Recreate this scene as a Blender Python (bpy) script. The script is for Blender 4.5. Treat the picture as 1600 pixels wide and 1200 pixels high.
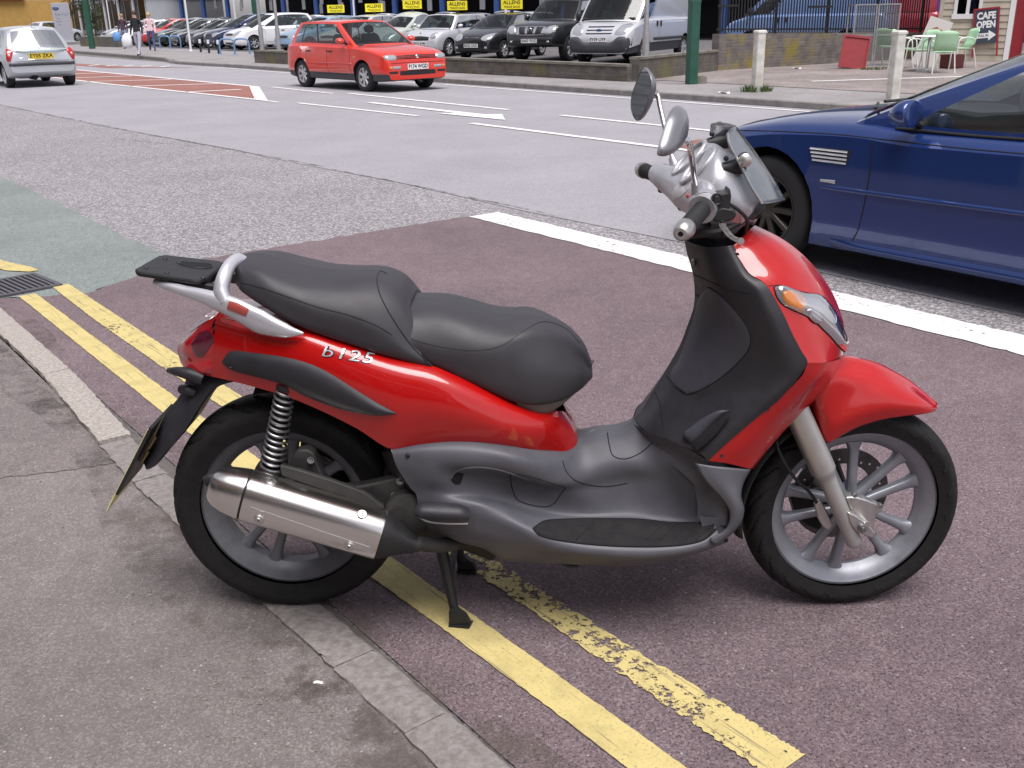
import bpy, bmesh, math, random
from mathutils import Vector, Matrix
from mathutils.bvhtree import BVHTree
R = math.radians
random.seed(7)
scn = bpy.context.scene
for _o in list(bpy.data.objects): bpy.data.objects.remove(_o)
COL = scn.collection

# ------------------------------------------------------------------ camera
CAM_F, CAM_PITCH, CAM_ROLL, CAM_H = 1560.0, 0.356, -0.020, 1.492     # focal length in 1600-px units
_c, _s = math.cos(CAM_PITCH), math.sin(CAM_PITCH)
_cr, _sr = math.cos(CAM_ROLL), math.sin(CAM_ROLL)
_b = [Vector((1, 0, 0)), Vector((0, -_s, -_c)), Vector((0, _c, -_s))]
AX_R = _b[0] * _cr - _b[1] * _sr            # right
AX_D = _b[0] * _sr + _b[1] * _cr            # down
AX_F = _b[2]                                # forward
CAM_P = Vector((0, 0, CAM_H))
cam_data = bpy.data.cameras.new('camera')
cam = bpy.data.objects.new('camera', cam_data); COL.objects.link(cam)
m = Matrix.Identity(4)
for i in range(3):
    m[i][0] = AX_R[i]; m[i][1] = -AX_D[i]; m[i][2] = -AX_F[i]; m[i][3] = CAM_P[i]
cam.matrix_world = m
cam_data.sensor_fit = 'HORIZONTAL'; cam_data.sensor_width = 36.0
cam_data.lens = CAM_F / 1600 * 36
cam_data.clip_start = 0.05; cam_data.clip_end = 3000
scn.camera = cam

# ------------------------------------------------------------------ sky, sun, exposure (overcast)
SUN_EL, SUN_ROT = R(70), R(160)
world = bpy.data.worlds.new('World'); scn.world = world; world.use_nodes = True
wn = world.node_tree.nodes; wl = world.node_tree.links
for n_ in list(wn): wn.remove(n_)
sky = wn.new('ShaderNodeTexSky'); sky.sky_type = 'NISHITA'; sky.sun_disc = False
sky.sun_elevation = SUN_EL; sky.sun_rotation = SUN_ROT
sky.air_density = 1.0; sky.dust_density = 1.5; sky.ozone_density = 1.0
hsv = wn.new('ShaderNodeHueSaturation'); hsv.inputs['Saturation'].default_value = 0.22
# broken cloud cover: soft grey-white variation over the whole dome
tc = wn.new('ShaderNodeTexCoord'); cn = wn.new('ShaderNodeTexNoise'); cn.inputs['Scale'].default_value = 3.0
cn.inputs['Detail'].default_value = 6; cn.inputs['Roughness'].default_value = 0.6
cr = wn.new('ShaderNodeValToRGB'); cr.color_ramp.elements[0].position = 0.3; cr.color_ramp.elements[1].position = 0.72
cr.color_ramp.elements[0].color = (0.66, 0.65, 0.70, 1); cr.color_ramp.elements[1].color = (1.22, 1.17, 1.21, 1)
mx = wn.new('ShaderNodeMix'); mx.data_type = 'RGBA'; mx.blend_type = 'MULTIPLY'; mx.inputs[0].default_value = 1.0
bg = wn.new('ShaderNodeBackground'); bg.inputs['Strength'].default_value = 0.055
wo = wn.new('ShaderNodeOutputWorld')
wl.new(sky.outputs[0], hsv.inputs['Color']); wl.new(tc.outputs['Generated'], cn.inputs['Vector'])
wl.new(cn.outputs['Fac'], cr.inputs['Fac']); wl.new(hsv.outputs[0], mx.inputs[6]); wl.new(cr.outputs[0], mx.inputs[7])
wl.new(mx.outputs[2], bg.inputs['Color']); wl.new(bg.outputs[0], wo.inputs['Surface'])
sun_d = bpy.data.lights.new('sun', 'SUN'); sun_d.energy = 1.5; sun_d.angle = R(42); sun_d.color = (1.0, 0.955, 0.95)
sun = bpy.data.objects.new('sun', sun_d); COL.objects.link(sun)
# sky sun_rotation is measured from +Y towards +X; the lamp points from there to the ground
_sd = Vector((math.sin(SUN_ROT) * math.cos(SUN_EL), math.cos(SUN_ROT) * math.cos(SUN_EL), math.sin(SUN_EL)))
sun.rotation_euler = (-_sd).to_track_quat('-Z', 'Y').to_euler()
sun.location = _sd * 50
scn.view_settings.view_transform = 'Standard'; scn.view_settings.look = 'None'
scn.view_settings.gamma = 1.0; scn.view_settings.use_curve_mapping = False
scn.view_settings.exposure = 1.55
scn.render.engine = 'CYCLES'
scn.cycles.max_bounces = 6; scn.cycles.transparent_max_bounces = 12

# ------------------------------------------------------------------ helpers: materials
MATS = {}
def mat(name, col, rough=0.5, metal=0.0, coat=0.0, noise=None, bump=None, spec=0.5, emit=None, trans=0.0, ior=1.45, alpha=1.0, coord='Object'):
    """noise = (scale, amount[, second colour]); bump = (scale, strength[, distance])"""
    if name in MATS: return MATS[name]
    mt = bpy.data.materials.new(name); mt.use_nodes = True
    nt = mt.node_tree; b = nt.nodes['Principled BSDF']
    b.inputs['Base Color'].default_value = (*col, 1); b.inputs['Roughness'].default_value = rough
    b.inputs['Metallic'].default_value = metal; b.inputs['Coat Weight'].default_value = coat
    b.inputs['Coat Roughness'].default_value = 0.04
    b.inputs['Specular IOR Level'].default_value = spec
    b.inputs['Transmission Weight'].default_value = trans; b.inputs['IOR'].default_value = ior
    b.inputs['Alpha'].default_value = alpha
    if emit: b.inputs['Emission Color'].default_value = (*emit[0], 1); b.inputs['Emission Strength'].default_value = emit[1]
    t = None
    if noise or bump:
        t = nt.nodes.new('ShaderNodeTexCoord')
    if noise:
        nz = nt.nodes.new('ShaderNodeTexNoise'); nz.inputs['Scale'].default_value = noise[0]
        nz.inputs['Detail'].default_value = 8; nz.inputs['Roughness'].default_value = 0.65
        nt.links.new(t.outputs[coord], nz.inputs['Vector'])
        mxx = nt.nodes.new('ShaderNodeMix'); mxx.data_type = 'RGBA'
        c2 = noise[2] if len(noise) > 2 else tuple(c * (1 - noise[1]) for c in col)
        mxx.inputs[6].default_value = (*c2, 1); mxx.inputs[7].default_value = (*col, 1)
        rp = nt.nodes.new('ShaderNodeMapRange'); rp.inputs[1].default_value = 0.36; rp.inputs[2].default_value = 0.62
        nt.links.new(nz.outputs['Fac'], rp.inputs[0]); nt.links.new(rp.outputs[0], mxx.inputs[0])
        nt.links.new(mxx.outputs[2], b.inputs['Base Color'])
        if rough > 0.12:
            rr = nt.nodes.new('ShaderNodeMapRange'); rr.inputs[1].default_value = 0.3; rr.inputs[2].default_value = 0.7
            rr.inputs[3].default_value = max(0.02, rough - 0.07); rr.inputs[4].default_value = min(1, rough + 0.09)
            nt.links.new(nz.outputs['Fac'], rr.inputs[0]); nt.links.new(rr.outputs[0], b.inputs['Roughness'])
    if bump:
        nb_ = nt.nodes.new('ShaderNodeTexNoise'); nb_.inputs['Scale'].default_value = bump[0]; nb_.inputs['Detail'].default_value = 4
        nt.links.new(t.outputs[coord], nb_.inputs['Vector'])
        bp = nt.nodes.new('ShaderNodeBump'); bp.inputs['Strength'].default_value = bump[1]
        bp.inputs['Distance'].default_value = bump[2] if len(bump) > 2 else 0.002
        nt.links.new(nb_.outputs['Fac'], bp.inputs['Height']); nt.links.new(bp.outputs[0], b.inputs['Normal'])
    MATS[name] = mt
    return mt

def paint(name, col, flake=0.0):
    """car paint with clear coat; flake>0 makes it metallic"""
    return mat(name, col, rough=0.42 if flake else 0.35, metal=flake, coat=1.0, spec=0.4)

def glass_mat(name, tint=(0.55, 0.62, 0.62), through=0.6, rough=0.02, refl=0.05):
    if name in MATS: return MATS[name]
    mt = bpy.data.materials.new(name); mt.use_nodes = True; nt = mt.node_tree
    for n_ in list(nt.nodes): nt.nodes.remove(n_)
    o = nt.nodes.new('ShaderNodeOutputMaterial'); tr = nt.nodes.new('ShaderNodeBsdfTransparent'); gl = nt.nodes.new('ShaderNodeBsdfGlossy')
    tr.inputs['Color'].default_value = (*[t * through for t in tint], 1); gl.inputs['Roughness'].default_value = rough
    gl.inputs['Color'].default_value = (1, 1, 1, 1)
    fr = nt.nodes.new('ShaderNodeFresnel'); fr.inputs['IOR'].default_value = 1.55
    ma = nt.nodes.new('ShaderNodeMath'); ma.operation = 'MULTIPLY_ADD'; ma.inputs[1].default_value = 0.6; ma.inputs[2].default_value = refl
    mi = nt.nodes.new('ShaderNodeMixShader')
    nt.links.new(fr.outputs[0], ma.inputs[0]); nt.links.new(ma.outputs[0], mi.inputs['Fac'])
    nt.links.new(tr.outputs[0], mi.inputs[1]); nt.links.new(gl.outputs[0], mi.inputs[2]); nt.links.new(mi.outputs[0], o.inputs['Surface'])
    MATS[name] = mt
    return mt

# ------------------------------------------------------------------ helpers: meshes
def mesh_data(name, verts, faces, mats, smooth=True, angle=38, midx=None):
    me = bpy.data.meshes.new(name)
    me.from_pydata([tuple(v) for v in verts], [], [tuple(f) for f in faces])
    for mm in (mats if isinstance(mats, (list, tuple)) else [mats]): me.materials.append(mm)
    if midx: me.polygons.foreach_set('material_index', midx)
    if smooth:
        me.polygons.foreach_set('use_smooth', [True] * len(me.polygons))
        me.set_sharp_from_angle(angle=R(angle))
    me.update()
    return me
def link(name, me, parent=None, loc=None, rot=None):
    o = bpy.data.objects.new(name, me); COL.objects.link(o)
    if parent is not None: o.parent = parent
    if loc is not None: o.location = loc
    if rot is not None: o.rotation_euler = rot
    return o
def obj(name, vf, mats, parent=None, smooth=True, angle=38, loc=None, rot=None, solid=0, bevel=0, subd=0):
    verts, faces = vf[0], vf[1]
    midx = vf[2] if len(vf) > 2 else None
    o = link(name, mesh_data(name, verts, faces, mats, smooth, angle, midx), parent, loc, rot)
    if solid:
        md = o.modifiers.new('Solidify', 'SOLIDIFY'); md.thickness = abs(solid); md.offset = -1 if solid > 0 else 1; md.use_even_offset = False
    if bevel:
        md = o.modifiers.new('Bevel', 'BEVEL'); md.width = bevel; md.segments = 2; md.limit_method = 'ANGLE'; md.angle_limit = R(35)
    if subd:
        md = o.modifiers.new('Subdivision', 'SUBSURF'); md.levels = subd; md.render_levels = subd
    return o
def empty(name, loc=(0, 0, 0), rz=0.0):
    o = bpy.data.objects.new(name, None); COL.objects.link(o); o.location = loc; o.rotation_euler = (0, 0, rz)
    o.empty_display_size = 0.2
    return o
def tag(o, label=None, cat=None, group=None, kind=None):
    if label: o['label'] = label
    if cat: o['category'] = cat
    if group: o['group'] = group
    if kind: o['kind'] = kind
    return o
def join(*vfs):
    V, F, M = [], [], []
    for vf in vfs:
        k = len(V); V += list(vf[0]); F += [tuple(i + k for i in f) for f in vf[1]]
        M += list(vf[2]) if len(vf) > 2 else [0] * len(vf[1])
    return V, F, M
def withmat(vf, i): return vf[0], vf[1], [i] * len(vf[1])
def xf(vf, mtx): return ([mtx @ Vector(v) for v in vf[0]],) + tuple(vf[1:])
def move(vf, t): return xf(vf, Matrix.Translation(Vector(t)))
def rotz(vf, a): return xf(vf, Matrix.Rotation(a, 4, 'Z'))
def mirror_y(vf): return ([Vector((v[0], -v[1], v[2])) for v in vf[0]], [tuple(reversed(f)) for f in vf[1]]) + tuple(vf[2:])
def box(cx, cy, cz, sx, sy, sz):
    x, y, z = sx / 2, sy / 2, sz / 2
    v = [Vector((cx + a * x, cy + b * y, cz + c * z)) for a in (-1, 1) for b in (-1, 1) for c in (-1, 1)]
    return v, [(0, 1, 3, 2), (4, 6, 7, 5), (0, 4, 5, 1), (2, 3, 7, 6), (0, 2, 6, 4), (1, 5, 7, 3)]
def box2(x0, x1, y0, y1, z0, z1): return box((x0 + x1) / 2, (y0 + y1) / 2, (z0 + z1) / 2, x1 - x0, y1 - y0, z1 - z0)
def catmull(pts, n, closed=False):
    """n points along a chord-length Catmull-Rom spline through pts"""
    pts = [Vector(p) for p in pts]
    if len(pts) == 2: return [pts[0].lerp(pts[1], i / (n - 1)) for i in range(n)]
    if closed: P_ = [pts[-1]] + pts + [pts[0], pts[1]]; m_ = len(pts)
    else: P_ = [pts[0] * 2 - pts[1]] + pts + [pts[-1] * 2 - pts[-2]]; m_ = len(pts) - 1
    L = [0.0]
    for i in range(m_): L.append(L[-1] + max(1e-9, (P_[i + 2] - P_[i + 1]).length))
    out = []
    cnt = n if closed else n - 1
    for k in range(n):
        t = L[-1] * k / cnt
        i = 0
        while i < m_ - 1 and t > L[i + 1]: i += 1
        u = (t - L[i]) / (L[i + 1] - L[i])
        p0, p1, p2, p3 = P_[i], P_[i + 1], P_[i + 2], P_[i + 3]
        d1 = (p2 - p1).length
        m1 = (p2 - p0) * (d1 / max(1e-9, (p1 - p0).length + d1)); m2 = (p3 - p1) * (d1 / max(1e-9, (p3 - p2).length + d1))
        u2, u3 = u * u, u * u * u
        out.append(p1 * (2 * u3 - 3 * u2 + 1) + m1 * (u3 - 2 * u2 + u) + p2 * (-2 * u3 + 3 * u2) + m2 * (u3 - u2))
    return out
def interp(tab, x):
    """piecewise smooth 1D interpolation in a table of (x, value)"""
    if x <= tab[0][0]: return tab[0][1]
    if x >= tab[-1][0]: return tab[-1][1]
    for (x0, y0), (x1, y1) in zip(tab, tab[1:]):
        if x <= x1:
            return y0 + (y1 - y0) * (x - x0) / (x1 - x0)
def grid(rows, nu, nv, lin=False):
    """rows of control points -> nv x nu grid of points"""
    rr = [catmull(r, nu) for r in rows]
    if lin and len(rr) == 2: cols = [[rr[0][i].lerp(rr[1][i], j / (nv - 1)) for j in range(nv)] for i in range(nu)]
    else: cols = [catmull([r[i] for r in rr], nv) for i in range(nu)]
    return [[cols[i][j] for i in range(nu)] for j in range(nv)]
def gridvf(g, cu=False, cv=False):
    nv, nu = len(g), len(g[0])
    V = [p for r in g for p in r]; F = []
    for j in range(nv if cv else nv - 1):
        for i in range(nu if cu else nu - 1):
            i2, j2 = (i + 1) % nu, (j + 1) % nv
            F.append((j * nu + i, j * nu + i2, j2 * nu + i2, j2 * nu + i))
    return V, F
def capped(g):
    """grid of closed rings (cu) with end caps"""
    V, F = gridvf(g, cu=True)
    nu, nv = len(g[0]), len(g)
    F.append(tuple(reversed(range(nu)))); F.append(tuple((nv - 1) * nu + i for i in range(nu)))
    return V, F
def frame_of(t, up=Vector((0, 0, 1))):
    t = t.normalized()
    if abs(t.dot(up)) > 0.98: up = Vector((1, 0, 0))
    a = t.cross(up).normalized(); b = a.cross(t).normalized()
    return a, b
def tube(pts, r, seg=10, n=None, closed=False, up=Vector((0, 0, 1)), flat=None, cap=True):
    """sweep; r = number or list of (radius) or (ra, rb) tuples along the control points"""
    pts = [Vector(p) for p in pts]
    if n is None: n = max(2, len(pts) if len(pts) == 2 else len(pts) * 5)
    c = catmull(pts, n, closed)
    def rad(k):
        if isinstance(r, (int, float)): return (r, r)
        L = [0.0]
        for a_, b_ in zip(pts, pts[1:]): L.append(L[-1] + (b_ - a_).length)
        t = L[-1] * k / (n - 1)
        q = [(q_ if isinstance(q_, tuple) else (q_, q_)) for q_ in r]
        return tuple(interp(list(zip(L, [z[j] for z in q])), t) for j in (0, 1))
    g = []
    pa = None
    for k in range(n):
        if closed: t = c[(k + 1) % n] - c[k - 1]
        else: t = c[min(k + 1, n - 1)] - c[max(k - 1, 0)]
        t.normalize()
        if pa is None: a, b = frame_of(t, up)
        else:
            a = (pa - t * pa.dot(t)).normalized(); b = a.cross(t).normalized()
        pa = a
        ra, rb = rad(k)
        g.append([c[k] + a * (ra * math.cos(2 * math.pi * i / seg)) + b * (rb * math.sin(2 * math.pi * i / seg)) for i in range(seg)])
    if closed: return gridvf(g, cu=True, cv=True)
    return capped(g) if cap else gridvf(g, cu=True)
def lathe(prof, seg=32, axis='Y', a0=0.0, a1=None, close=False):
    """prof = [(radius, offset along axis)]"""
    g = []
    full = a1 is None
    n = seg if full else seg + 1
    for k in range(n):
        a = (2 * math.pi * k / seg) if full else a0 + (a1 - a0) * k / seg
        ca, sa = math.cos(a), math.sin(a)
        row = []
        for r_, o_ in prof:
            row.append(Vector((r_ * ca, o_, r_ * sa)) if axis == 'Y' else Vector((o_, r_ * ca, r_ * sa)) if axis == 'X' else Vector((r_ * ca, r_ * sa, o_)))
        g.append(row)
    return gridvf(g, cu=close, cv=full)
def prism(poly, z0, z1):
    """poly [(x,y)] extruded in z (caps as n-gons)"""
    n = len(poly)
    V = [Vector((x, y, z0)) for x, y in poly] + [Vector((x, y, z1)) for x, y in poly]
    F = [tuple(reversed(range(n))), tuple(range(n, 2 * n))] + [(i, (i + 1) % n, n + (i + 1) % n, n + i) for i in range(n)]
    return V, F
def plate_xz(poly, y0, y1):
    V, F = prism(poly, y0, y1)
    return [Vector((v[0], v[2], v[1])) for v in V], [tuple(reversed(f)) for f in F]
def ball(c, r, seg=12, rings=8):
    rx, ry, rz = r if isinstance(r, (tuple, list)) else (r, r, r)
    g = []
    for j in range(rings + 1):
        p = math.pi * j / rings
        p = min(max(p, 0.02), math.pi - 0.02)
        g.append([Vector((c[0] + rx * math.sin(p) * math.cos(2 * math.pi * i / seg), c[1] + ry * math.sin(p) * math.sin(2 * math.pi * i / seg), c[2] - rz * math.cos(p))) for i in range(seg)])
    return capped(g)
def text_vf(s, size=1.0, depth=0.0, bold=0.0, shear=0.0, spacing=1.0):
    cu = bpy.data.curves.new('lettering', 'FONT'); cu.body = s; cu.size = size; cu.extrude = depth
    cu.align_x = 'CENTER'; cu.align_y = 'CENTER'; cu.offset = bold; cu.shear = shear; cu.space_character = spacing
    cu.resolution_u = 2
    o = bpy.data.objects.new('lettering', cu); COL.objects.link(o)
    bpy.context.view_layer.update()
    me = o.to_mesh()
    V = [Vector(v.co) for v in me.vertices]; F = [tuple(p.vertices) for p in me.polygons]
    o.to_mesh_clear(); bpy.data.objects.remove(o); bpy.data.curves.remove(cu)
    return V, F
def boolean_cut(o, cutters):
    """cut closed shapes (verts, faces) with a dark material out of mesh object o"""
    dark = mat('wheel_well', (0.012, 0.012, 0.013), 0.9)
    if dark.name not in [m_.name for m_ in o.data.materials if m_]: o.data.materials.append(dark)
    co = link('cutter', mesh_data('cutter', cutters[0], cutters[1], dark, smooth=False))
    for me_ in (co.data, o.data):
        b_ = bmesh.new(); b_.from_mesh(me_); bmesh.ops.recalc_face_normals(b_, faces=b_.faces); b_.to_mesh(me_); b_.free()
    if o.parent: co.parent = o.parent
    md = o.modifiers.new('cut', 'BOOLEAN'); md.object = co; md.operation = 'DIFFERENCE'; md.solver = 'EXACT'; md.material_mode = 'TRANSFER'
    bpy.context.view_layer.update()
    dg = bpy.context.evaluated_depsgraph_get()
    me = bpy.data.meshes.new_from_object(o.evaluated_get(dg))
    o.modifiers.clear(); old = o.data; o.data = me; me.name = old.name
    bpy.data.objects.remove(co); bpy.data.meshes.remove(old)
    me.polygons.foreach_set('use_smooth', [True] * len(me.polygons)); me.set_sharp_from_angle(angle=R(32))
def kids(o): return [c for c in bpy.data.objects if c.parent == o]
def copy_tree(o, parent=None):
    c = o.copy(); COL.objects.link(c); c.parent = parent
    for ch in kids(o): copy_tree(ch, c)
    return c
# ================================================================== the setting
D_ = Vector((-0.595, 0.804, 0)).normalized(); N_ = Vector((D_.y, -D_.x, 0))       # along the road (away), across it (away)
def W(s, a, z=0.0): return D_ * s + N_ * a + Vector((0, 0, z))
DN = Vector((-0.611, 0.792, 0)).normalized(); NN = Vector((DN.y, -DN.x, 0)); O_N = Vector((-0.016, 1.69, 0))
def NB(t, b, z=0.0): return O_N + DN * t + NN * b + Vector((0, 0, z))              # along / across the near kerb
ROAD_RZ = math.atan2(D_.y, D_.x)

def asphalt(name, base, chip, dark, chips=0.35, scale=95, patch_amt=0.25, bump=0.55, rough=0.86, dist=0.004, chip_max=1.0, pits=0.5):
    """worn asphalt: fine grain, stone chips of uneven size, dark pits and sparse pale flints"""
    mt = bpy.data.materials.new(name); mt.use_nodes = True; nt = mt.node_tree; L = nt.links.new; N = nt.nodes.new
    b = nt.nodes['Principled BSDF']; b.inputs['Roughness'].default_value = rough; b.inputs['Specular IOR Level'].default_value = 0.3
    t = N('ShaderNodeTexCoord')
    def noise(sc, det, ro=0.6):
        n = N('ShaderNodeTexNoise'); n.inputs['Scale'].default_value = sc; n.inputs['Detail'].default_value = det; n.inputs['Roughness'].default_value = ro
        L(t.outputs['Object'], n.inputs['Vector']); return n.outputs['Fac']
    def mr(src, a0, a1, b0, b1):
        m = N('ShaderNodeMapRange'); m.inputs[1].default_value = a0; m.inputs[2].default_value = a1; m.inputs[3].default_value = b0; m.inputs[4].default_value = b1; L(src, m.inputs[0]); return m.outputs[0]
    def mix(fac, c0, c1, blend='MIX'):
        m = N('ShaderNodeMix'); m.data_type = 'RGBA'; m.blend_type = blend
        for s_, i in ((fac, 0), (c0, 6), (c1, 7)):
            if isinstance(s_, (int, float)): m.inputs[i].default_value = s_
            elif isinstance(s_, tuple): m.inputs[i].default_value = (*s_, 1)
            else: L(s_, m.inputs[i])
        return m.outputs[2]
    # warped cells so that no stone looks like its neighbour
    wn_ = N('ShaderNodeTexNoise'); wn_.inputs['Scale'].default_value = scale * 1.6; wn_.inputs['Detail'].default_value = 2; L(t.outputs['Object'], wn_.inputs['Vector'])
    vm = N('ShaderNodeVectorMath'); vm.operation = 'MULTIPLY_ADD'; vm.inputs[1].default_value = (1.1 / scale,) * 3; L(wn_.outputs['Color'], vm.inputs[0]); L(t.outputs['Object'], vm.inputs[2])
    vo = N('ShaderNodeTexVoronoi'); vo.inputs['Scale'].default_value = scale; L(vm.outputs[0], vo.inputs['Vector'])
    sep = N('ShaderNodeSeparateColor'); L(vo.outputs['Color'], sep.inputs[0])
    grain = noise(scale * 2.4, 4, 0.75)
    col = mix(mr(grain, 0.3, 0.7, 0, 1), dark, base)
    col = mix(mr(sep.outputs[0], 1 - chips - .25, 1.0, 0.0, 0.85), col, chip)
    pit = mr(noise(scale * 0.75, 3, 0.7), 0.36, 0.43, 1.0, 0.0)
    col = mix(mr(pit, 0, 1, 0, pits), col, tuple(c * .5 for c in dark))
    wear = mr(noise(0.8, 9), 0.3, 0.7, 1 - patch_amt, 1 + patch_amt); fine = mr(noise(13, 5), 0.3, 0.7, 1 - patch_amt * .5, 1 + patch_amt * .5)
    col = mix(1.0, col, wear, 'MULTIPLY'); col = mix(1.0, col, fine, 'MULTIPLY')
    if chip_max:
        v2 = N('ShaderNodeTexVoronoi'); v2.inputs['Scale'].default_value = scale * 0.45; L(vm.outputs[0], v2.inputs['Vector'])
        s2 = N('ShaderNodeSeparateColor'); L(v2.outputs['Color'], s2.inputs[0])
        fl_ = N('ShaderNodeMath'); fl_.operation = 'MULTIPLY'; L(mr(s2.outputs[1], .968, .97, 0, 1), fl_.inputs[0]); L(mr(v2.outputs['Distance'], .16, .3, 1, 0), fl_.inputs[1])
        col = mix(fl_.outputs[0], col, (0.44 * chip_max, 0.42 * chip_max, 0.41 * chip_max))
    L(col, b.inputs['Base Color'])
    h = N('ShaderNodeMath'); h.operation = 'MULTIPLY_ADD'; h.inputs[1].default_value = -1.1; L(pit, h.inputs[0]); L(grain, h.inputs[2])
    h2 = N('ShaderNodeMath'); h2.operation = 'MULTIPLY_ADD'; h2.inputs[1].default_value = -0.5; L(vo.outputs['Distance'], h2.inputs[0]); L(h.outputs[0], h2.inputs[2])
    bp = N('ShaderNodeBump'); bp.inputs['Strength'].default_value = bump; bp.inputs['Distance'].default_value = dist
    L(h2.outputs[0], bp.inputs['Height']); L(bp.outputs[0], b.inputs['Normal'])
    MATS[name] = mt
    return mt

def marking(name, col, wear=0.35, scale=26, soft=0.04, dens=1.0, streak=None):
    """road paint worn through in flakes (transparent where worn off)"""
    mt = bpy.data.materials.new(name); mt.use_nodes = True; nt = mt.node_tree; L = nt.links.new; N = nt.nodes.new
    b = nt.nodes['Principled BSDF']; b.inputs['Roughness'].default_value = 0.75; o = nt.nodes['Material Output']
    t = N('ShaderNodeTexCoord'); n1 = N('ShaderNodeTexNoise'); n1.inputs['Scale'].default_value = scale; n1.inputs['Detail'].default_value = 7; n1.inputs['Roughness'].default_value = 0.7
    L(t.outputs['Object'], n1.inputs['Vector'])
    n0 = N('ShaderNodeTexNoise'); n0.inputs['Scale'].default_value = 2.2; n0.inputs['Detail'].default_value = 4; L(t.outputs['Object'], n0.inputs['Vector'])
    a = N('ShaderNodeMath'); a.operation = 'MULTIPLY_ADD'; a.inputs[1].default_value = 0.45; L(n0.outputs['Fac'], a.inputs[0]); L(n1.outputs['Fac'], a.inputs[2])
    ramp = N('ShaderNodeMapRange'); ramp.inputs[1].default_value = wear + 0.225; ramp.inputs[2].default_value = wear + 0.225 + soft; ramp.inputs[4].default_value = dens; L(a.outputs[0], ramp.inputs[0])
    n2 = N('ShaderNodeTexNoise'); n2.inputs['Scale'].default_value = 9; n2.inputs['Detail'].default_value = 9; n2.inputs['Roughness'].default_value = 0.7; L(t.outputs['Object'], n2.inputs['Vector'])
    mxx = N('ShaderNodeMix'); mxx.data_type = 'RGBA'; mxx.inputs[6].default_value = (*[c * 0.78 for c in col], 1); mxx.inputs[7].default_value = (*col, 1)
    rr = N('ShaderNodeMapRange'); rr.inputs[1].default_value = 0.33; rr.inputs[2].default_value = 0.55; L(n2.outputs['Fac'], rr.inputs[0]); L(rr.outputs[0], mxx.inputs[0]); last = mxx.outputs[2]
    if streak is not None:      # fine scuffs along the direction of travel
        mp = N('ShaderNodeMapping'); mp.vector_type = 'TEXTURE'; mp.inputs['Rotation'].default_value = (0, 0, streak); mp.inputs['Scale'].default_value = (.30, .010, 1); L(t.outputs['Object'], mp.inputs['Vector'])
        n4 = N('ShaderNodeTexNoise'); n4.inputs['Scale'].default_value = 1.0; n4.inputs['Detail'].default_value = 3; L(mp.outputs[0], n4.inputs['Vector'])
        r4 = N('ShaderNodeMapRange'); r4.inputs[1].default_value = .32; r4.inputs[2].default_value = .40; r4.inputs[3].default_value = .75; r4.inputs[4].default_value = 0; L(n4.outputs['Fac'], r4.inputs[0])
        m4 = N('ShaderNodeMix'); m4.data_type = 'RGBA'; L(r4.outputs[0], m4.inputs[0]); L(last, m4.inputs[6]); m4.inputs[7].default_value = (0.16, 0.125, 0.085, 1)
        n5 = N('ShaderNodeTexNoise'); n5.inputs['Scale'].default_value = 150; n5.inputs['Detail'].default_value = 3; L(t.outputs['Object'], n5.inputs['Vector'])
        r5 = N('ShaderNodeMapRange'); r5.inputs[1].default_value = .3; r5.inputs[2].default_value = .42; r5.inputs[3].default_value = .6; r5.inputs[4].default_value = 0; L(n5.outputs['Fac'], r5.inputs[0])
        m5 = N('ShaderNodeMix'); m5.data_type = 'RGBA'; L(r5.outputs[0], m5.inputs[0]); L(m4.outputs[2], m5.inputs[6]); m5.inputs[7].default_value = (0.2, 0.155, 0.10, 1); last = m5.outputs[2]
    L(last, b.inputs['Base Color'])
    tr = N('ShaderNodeBsdfTransparent'); ms = N('ShaderNodeMixShader'); L(ramp.outputs[0], ms.inputs[0]); L(tr.outputs[0], ms.inputs[1]); L(b.outputs[0], ms.inputs[2]); L(ms.outputs[0], o.inputs['Surface'])
    bp = N('ShaderNodeBump'); bp.inputs['Strength'].default_value = 0.4; bp.inputs['Distance'].default_value = 0.003; n3 = N('ShaderNodeTexNoise'); n3.inputs['Scale'].default_value = 120; L(t.outputs['Object'], n3.inputs['Vector']); L(n3.outputs['Fac'], bp.inputs['Height']); L(bp.outputs[0], b.inputs['Normal'])
    MATS[name] = mt
    return mt

M_road = asphalt('road_asphalt', (0.26, 0.248, 0.257), (0.50, 0.48, 0.495), (0.10, 0.096, 0.10), chips=0.42, scale=80, patch_amt=0.09, bump=0.8, pits=0.8)
M_far = asphalt('road_asphalt_smooth', (0.295, 0.288, 0.308), (0.37, 0.36, 0.38), (0.235, 0.228, 0.245), chips=0.3, scale=130, patch_amt=0.08, bump=0.25)
M_bay = asphalt('maroon_asphalt', (0.198, 0.149, 0.160), (0.28, 0.224, 0.236), (0.128, 0.094, 0.102), chips=0.22, scale=185, patch_amt=0.19, bump=0.8, dist=0.004, pits=0.75)
M_green = asphalt('green_asphalt', (0.215, 0.245, 0.235), (0.28, 0.305, 0.29), (0.15, 0.175, 0.168), chips=0.25, scale=110, patch_amt=0.14)
M_pave = asphalt('pavement_asphalt', (0.20, 0.175, 0.17), (0.28, 0.25, 0.24), (0.14, 0.122, 0.118), chips=0.2, scale=210, patch_amt=0.2, bump=0.55, dist=0.003, pits=0.5)
M_farpave = asphalt('far_pavement', (0.265, 0.25, 0.252), (0.33, 0.315, 0.315), (0.21, 0.197, 0.198), chips=0.25, scale=60, patch_amt=0.2, bump=0.2)
M_fore = asphalt('forecourt_tarmac', (0.235, 0.202, 0.192), (0.31, 0.275, 0.262), (0.165, 0.14, 0.132), chips=0.25, scale=50, patch_amt=0.3, bump=0.2)
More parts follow.
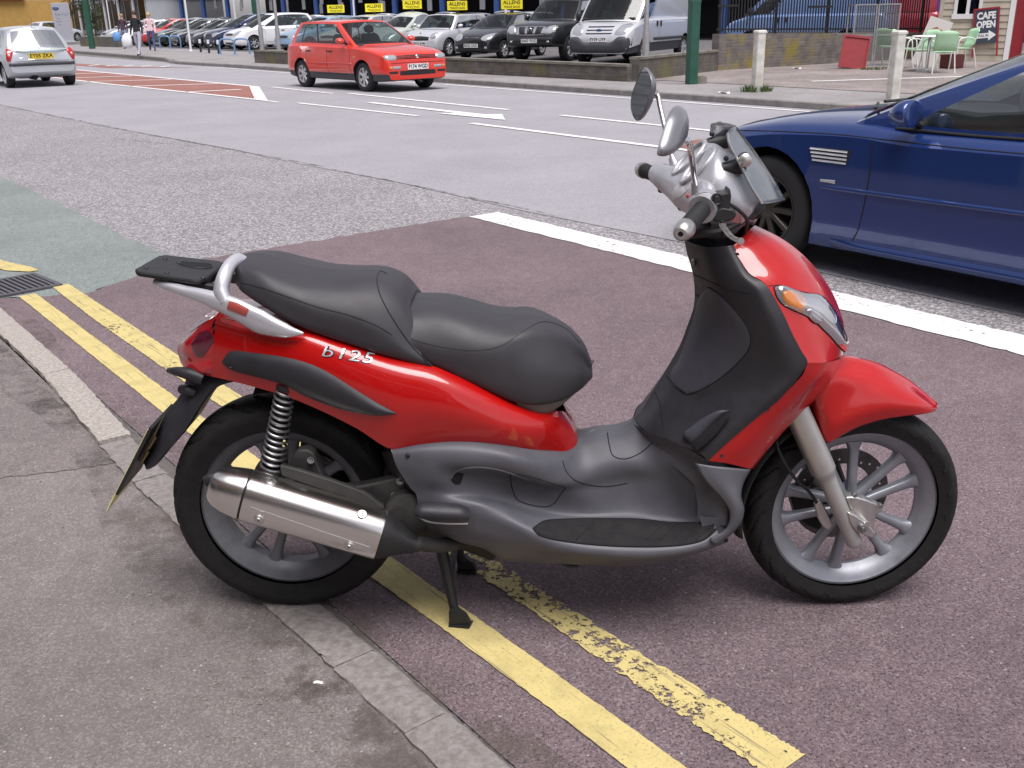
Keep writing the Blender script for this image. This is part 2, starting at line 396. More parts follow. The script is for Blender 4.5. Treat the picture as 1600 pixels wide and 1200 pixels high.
M_lot = asphalt('car_lot_tarmac', (0.13, 0.125, 0.13), (0.2, 0.195, 0.2), (0.08, 0.078, 0.08), chips=0.25, scale=50, patch_amt=0.2, bump=0.2)
M_land = asphalt('land', (0.16, 0.15, 0.14), (0.22, 0.21, 0.2), (0.1, 0.1, 0.09), scale=20, patch_amt=0.3, bump=0.1)
M_hatch = asphalt('hatched_red_surface', (0.27, 0.125, 0.10), (0.34, 0.18, 0.15), (0.2, 0.085, 0.07), chips=0.25, scale=80, patch_amt=0.15, bump=0.3, chip_max=0)
M_yel = marking('yellow_road_paint', (0.55, 0.455, 0.185), wear=0.225, scale=55, streak=math.atan2(DN.y, DN.x))
M_yelw = marking('worn_yellow_road_paint', (0.55, 0.455, 0.185), wear=0.435, scale=46, streak=math.atan2(DN.y, DN.x))
M_yelm = marking('half_worn_yellow_road_paint', (0.55, 0.455, 0.185), wear=0.34, scale=50, streak=math.atan2(DN.y, DN.x))
M_white = marking('white_road_paint', (0.70, 0.69, 0.69), wear=0.335, scale=30)
M_whitef = marking('white_road_paint_far', (0.72, 0.71, 0.71), wear=0.24, scale=12)
M_grime = marking('gutter_dirt', (0.12, 0.097, 0.083), wear=0.45, scale=9, soft=0.28, dens=0.5)

def sheet(name, poly, z, m, struct=True, parent=None, nsub=None):
    """flat polygon sheet (list of xy Vectors), z height"""
    V = [Vector((p.x, p.y, z)) for p in poly]
    o = obj(name, (V, [tuple(range(len(V)))]), m, parent, smooth=False)
    if o.data.polygons[0].normal.z < 0: o.data.flip_normals()
    if struct and parent is None: tag(o, kind='structure')
    return o
def jag(a, b, n, amp, rnd):
    """points from a to b with ragged sideways jitter (a included, b not)"""
    d = (b - a); p = Vector((-d.y, d.x, 0)).normalized()
    return [a + d * (i / n) + p * (rnd.uniform(-amp, amp) if 0 < i else 0) for i in range(n)]
rnd = random.Random(3)
def gxy(px, py):
    d = AX_R * ((px - 800) / CAM_F) + AX_D * ((py - 600) / CAM_F) + AX_F; q = CAM_P + d * ((0.006 - CAM_P.z) / d.z); return Vector((q.x, q.y, 0))

sheet('ground', [Vector((-900, -300, 0)), Vector((900, -300, 0)), Vector((900, 1500, 0)), Vector((-900, 1500, 0))], -0.03, M_land)
# carriageway: the coarse nearer lane and the smoother far part, seam roughly along a = 4.5
road_e0, road_e1, s0, s1 = 0.0, 13.2, -14.0, 120.0
near_edge = [NB(-16, 0.0), NB(120, 0.0)]
sheet('road', [NB(-18, 0), NB(130, 0), W(150, 13.05), W(40, 13.05), W(-16, 13.6)], 0.0, M_road)
seam = []
for i in range(90):
    s_ = 150 - 166 * i / 89.0
    a_ = interp([(-16, 5.4), (8, 4.85), (10.5, 4.75), (14.5, 4.45), (22, 4.05), (150, 3.6)], s_) + rnd.uniform(-0.05, 0.05)
    seam.append(W(s_, a_))
sheet('road_far_lanes', [W(-16, 13.6), W(40, 13.05), W(150, 13.05)] + seam, 0.004, M_far)
# maroon parking bay
bay = [NB(-10, 0.002), NB(4.9, 0.002)] + jag(NB(4.9, 0.002), NB(4.62, 0.45), 8, .02, rnd) + jag(NB(4.62, 0.455), NB(5.02, 1.19), 14, .03, rnd)
bay += jag(NB(5.02, 1.19), W(6.45, 4.42), 40, .022, rnd) + jag(W(6.45, 4.42), W(-14, 4.42), 160, 0.018, rnd) + [W(-14, 4.42)]
sheet('parking_bay', bay, 0.008, M_bay)
gr = jag(NB(5.02, 1.19), NB(20, 1.3), 120, .025, rnd) + [NB(40, 1.3), NB(40, 0.002), NB(4.9, 0.002)] + jag(NB(4.9, 0.002), NB(4.62, 0.45), 8, .02, rnd) + jag(NB(4.62, 0.455), NB(5.02, 1.19), 14, .02, rnd)
sheet('green_cycle_lane', gr, 0.006, M_green)
# pavement on the near side with an old trench patch
sheet('pavement', [NB(-12, -0.105), NB(60, -0.105), NB(60, -14), NB(-12, -14)], 0.006, M_pave)

M_pave2 = asphalt('old_pavement_asphalt', (0.19, 0.162, 0.16), (0.265, 0.235, 0.228), (0.13, 0.112, 0.11), chips=0.2, scale=200, patch_amt=0.2, bump=0.6, dist=0.003, pits=0.55)
pe_ = [gxy(0, 748), gxy(110, 735), gxy(230, 716), gxy(262, 702)]
ppoly = []
for a_, b_ in zip(pe_, pe_[1:]): ppoly += jag(a_, b_, 14, .008, rnd)
e_ = NB(2.0, -.12)
sheet('pavement_old_patch', ppoly + [e_, NB(40, -.108), NB(40, -8), gxy(0, 748) + (gxy(0, 748) - gxy(110, 735)) * 12], 0.0085, M_pave2)
for (px_, py_, r_) in ((470, 1040, .16), (520, 1085, .10), (610, 1165, .16), (330, 800, .15)):
    c_ = gxy(px_, py_); rr_ = random.Random(px_)
    sheet('dirt_patch', [c_ + Vector((math.cos(k * .35) * r_ * rr_.uniform(.7, 1.2), math.sin(k * .35) * r_ * rr_.uniform(.7, 1.2), 0)) for k in range(18)], 0.0095, M_grime)

# --- painted lines
def ribbon(name, f0, f1, z, m, n=80, jit=0.003, parent=None):
    """strip between two edge curves f0(u), f1(u), u in 0..1"""
    V, F = [], []
    for i in range(n + 1):
        u = i / n
        a, b = f0(u), f1(u)
        d = (b - a).normalized()
        V += [a + d * rnd.uniform(-jit, jit), b + d * rnd.uniform(-jit, jit)]
        if i: k = 2 * i; F.append((k - 2, k, k + 1, k - 1))
    V = [Vector((v.x, v.y, z)) for v in V]
    o = obj(name, (V, F), m, parent, smooth=False)
    if o.data.polygons[0].normal.z < 0: o.data.flip_normals()
    if parent is None: tag(o, kind='structure')
    return o
def lineNB(name, t0, t1, b0, b1, z, m, n=120, jit=0.004):
    return ribbon(name, lambda u: NB(t0 + (t1 - t0) * u, b0(t0 + (t1 - t0) * u)), lambda u: NB(t0 + (t1 - t0) * u, b1(t0 + (t1 - t0) * u)), z, m, n, jit)
bA0 = lambda t: interp([(-6, .21), (0, .178), (.5, .166), (.83, .153), (2.5, .148), (4.8, .154)], t)
bA1 = lambda t: interp([(-6, .32), (0, .272), (.9, .255), (2.6, .250), (4.83, .246)], t)
bB0 = lambda t: interp([(-.4, .388), (.7, .393), (3, .345), (4, .343), (4.9, .362)], t)
bB1 = lambda t: interp([(-.4, .497), (0, .484), (.5, .474), (3.5, .462), (4.9, .459)], t)
lineNB('yellow_line_inner', -6, 4.82, bA0, bA1, 0.012, M_yel, 700, 0.0018)
lineNB('yellow_line_outer', -0.37, -0.16, bB0, bB1, 0.012, M_yelm, 40, 0.004)
lineNB('yellow_line_outer_worn', -0.16, 0.86, bB0, bB1, 0.012, M_yelw, 60, 0.006)
lineNB('yellow_line_outer_far', 0.86, 4.92, bB0, bB1, 0.012, M_yelm, 400, 0.003)
lineNB('yellow_line_beyond_drain', 5.42, 14, lambda t: interp([(5.4, .37), (5.6, .221), (14, .2)], t), lambda t: interp([(5.4, .42), (5.5, .417), (5.9, .29), (14, .29)], t), 0.012, M_yel, 60)
def lineW(name, s0, s1, a0, a1, m=None, z=0.012, n=None, da=0.0, jit=0.008):
    n = n or max(8, int(abs(s1 - s0) * 12))
    return ribbon(name, lambda u: W(s0 + (s1 - s0) * u, a0 + da * u), lambda u: W(s0 + (s1 - s0) * u, a1 + da * u), z, m or M_whitef, n, jit)
lineW('bay_edge_line', -14, 6.40, 4.355, 4.63, M_white, 0.0125, 300, jit=0.009)
# centre hatching
red_poly = [W(19.0, 8.05), W(23.0, 9.6), W(40, 8.9), W(60, 8.2), W(60, 6.9), W(40, 7.05), W(27, 7.5)]
sheet('hatched_red_area', red_poly, 0.009, M_hatch)
ribbon('hatch_border_near', lambda u: W(19 + 41 * u, interp([(19, 8.0), (27, 7.45), (40, 7.0), (60, 6.85)], 19 + 41 * u)), lambda u: W(19 + 41 * u, interp([(19, 8.12), (27, 7.57), (40, 7.12), (60, 6.97)], 19 + 41 * u)), 0.013, M_whitef, 160)
ribbon('hatch_border_far', lambda u: W(23 + 37 * u, interp([(23, 9.55), (40, 8.85), (60, 8.15)], 23 + 37 * u)), lambda u: W(23 + 37 * u, interp([(23, 9.67), (40, 8.97), (60, 8.27)], 23 + 37 * u)), 0.013, M_whitef, 160)
ribbon('hatch_end_bar', lambda u: W(18.95 + 4.1 * u, 8.0 + 1.62 * u), lambda u: W(18.6 + 3.95 * u, 8.1 + 1.55 * u), 0.0135, M_whitef, 40)
for k, (sa, aa, sb, ab) in enumerate([(22.2, 7.85, 21.95, 9.0), (25.35, 7.62, 24.45, 9.45), (28.4, 7.45, 27.3, 9.3), (30.8, 7.4, 30.1, 9.15), (33.6, 7.3, 32.7, 9.1), (36.6, 7.2, 35.7, 8.95), (39.6, 7.1, 38.7, 8.85), (43, 7.05, 42.1, 8.7), (46.5, 7.0, 45.5, 8.6)]):
    ribbon('hatch_stripe', lambda u: W(sa + (sb - sa) * u, aa + (ab - aa) * u), lambda u: W(sa + .16 + (sb - sa) * u, aa + (ab - aa) * u), 0.013, M_whitef, 20)
sheet('far_red_area', [W(33.5, 12.3), W(36.2, 10.2), W(50, 9.6), W(50, 9.9), W(36.5, 10.9)], 0.009, M_hatch)
for k in range(5):
    ribbon('far_red_stripe', lambda u: W(35 + k * .9 + .5 * u, 11.6 - k * .33 + .5 * u), lambda u: W(35.25 + k * .9 + .5 * u, 11.6 - k * .33 + .5 * u), 0.013, M_whitef, 6)
# lane lines
lineW('lane_line', 13.5, 19.0, 9.98, 10.09); lineW('lane_line', 7.4, 12.15, 9.97, 10.08)
lineW('lane_line', 13.75, 17.6, 8.40, 8.5, da=-.2); lineW('lane_line', 7.6, 12.2, 8.34, 8.46); lineW('lane_line', 18.0, 19.0, 8.02, 8.1)
lineW('lane_line', 19.2, 22.2, 9.75, 9.85)
sheet('red_turn_lane', [W(8.55, 8.52), W(8.55, 9.4), W(2, 9.4), W(2, 8.52)], 0.009, M_hatch)
lineW('far_gutter_line', -5, 19.6, 13.0, 13.09, da=-.26); lineW('far_gutter_line', 20.5, 33, 12.62, 12.7)
# turn arrow
arr = [W(16.6, 9.13), W(13.9, 9.13), W(14.3, 8.86), W(12.15, 9.02), W(12.9, 9.45), W(12.75, 9.32), W(14.0, 9.27), W(16.6, 9.25)]
arr2 = [W(16.6, 9.12), W(13.7, 9.12), W(13.9, 8.88), W(12.2, 9.0), W(12.95, 9.5), W(13.15, 9.3), W(16.6, 9.26)]
sheet('turn_arrow', arr2, 0.0135, M_whitef)

# --- near kerb of single stones
M_kerb = mat('kerb_concrete', (0.25, 0.228, 0.22), 0.85, noise=(45, 0.3, (0.165, 0.147, 0.138)), bump=(70, 0.9, 0.006))
M_kerbl = mat('kerb_granite', (0.42, 0.385, 0.35), 0.8, noise=(70, 0.35, (0.25, 0.22, 0.195)), bump=(80, 0.9, 0.006))
M_bed = mat('kerb_joint_mortar', (0.12, 0.108, 0.10), 0.95, noise=(40, 0.3))
kb = obj('kerb', join(prism([tuple(NB(t, b).xy) for t, b in ((-12, -0.125), (-12, -0.002), (60, -0.002), (60, -0.125))], -0.1, 0.0055)), M_bed, smooth=False)
tag(kb, kind='structure')
def kerb_stone(t0, t1, top, m, w=.124, lift=None):
    l = t1 - t0; g = .0018
    prof = [(-w, -.09), (-w, top - .002), (-w + .004, top), (-.018, top), (-.004, top - .008), (-.003, -.09)]
    n = max(3, int(l / .035)); gr_ = []
    rk = random.Random(int(t0 * 1000))
    for i in range(n + 1):
        t = t0 + g + (l - 2 * g) * i / n
        sh = bA = interp([(0, 0.0), (.5, -.008), (.93, -.018), (1.88, -.04), (2.3, -.03), (3.2, .01), (6, .01)], t)
        gr_.append([NB(t, b_ + sh + (rk.uniform(-.0038, .0038) if z_ > 0 else 0), z_ + (rk.uniform(-.0012, .0012) if z_ > 0 else 0)) for b_, z_ in prof])
    o = obj('kerb_stone', capped(gr_), m, kb, angle=50)
    return o
cuts = [-3.0, -2.1, -1.2, -.34, .22, .53, .93, 1.885, 2.29, 3.23, 4.15, 5.06, 5.98, 6.9, 7.8, 8.7, 9.6, 10.5]
for a, b in zip(cuts, cuts[1:]):
    kerb_stone(a, b, 0.016 if a < 2.2 else 0.030, M_kerbl if a > 2.2 else M_kerb)
# gutter dirt
ribbon('gutter_dirt', lambda u: NB(-3 + 8 * u, .001 - .03 * math.sin(u * 9) ** 2), lambda u: NB(-3 + 8 * u, .07 + .03 * math.sin(u * 23)), 0.0105, M_grime, 120, 0.01)
ribbon('pavement_edge_dirt', lambda u: NB(-2 + 6.5 * u, -.14), lambda u: NB(-2 + 6.5 * u, -.24 - .12 * math.sin(u * 8.3 + .5) ** 2), 0.0085, M_grime, 120, 0.012)

M_crack = marking('crack_tar', (0.11, 0.10, 0.10), wear=0.43, scale=5, soft=.15, dens=.6)
def seam_a(s_): return interp([(-16, 5.4), (8, 4.85), (10.5, 4.75), (14.5, 4.45), (22, 4.05), (150, 3.6)], s_)
ribbon('road_crack', lambda u: W(6 + 26 * u, seam_a(6 + 26 * u) - .012), lambda u: W(6 + 26 * u, seam_a(6 + 26 * u) + .022), 0.0075, M_crack, 260, 0.014)
ribbon('road_crack', lambda u: W(12.6 + 1.6 * u, 4.42 - .5 * u + .03 * math.sin(u * 9)), lambda u: W(12.63 + 1.6 * u, 4.44 - .5 * u + .03 * math.sin(u * 9)), 0.0078, M_crack, 30, 0.006)
# --- drain grate
M_iron = mat('cast_iron', (0.13, 0.125, 0.14), 0.6, metal=0.35, noise=(40, 0.35), bump=(80, 0.3))
M_void = mat('drain_void', (0.008, 0.008, 0.008), 1.0)
dg_ = empty('drain_grate', NB(5.10, .215, 0.009), math.atan2(DN.y, DN.x) + 0.12); dg_.scale = (.86, .82, .9)
tag(dg_, 'slotted cast iron drain grate set in the road beside the kerb', 'drain')
obj('sump', box(0, 0, .0005, .44, .40, .004), M_void, dg_, smooth=False)
obj('frame', join(box(0, .205, .006, .5, .035, .014), box(0, -.205, .006, .5, .035, .014), box(.235, 0, .0062, .035, .374, .014), box(-.235, 0, .0062, .035, .374, .014)), M_iron, dg_, smooth=False)
bar_me = mesh_data('bar', *box(0, 0, 0, .43, .022, .012), M_iron, smooth=False)
for k in range(9): link('bar', bar_me, dg_, (0, -.165 + k * .0413, .0065))

# --- debris on the pavement
M_peb = mat('flint', (0.25, 0.22, 0.19), 0.8, noise=(30, 0.5))
V, F = [], []
rp = random.Random(11)
for k in range(420):
    t = rp.uniform(-1.2, 4.5); b_ = -.13 - abs(rp.gauss(0, .22)) if rp.random() < .75 else rp.uniform(0, .12)
    if rp.random() < .3: t, b_ = rp.gauss(.55, .12), -.33 + rp.gauss(0, .07)
    r_ = rp.uniform(.0012, .0042)
    c = NB(t, b_, (.006 if b_ < 0 else .009) + r_ * .5)
    q = ball(c, (r_, r_ * rp.uniform(.6, 1.2), r_ * .7), 6, 4)
    V, F, _ = join((V, F), q)
gv = obj('gutter_gravel', (V, F), M_peb, None); tag(gv, 'small stones and grit scattered along the pavement edge', 'gravel', kind='stuff')
M_paper = mat('litter_paper', (0.75, 0.74, 0.72), 0.7)
_lp = gxy(497, 1068)
lt = obj('paper_scrap', grid and gridvf([[Vector((-.02 + .04 * i / 4, -.006 + .012 * j / 2, .003 + .004 * math.sin(i * 1.1) + .002 * j)) for i in range(5)] for j in range(3)]), M_paper, None, loc=(_lp.x, _lp.y, .006), rot=(0, 0, .1), solid=.001); lt.scale = (.6, .6, .6)
tag(lt, 'white scrap of paper lying on the pavement near the kerb', 'litter')

# ================================================================== far side of the road
fk = obj('far_kerb', prism([tuple(W(s, a).xy) for s, a in ((-10, 13.52), (-10, 13.63), (33, 13.09), (33, 12.98))], -.1, .08), M_bed, smooth=False); tag(fk, kind='structure')
M_fkerb = mat('far_kerb_concrete', (0.24, 0.225, 0.215), 0.85, noise=(6, 0.3), bump=(60, 0.3))
for i in range(46):
    s_a = -10 + i * .935
    a_ = lambda s: 13.50 - (s + 10) * (13.50 - 12.96) / 43
    g_ = [[W(s_, a_(s_) + db, z_) for db, z_ in ((0.0, -.09), (0.004, .095), (.018, .11), (.135, .11), (.135, -.09))] for s_ in (s_a + .004, s_a + .931)]
    obj('kerb_stone', capped(g_), M_fkerb, fk, smooth=False)
fp = [W(-10, 13.64), W(33, 13.09), W(34.5, 13.0), W(37, 12.9), W(41, 13.8), W(48, 14.1), W(57, 14.4), W(70, 14.8), W(70, 19), W(46, 18.4), W(33.2, 18.2), W(32.9, 14.0), W(15.8, 14.9), W(15.5, 15.6), W(-10, 15.9)]
sheet('far_pavement', fp, 0.1, M_farpave)
ek = obj('entrance_kerb', capped([[p + Vector((0, 0, z)) - N_ * o_ for z, o_ in ((-.05, 0), (-.05, .12), (.085, .12), (.11, .1), (.11, 0))] for p in catmull([W(33, 13.09), W(35, 12.95), W(37.3, 12.9), W(39, 13.3), W(41, 13.8), W(48, 14.1), W(57, 14.4), W(70, 14.8)], 40)]), M_fkerb, smooth=True); tag(ek, kind='structure')
sheet('car_lot', [W(15.5, 14.95), W(33.2, 14.05), W(33.2, 18.15), W(46, 18.35), W(70, 19), W(90, 60), W(15, 60)], 0.104, M_lot)
sheet('forecourt', [W(-10, 15.88), W(15.5, 15.58), W(15.9, 15), W(17.05, 18.9), W(16.7, 23.5), W(16, 40), W(-10, 40)], 0.108, M_fore)
sheet('forecourt_line', [W(13.0, 17.1), W(11.4, 20.2), W(11.25, 20.15), W(12.85, 17.05)], 0.112, M_whitef)
# ================================================================== the scooter
BK_O = Vector((-0.589, 2.357, 0.004)); BK_YAW = -0.032; STEER = 0.102; WB = 1.455
BU = Vector((math.cos(BK_YAW), math.sin(BK_YAW), 0)); BL = Vector((-math.sin(BK_YAW), math.cos(BK_YAW), 0))
def to_local(v):
    v = v - BK_O
    return Vector((v.dot(BU), v.dot(BL), v.z))
EYE = to_local(CAM_P)
def ray(px, py):
    d = AX_R * ((px - 800) / CAM_F) + AX_D * ((py - 600) / CAM_F) + AX_F
    return Vector((d.dot(BU), d.dot(BL), d.z)).normalized()
def K(px, py, lat, y=None):
    """survey point: side-view position -> scooter coordinates on the plane 'lat' metres left of the centre line"""
    d = ray(px, py); p = EYE + d * ((lat - EYE.y) / d.y)
    if y is not None: p.y = y
    return p
SA = Vector((math.cos(STEER), math.sin(STEER), 0)); SN = Vector((-math.sin(STEER), math.cos(STEER), 0)); SO = Vector((WB, 0, 0))
def KF(px, py, lat):
    """the same, on a plane parallel to the steered front wheel; returned in the front wheel's own frame"""
    d = ray(px, py); t = (lat - (EYE - SO).dot(SN)) / d.dot(SN); p = EYE + d * t - SO
    return Vector((p.dot(SA), p.dot(SN), p.z))
def KP(px, py, pt, nrm):
    d = ray(px, py); return EYE + d * ((pt - EYE).dot(nrm) / d.dot(nrm))
def bvh(vf): return BVHTree.FromPolygons([Vector(v) for v in vf[0]], [tuple(f) for f in vf[1]])
def hit(tree, px, py, off=0.0):
    d = ray(px, py); loc, nor, idx, dist = tree.ray_cast(EYE, d)
    if loc is None:
        best = None
        for r_ in (2, 4, 7, 11, 16):
            for k in range(12):
                l2, n2, _, _ = tree.ray_cast(EYE, ray(px + r_ * math.cos(k * .5236), py + r_ * math.sin(k * .5236)))
                if l2 is not None: best = (l2, n2); break
            if best: break
        if not best:
            loc, nor, _, _ = tree.find_nearest(EYE + d * 2.4)
        else: loc, nor = best
    if nor.dot(d) > 0: nor = -nor
    return loc + nor * off
def decal(tree, up, lo, nu, nv, off, edge=0.0008, power=4):
    """raised patch lying on a surface: up / lo are outline curves (pixels) from the same start to the same end"""
    u_ = catmull([Vector((x, y, 0)) for x, y in up], nu); l_ = catmull([Vector((x, y, 0)) for x, y in lo], nu)
    g = []
    for j in range(nv):
        row = []
        for i in range(nu):
            p = u_[i].lerp(l_[i], j / (nv - 1))
            e = (1 - abs(2 * j / (nv - 1) - 1) ** power) * (1 - abs(2 * i / (nu - 1) - 1) ** (power * 3))
            row.append(hit(tree, p.x, p.y, edge + (off - edge) * e))
        g.append(row)
    return gridvf(g)
def seamline(tree, pts, r=0.0012, n=None, off=0.0):
    n = n or len(pts) * 5
    c = catmull([Vector((x, y, 0)) for x, y in pts], n)
    return tube([hit(tree, p.x, p.y, off) for p in c], r, 6, n=n)
def outline_plate(pts, y0, y1, lat):
    """flat plate standing in the side plane: pixel outline at lateral lat, thickness y0..y1"""
    return plate_xz([(K(x, y, lat).x, K(x, y, lat).z) for x, y in pts], y0, y1)

S_red = mat('scooter_red_paint', (0.40, 0.0035, 0.003), 0.30, coat=1.0, spec=0.35)
S_blk = mat('scooter_black_plastic', (0.026, 0.025, 0.030), 0.48, noise=(18, 0.2), bump=(700, 0.12, 0.0006))
S_sheen = mat('black_plastic_sky_sheen', (0.055, 0.055, 0.068), 0.5, noise=(10, 0.15), bump=(800, 0.12, 0.0006))  # same plastic as the inner shield; reflected sky put in as lighter blue-grey
S_gry = mat('scooter_grey_plastic', (0.088, 0.088, 0.102), 0.47, noise=(7, 0.22), bump=(600, 0.08, 0.0005))
S_seat = mat('seat_vinyl', (0.042, 0.040, 0.046), 0.52, noise=(9, 0.15), bump=(420, 0.25, 0.0012))
S_sil = mat('silver_paint', (0.62, 0.62, 0.66), 0.3, metal=0.55, coat=0.5, noise=(5, 0.06))
S_bar = mat('silver_cover_paint', (0.45, 0.45, 0.475), 0.36, metal=0.5, coat=0.4, noise=(6, 0.07))
S_rim = mat('wheel_silver', (0.28, 0.29, 0.32), 0.4, metal=0.5, noise=(25, 0.12))
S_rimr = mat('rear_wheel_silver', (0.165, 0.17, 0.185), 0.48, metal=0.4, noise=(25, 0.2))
S_alu = mat('brushed_aluminium', (0.58, 0.57, 0.55), 0.34, metal=0.9, noise=(60, 0.12))
S_inox = mat('stainless_steel', (0.74, 0.715, 0.68), 0.25, metal=1.0)
S_chr = mat('chrome', (0.8, 0.8, 0.8), 0.07, metal=1.0)
S_steel = mat('spring_steel', (0.33, 0.33, 0.34), 0.38, metal=0.9, noise=(40, 0.3))
S_eng = mat('engine_cast', (0.05, 0.048, 0.046), 0.6, metal=0.3, noise=(22, 0.4), bump=(120, 0.3))
S_blkm = mat('black_steel', (0.018, 0.018, 0.019), 0.5, noise=(30, 0.2))
S_tyre = mat('tyre_rubber', (0.009, 0.009, 0.0095), 0.62, spec=0.35, noise=(35, 0.25, (0.014, 0.0135, 0.013)), bump=(300, 0.15))
S_lens = mat('red_lens', (0.5, 0.006, 0.012), 0.12, coat=1.0, spec=0.6)
S_lensd = mat('smoked_red_lens', (0.11, 0.012, 0.03), 0.1, coat=1.0)
S_amb = mat('amber_lens', (0.70, 0.20, 0.004), 0.15, coat=1.0)
S_refl = mat('lamp_reflector', (0.75, 0.77, 0.8), 0.12, metal=1.0)
S_lamp = mat('headlamp_inner', (0.13, 0.13, 0.135), 0.35, metal=0.2)
S_clear = glass_mat('clear_lens', (0.95, 0.97, 1.0), 0.95)
S_screen = glass_mat('windscreen_plastic', (0.86, 0.9, 0.92), 0.9, 0.08, 0.16)
S_smoke = glass_mat('smoked_plastic', (0.25, 0.26, 0.26), 0.6, 0.06)
S_mir = mat('mirror_glass', (0.85, 0.86, 0.86), 0.02, metal=1.0)
S_reflred = mat('red_reflector', (0.30, 0.055, 0.045), 0.35, coat=0.6)
S_rub = mat('grip_rubber', (0.014, 0.014, 0.015), 0.65, bump=(240, 0.3))
S_disc = mat('brake_disc_steel', (0.16, 0.15, 0.15), 0.4, metal=0.8, noise=(40, 0.3))
S_seam = mat('panel_gap', (0.006, 0.006, 0.007), 0.9)
S_plate = mat('plate_yellow', (0.78, 0.72, 0.30), 0.4)
S_mat = mat('foot_mat_rubber', (0.016, 0.016, 0.018), 0.8, spec=0.2, noise=(30, 0.35, (0.022, 0.021, 0.02)), bump=(160, 0.4))
S_dust = mat('scooter_belly_plastic', (0.075, 0.072, 0.07), 0.65, noise=(14, 0.3, (0.05, 0.046, 0.043)))

SC = empty('motor_scooter', BK_O, BK_YAW)
tag(SC, 'red motor scooter with black seat parked on its centre stand across the kerb', 'scooter')
FW = empty('front_wheel', (WB, 0, 0.28), STEER); FW.parent = SC

# ---------------------------------------------------------------- wheels
def tyre_vf(R0, w, rr, gmax=98, seg=300):
    """motorcycle tyre: R0 outer radius, w half width, rr rim seat radius; axis Y"""
    n = 36; prof = []
    for i in range(n + 1):
        a = -1 + 2 * i / n                                   # across the crown, -1..1
        ang = a * R(118)
        y = w * math.sin(ang) if abs(ang) <= math.pi / 2 else math.copysign(w * (1 - .28 * (abs(ang) - math.pi / 2)), ang)
        if abs(ang) <= math.pi / 2: r = R0 - (R0 - rr) * .52 * (1 - math.cos(ang))
        else: r = R0 - (R0 - rr) * (.52 + .48 * (abs(ang) - math.pi / 2) / (R(118) - math.pi / 2))
        prof.append((r, y, abs(ang)))
    g = []
    for k in range(seg):
        th = 2 * math.pi * k / seg; row = []
        for i, (r, y, aa) in enumerate(prof):
            d = 0
            if R(12) < aa < R(gmax):
                ph = (th * 22 / (2 * math.pi) + (0.5 if y > 0 else 0) + 1.1 * (aa - R(14))) % 1.0
                if ph < .2: d = .007
            row.append(Vector(((r - d) * math.cos(th), y, (r - d) * math.sin(th))))
        g.append(row)
    return gridvf(g, cv=True)
def rim_vf(rf, wh):
    """rim barrel with flanges, axis Y"""
    p = [(rf - .006, -wh), (rf, -wh + .001), (rf + .001, -wh + .005), (rf - .006, -wh + .009), (rf - .016, -wh + .012), (rf - .026, -wh + .02), (rf - .031, -wh + .032), (rf - .031, wh - .032), (rf - .026, wh - .02), (rf - .016, wh - .012), (rf - .006, wh - .009), (rf + .001, wh - .005), (rf, wh - .001), (rf - .006, wh), (rf - .012, wh - .004), (rf - .022, wh - .009), (rf - .034, wh - .022), (rf - .042, wh - .034), (rf - .042, -wh + .034), (rf - .034, -wh + .022), (rf - .022, -wh + .009), (rf - .012, -wh + .004)]
    return lathe(p, 96, 'Y', close=True)
def spoke_vf(r0, r1, ang, off, wh):
    """one cast spoke with a ridge; leans 'off' radians away from its pair's centre line at the rim"""
    a0, a1 = ang, ang + off
    p0 = Vector((r0 * math.cos(a0), 0, r0 * math.sin(a0))); p1 = Vector((r1 * math.cos(a1), 0, r1 * math.sin(a1)))
    t = (p1 - p0).normalized(); sd = Vector((-t.z, 0, t.x)); g = []
    for u, hw, hy in ((0, .0125, wh * .62), (.2, .0115, wh * .5), (.6, .0115, wh * .5), (.86, .013, wh * .58), (.97, .019, wh * .68), (1.02, .024, wh * .7)):
        c = p0.lerp(p1, u)
        g.append([c + sd * (hw * a) + Vector((0, hy * b, 0)) for a, b in ((-1, -.55), (-.75, -.85), (-.3, -1), (.3, -1), (.75, -.85), (1, -.55), (1, .6), (.6, 1), (-.6, 1), (-1, .6))])
    return capped(g)
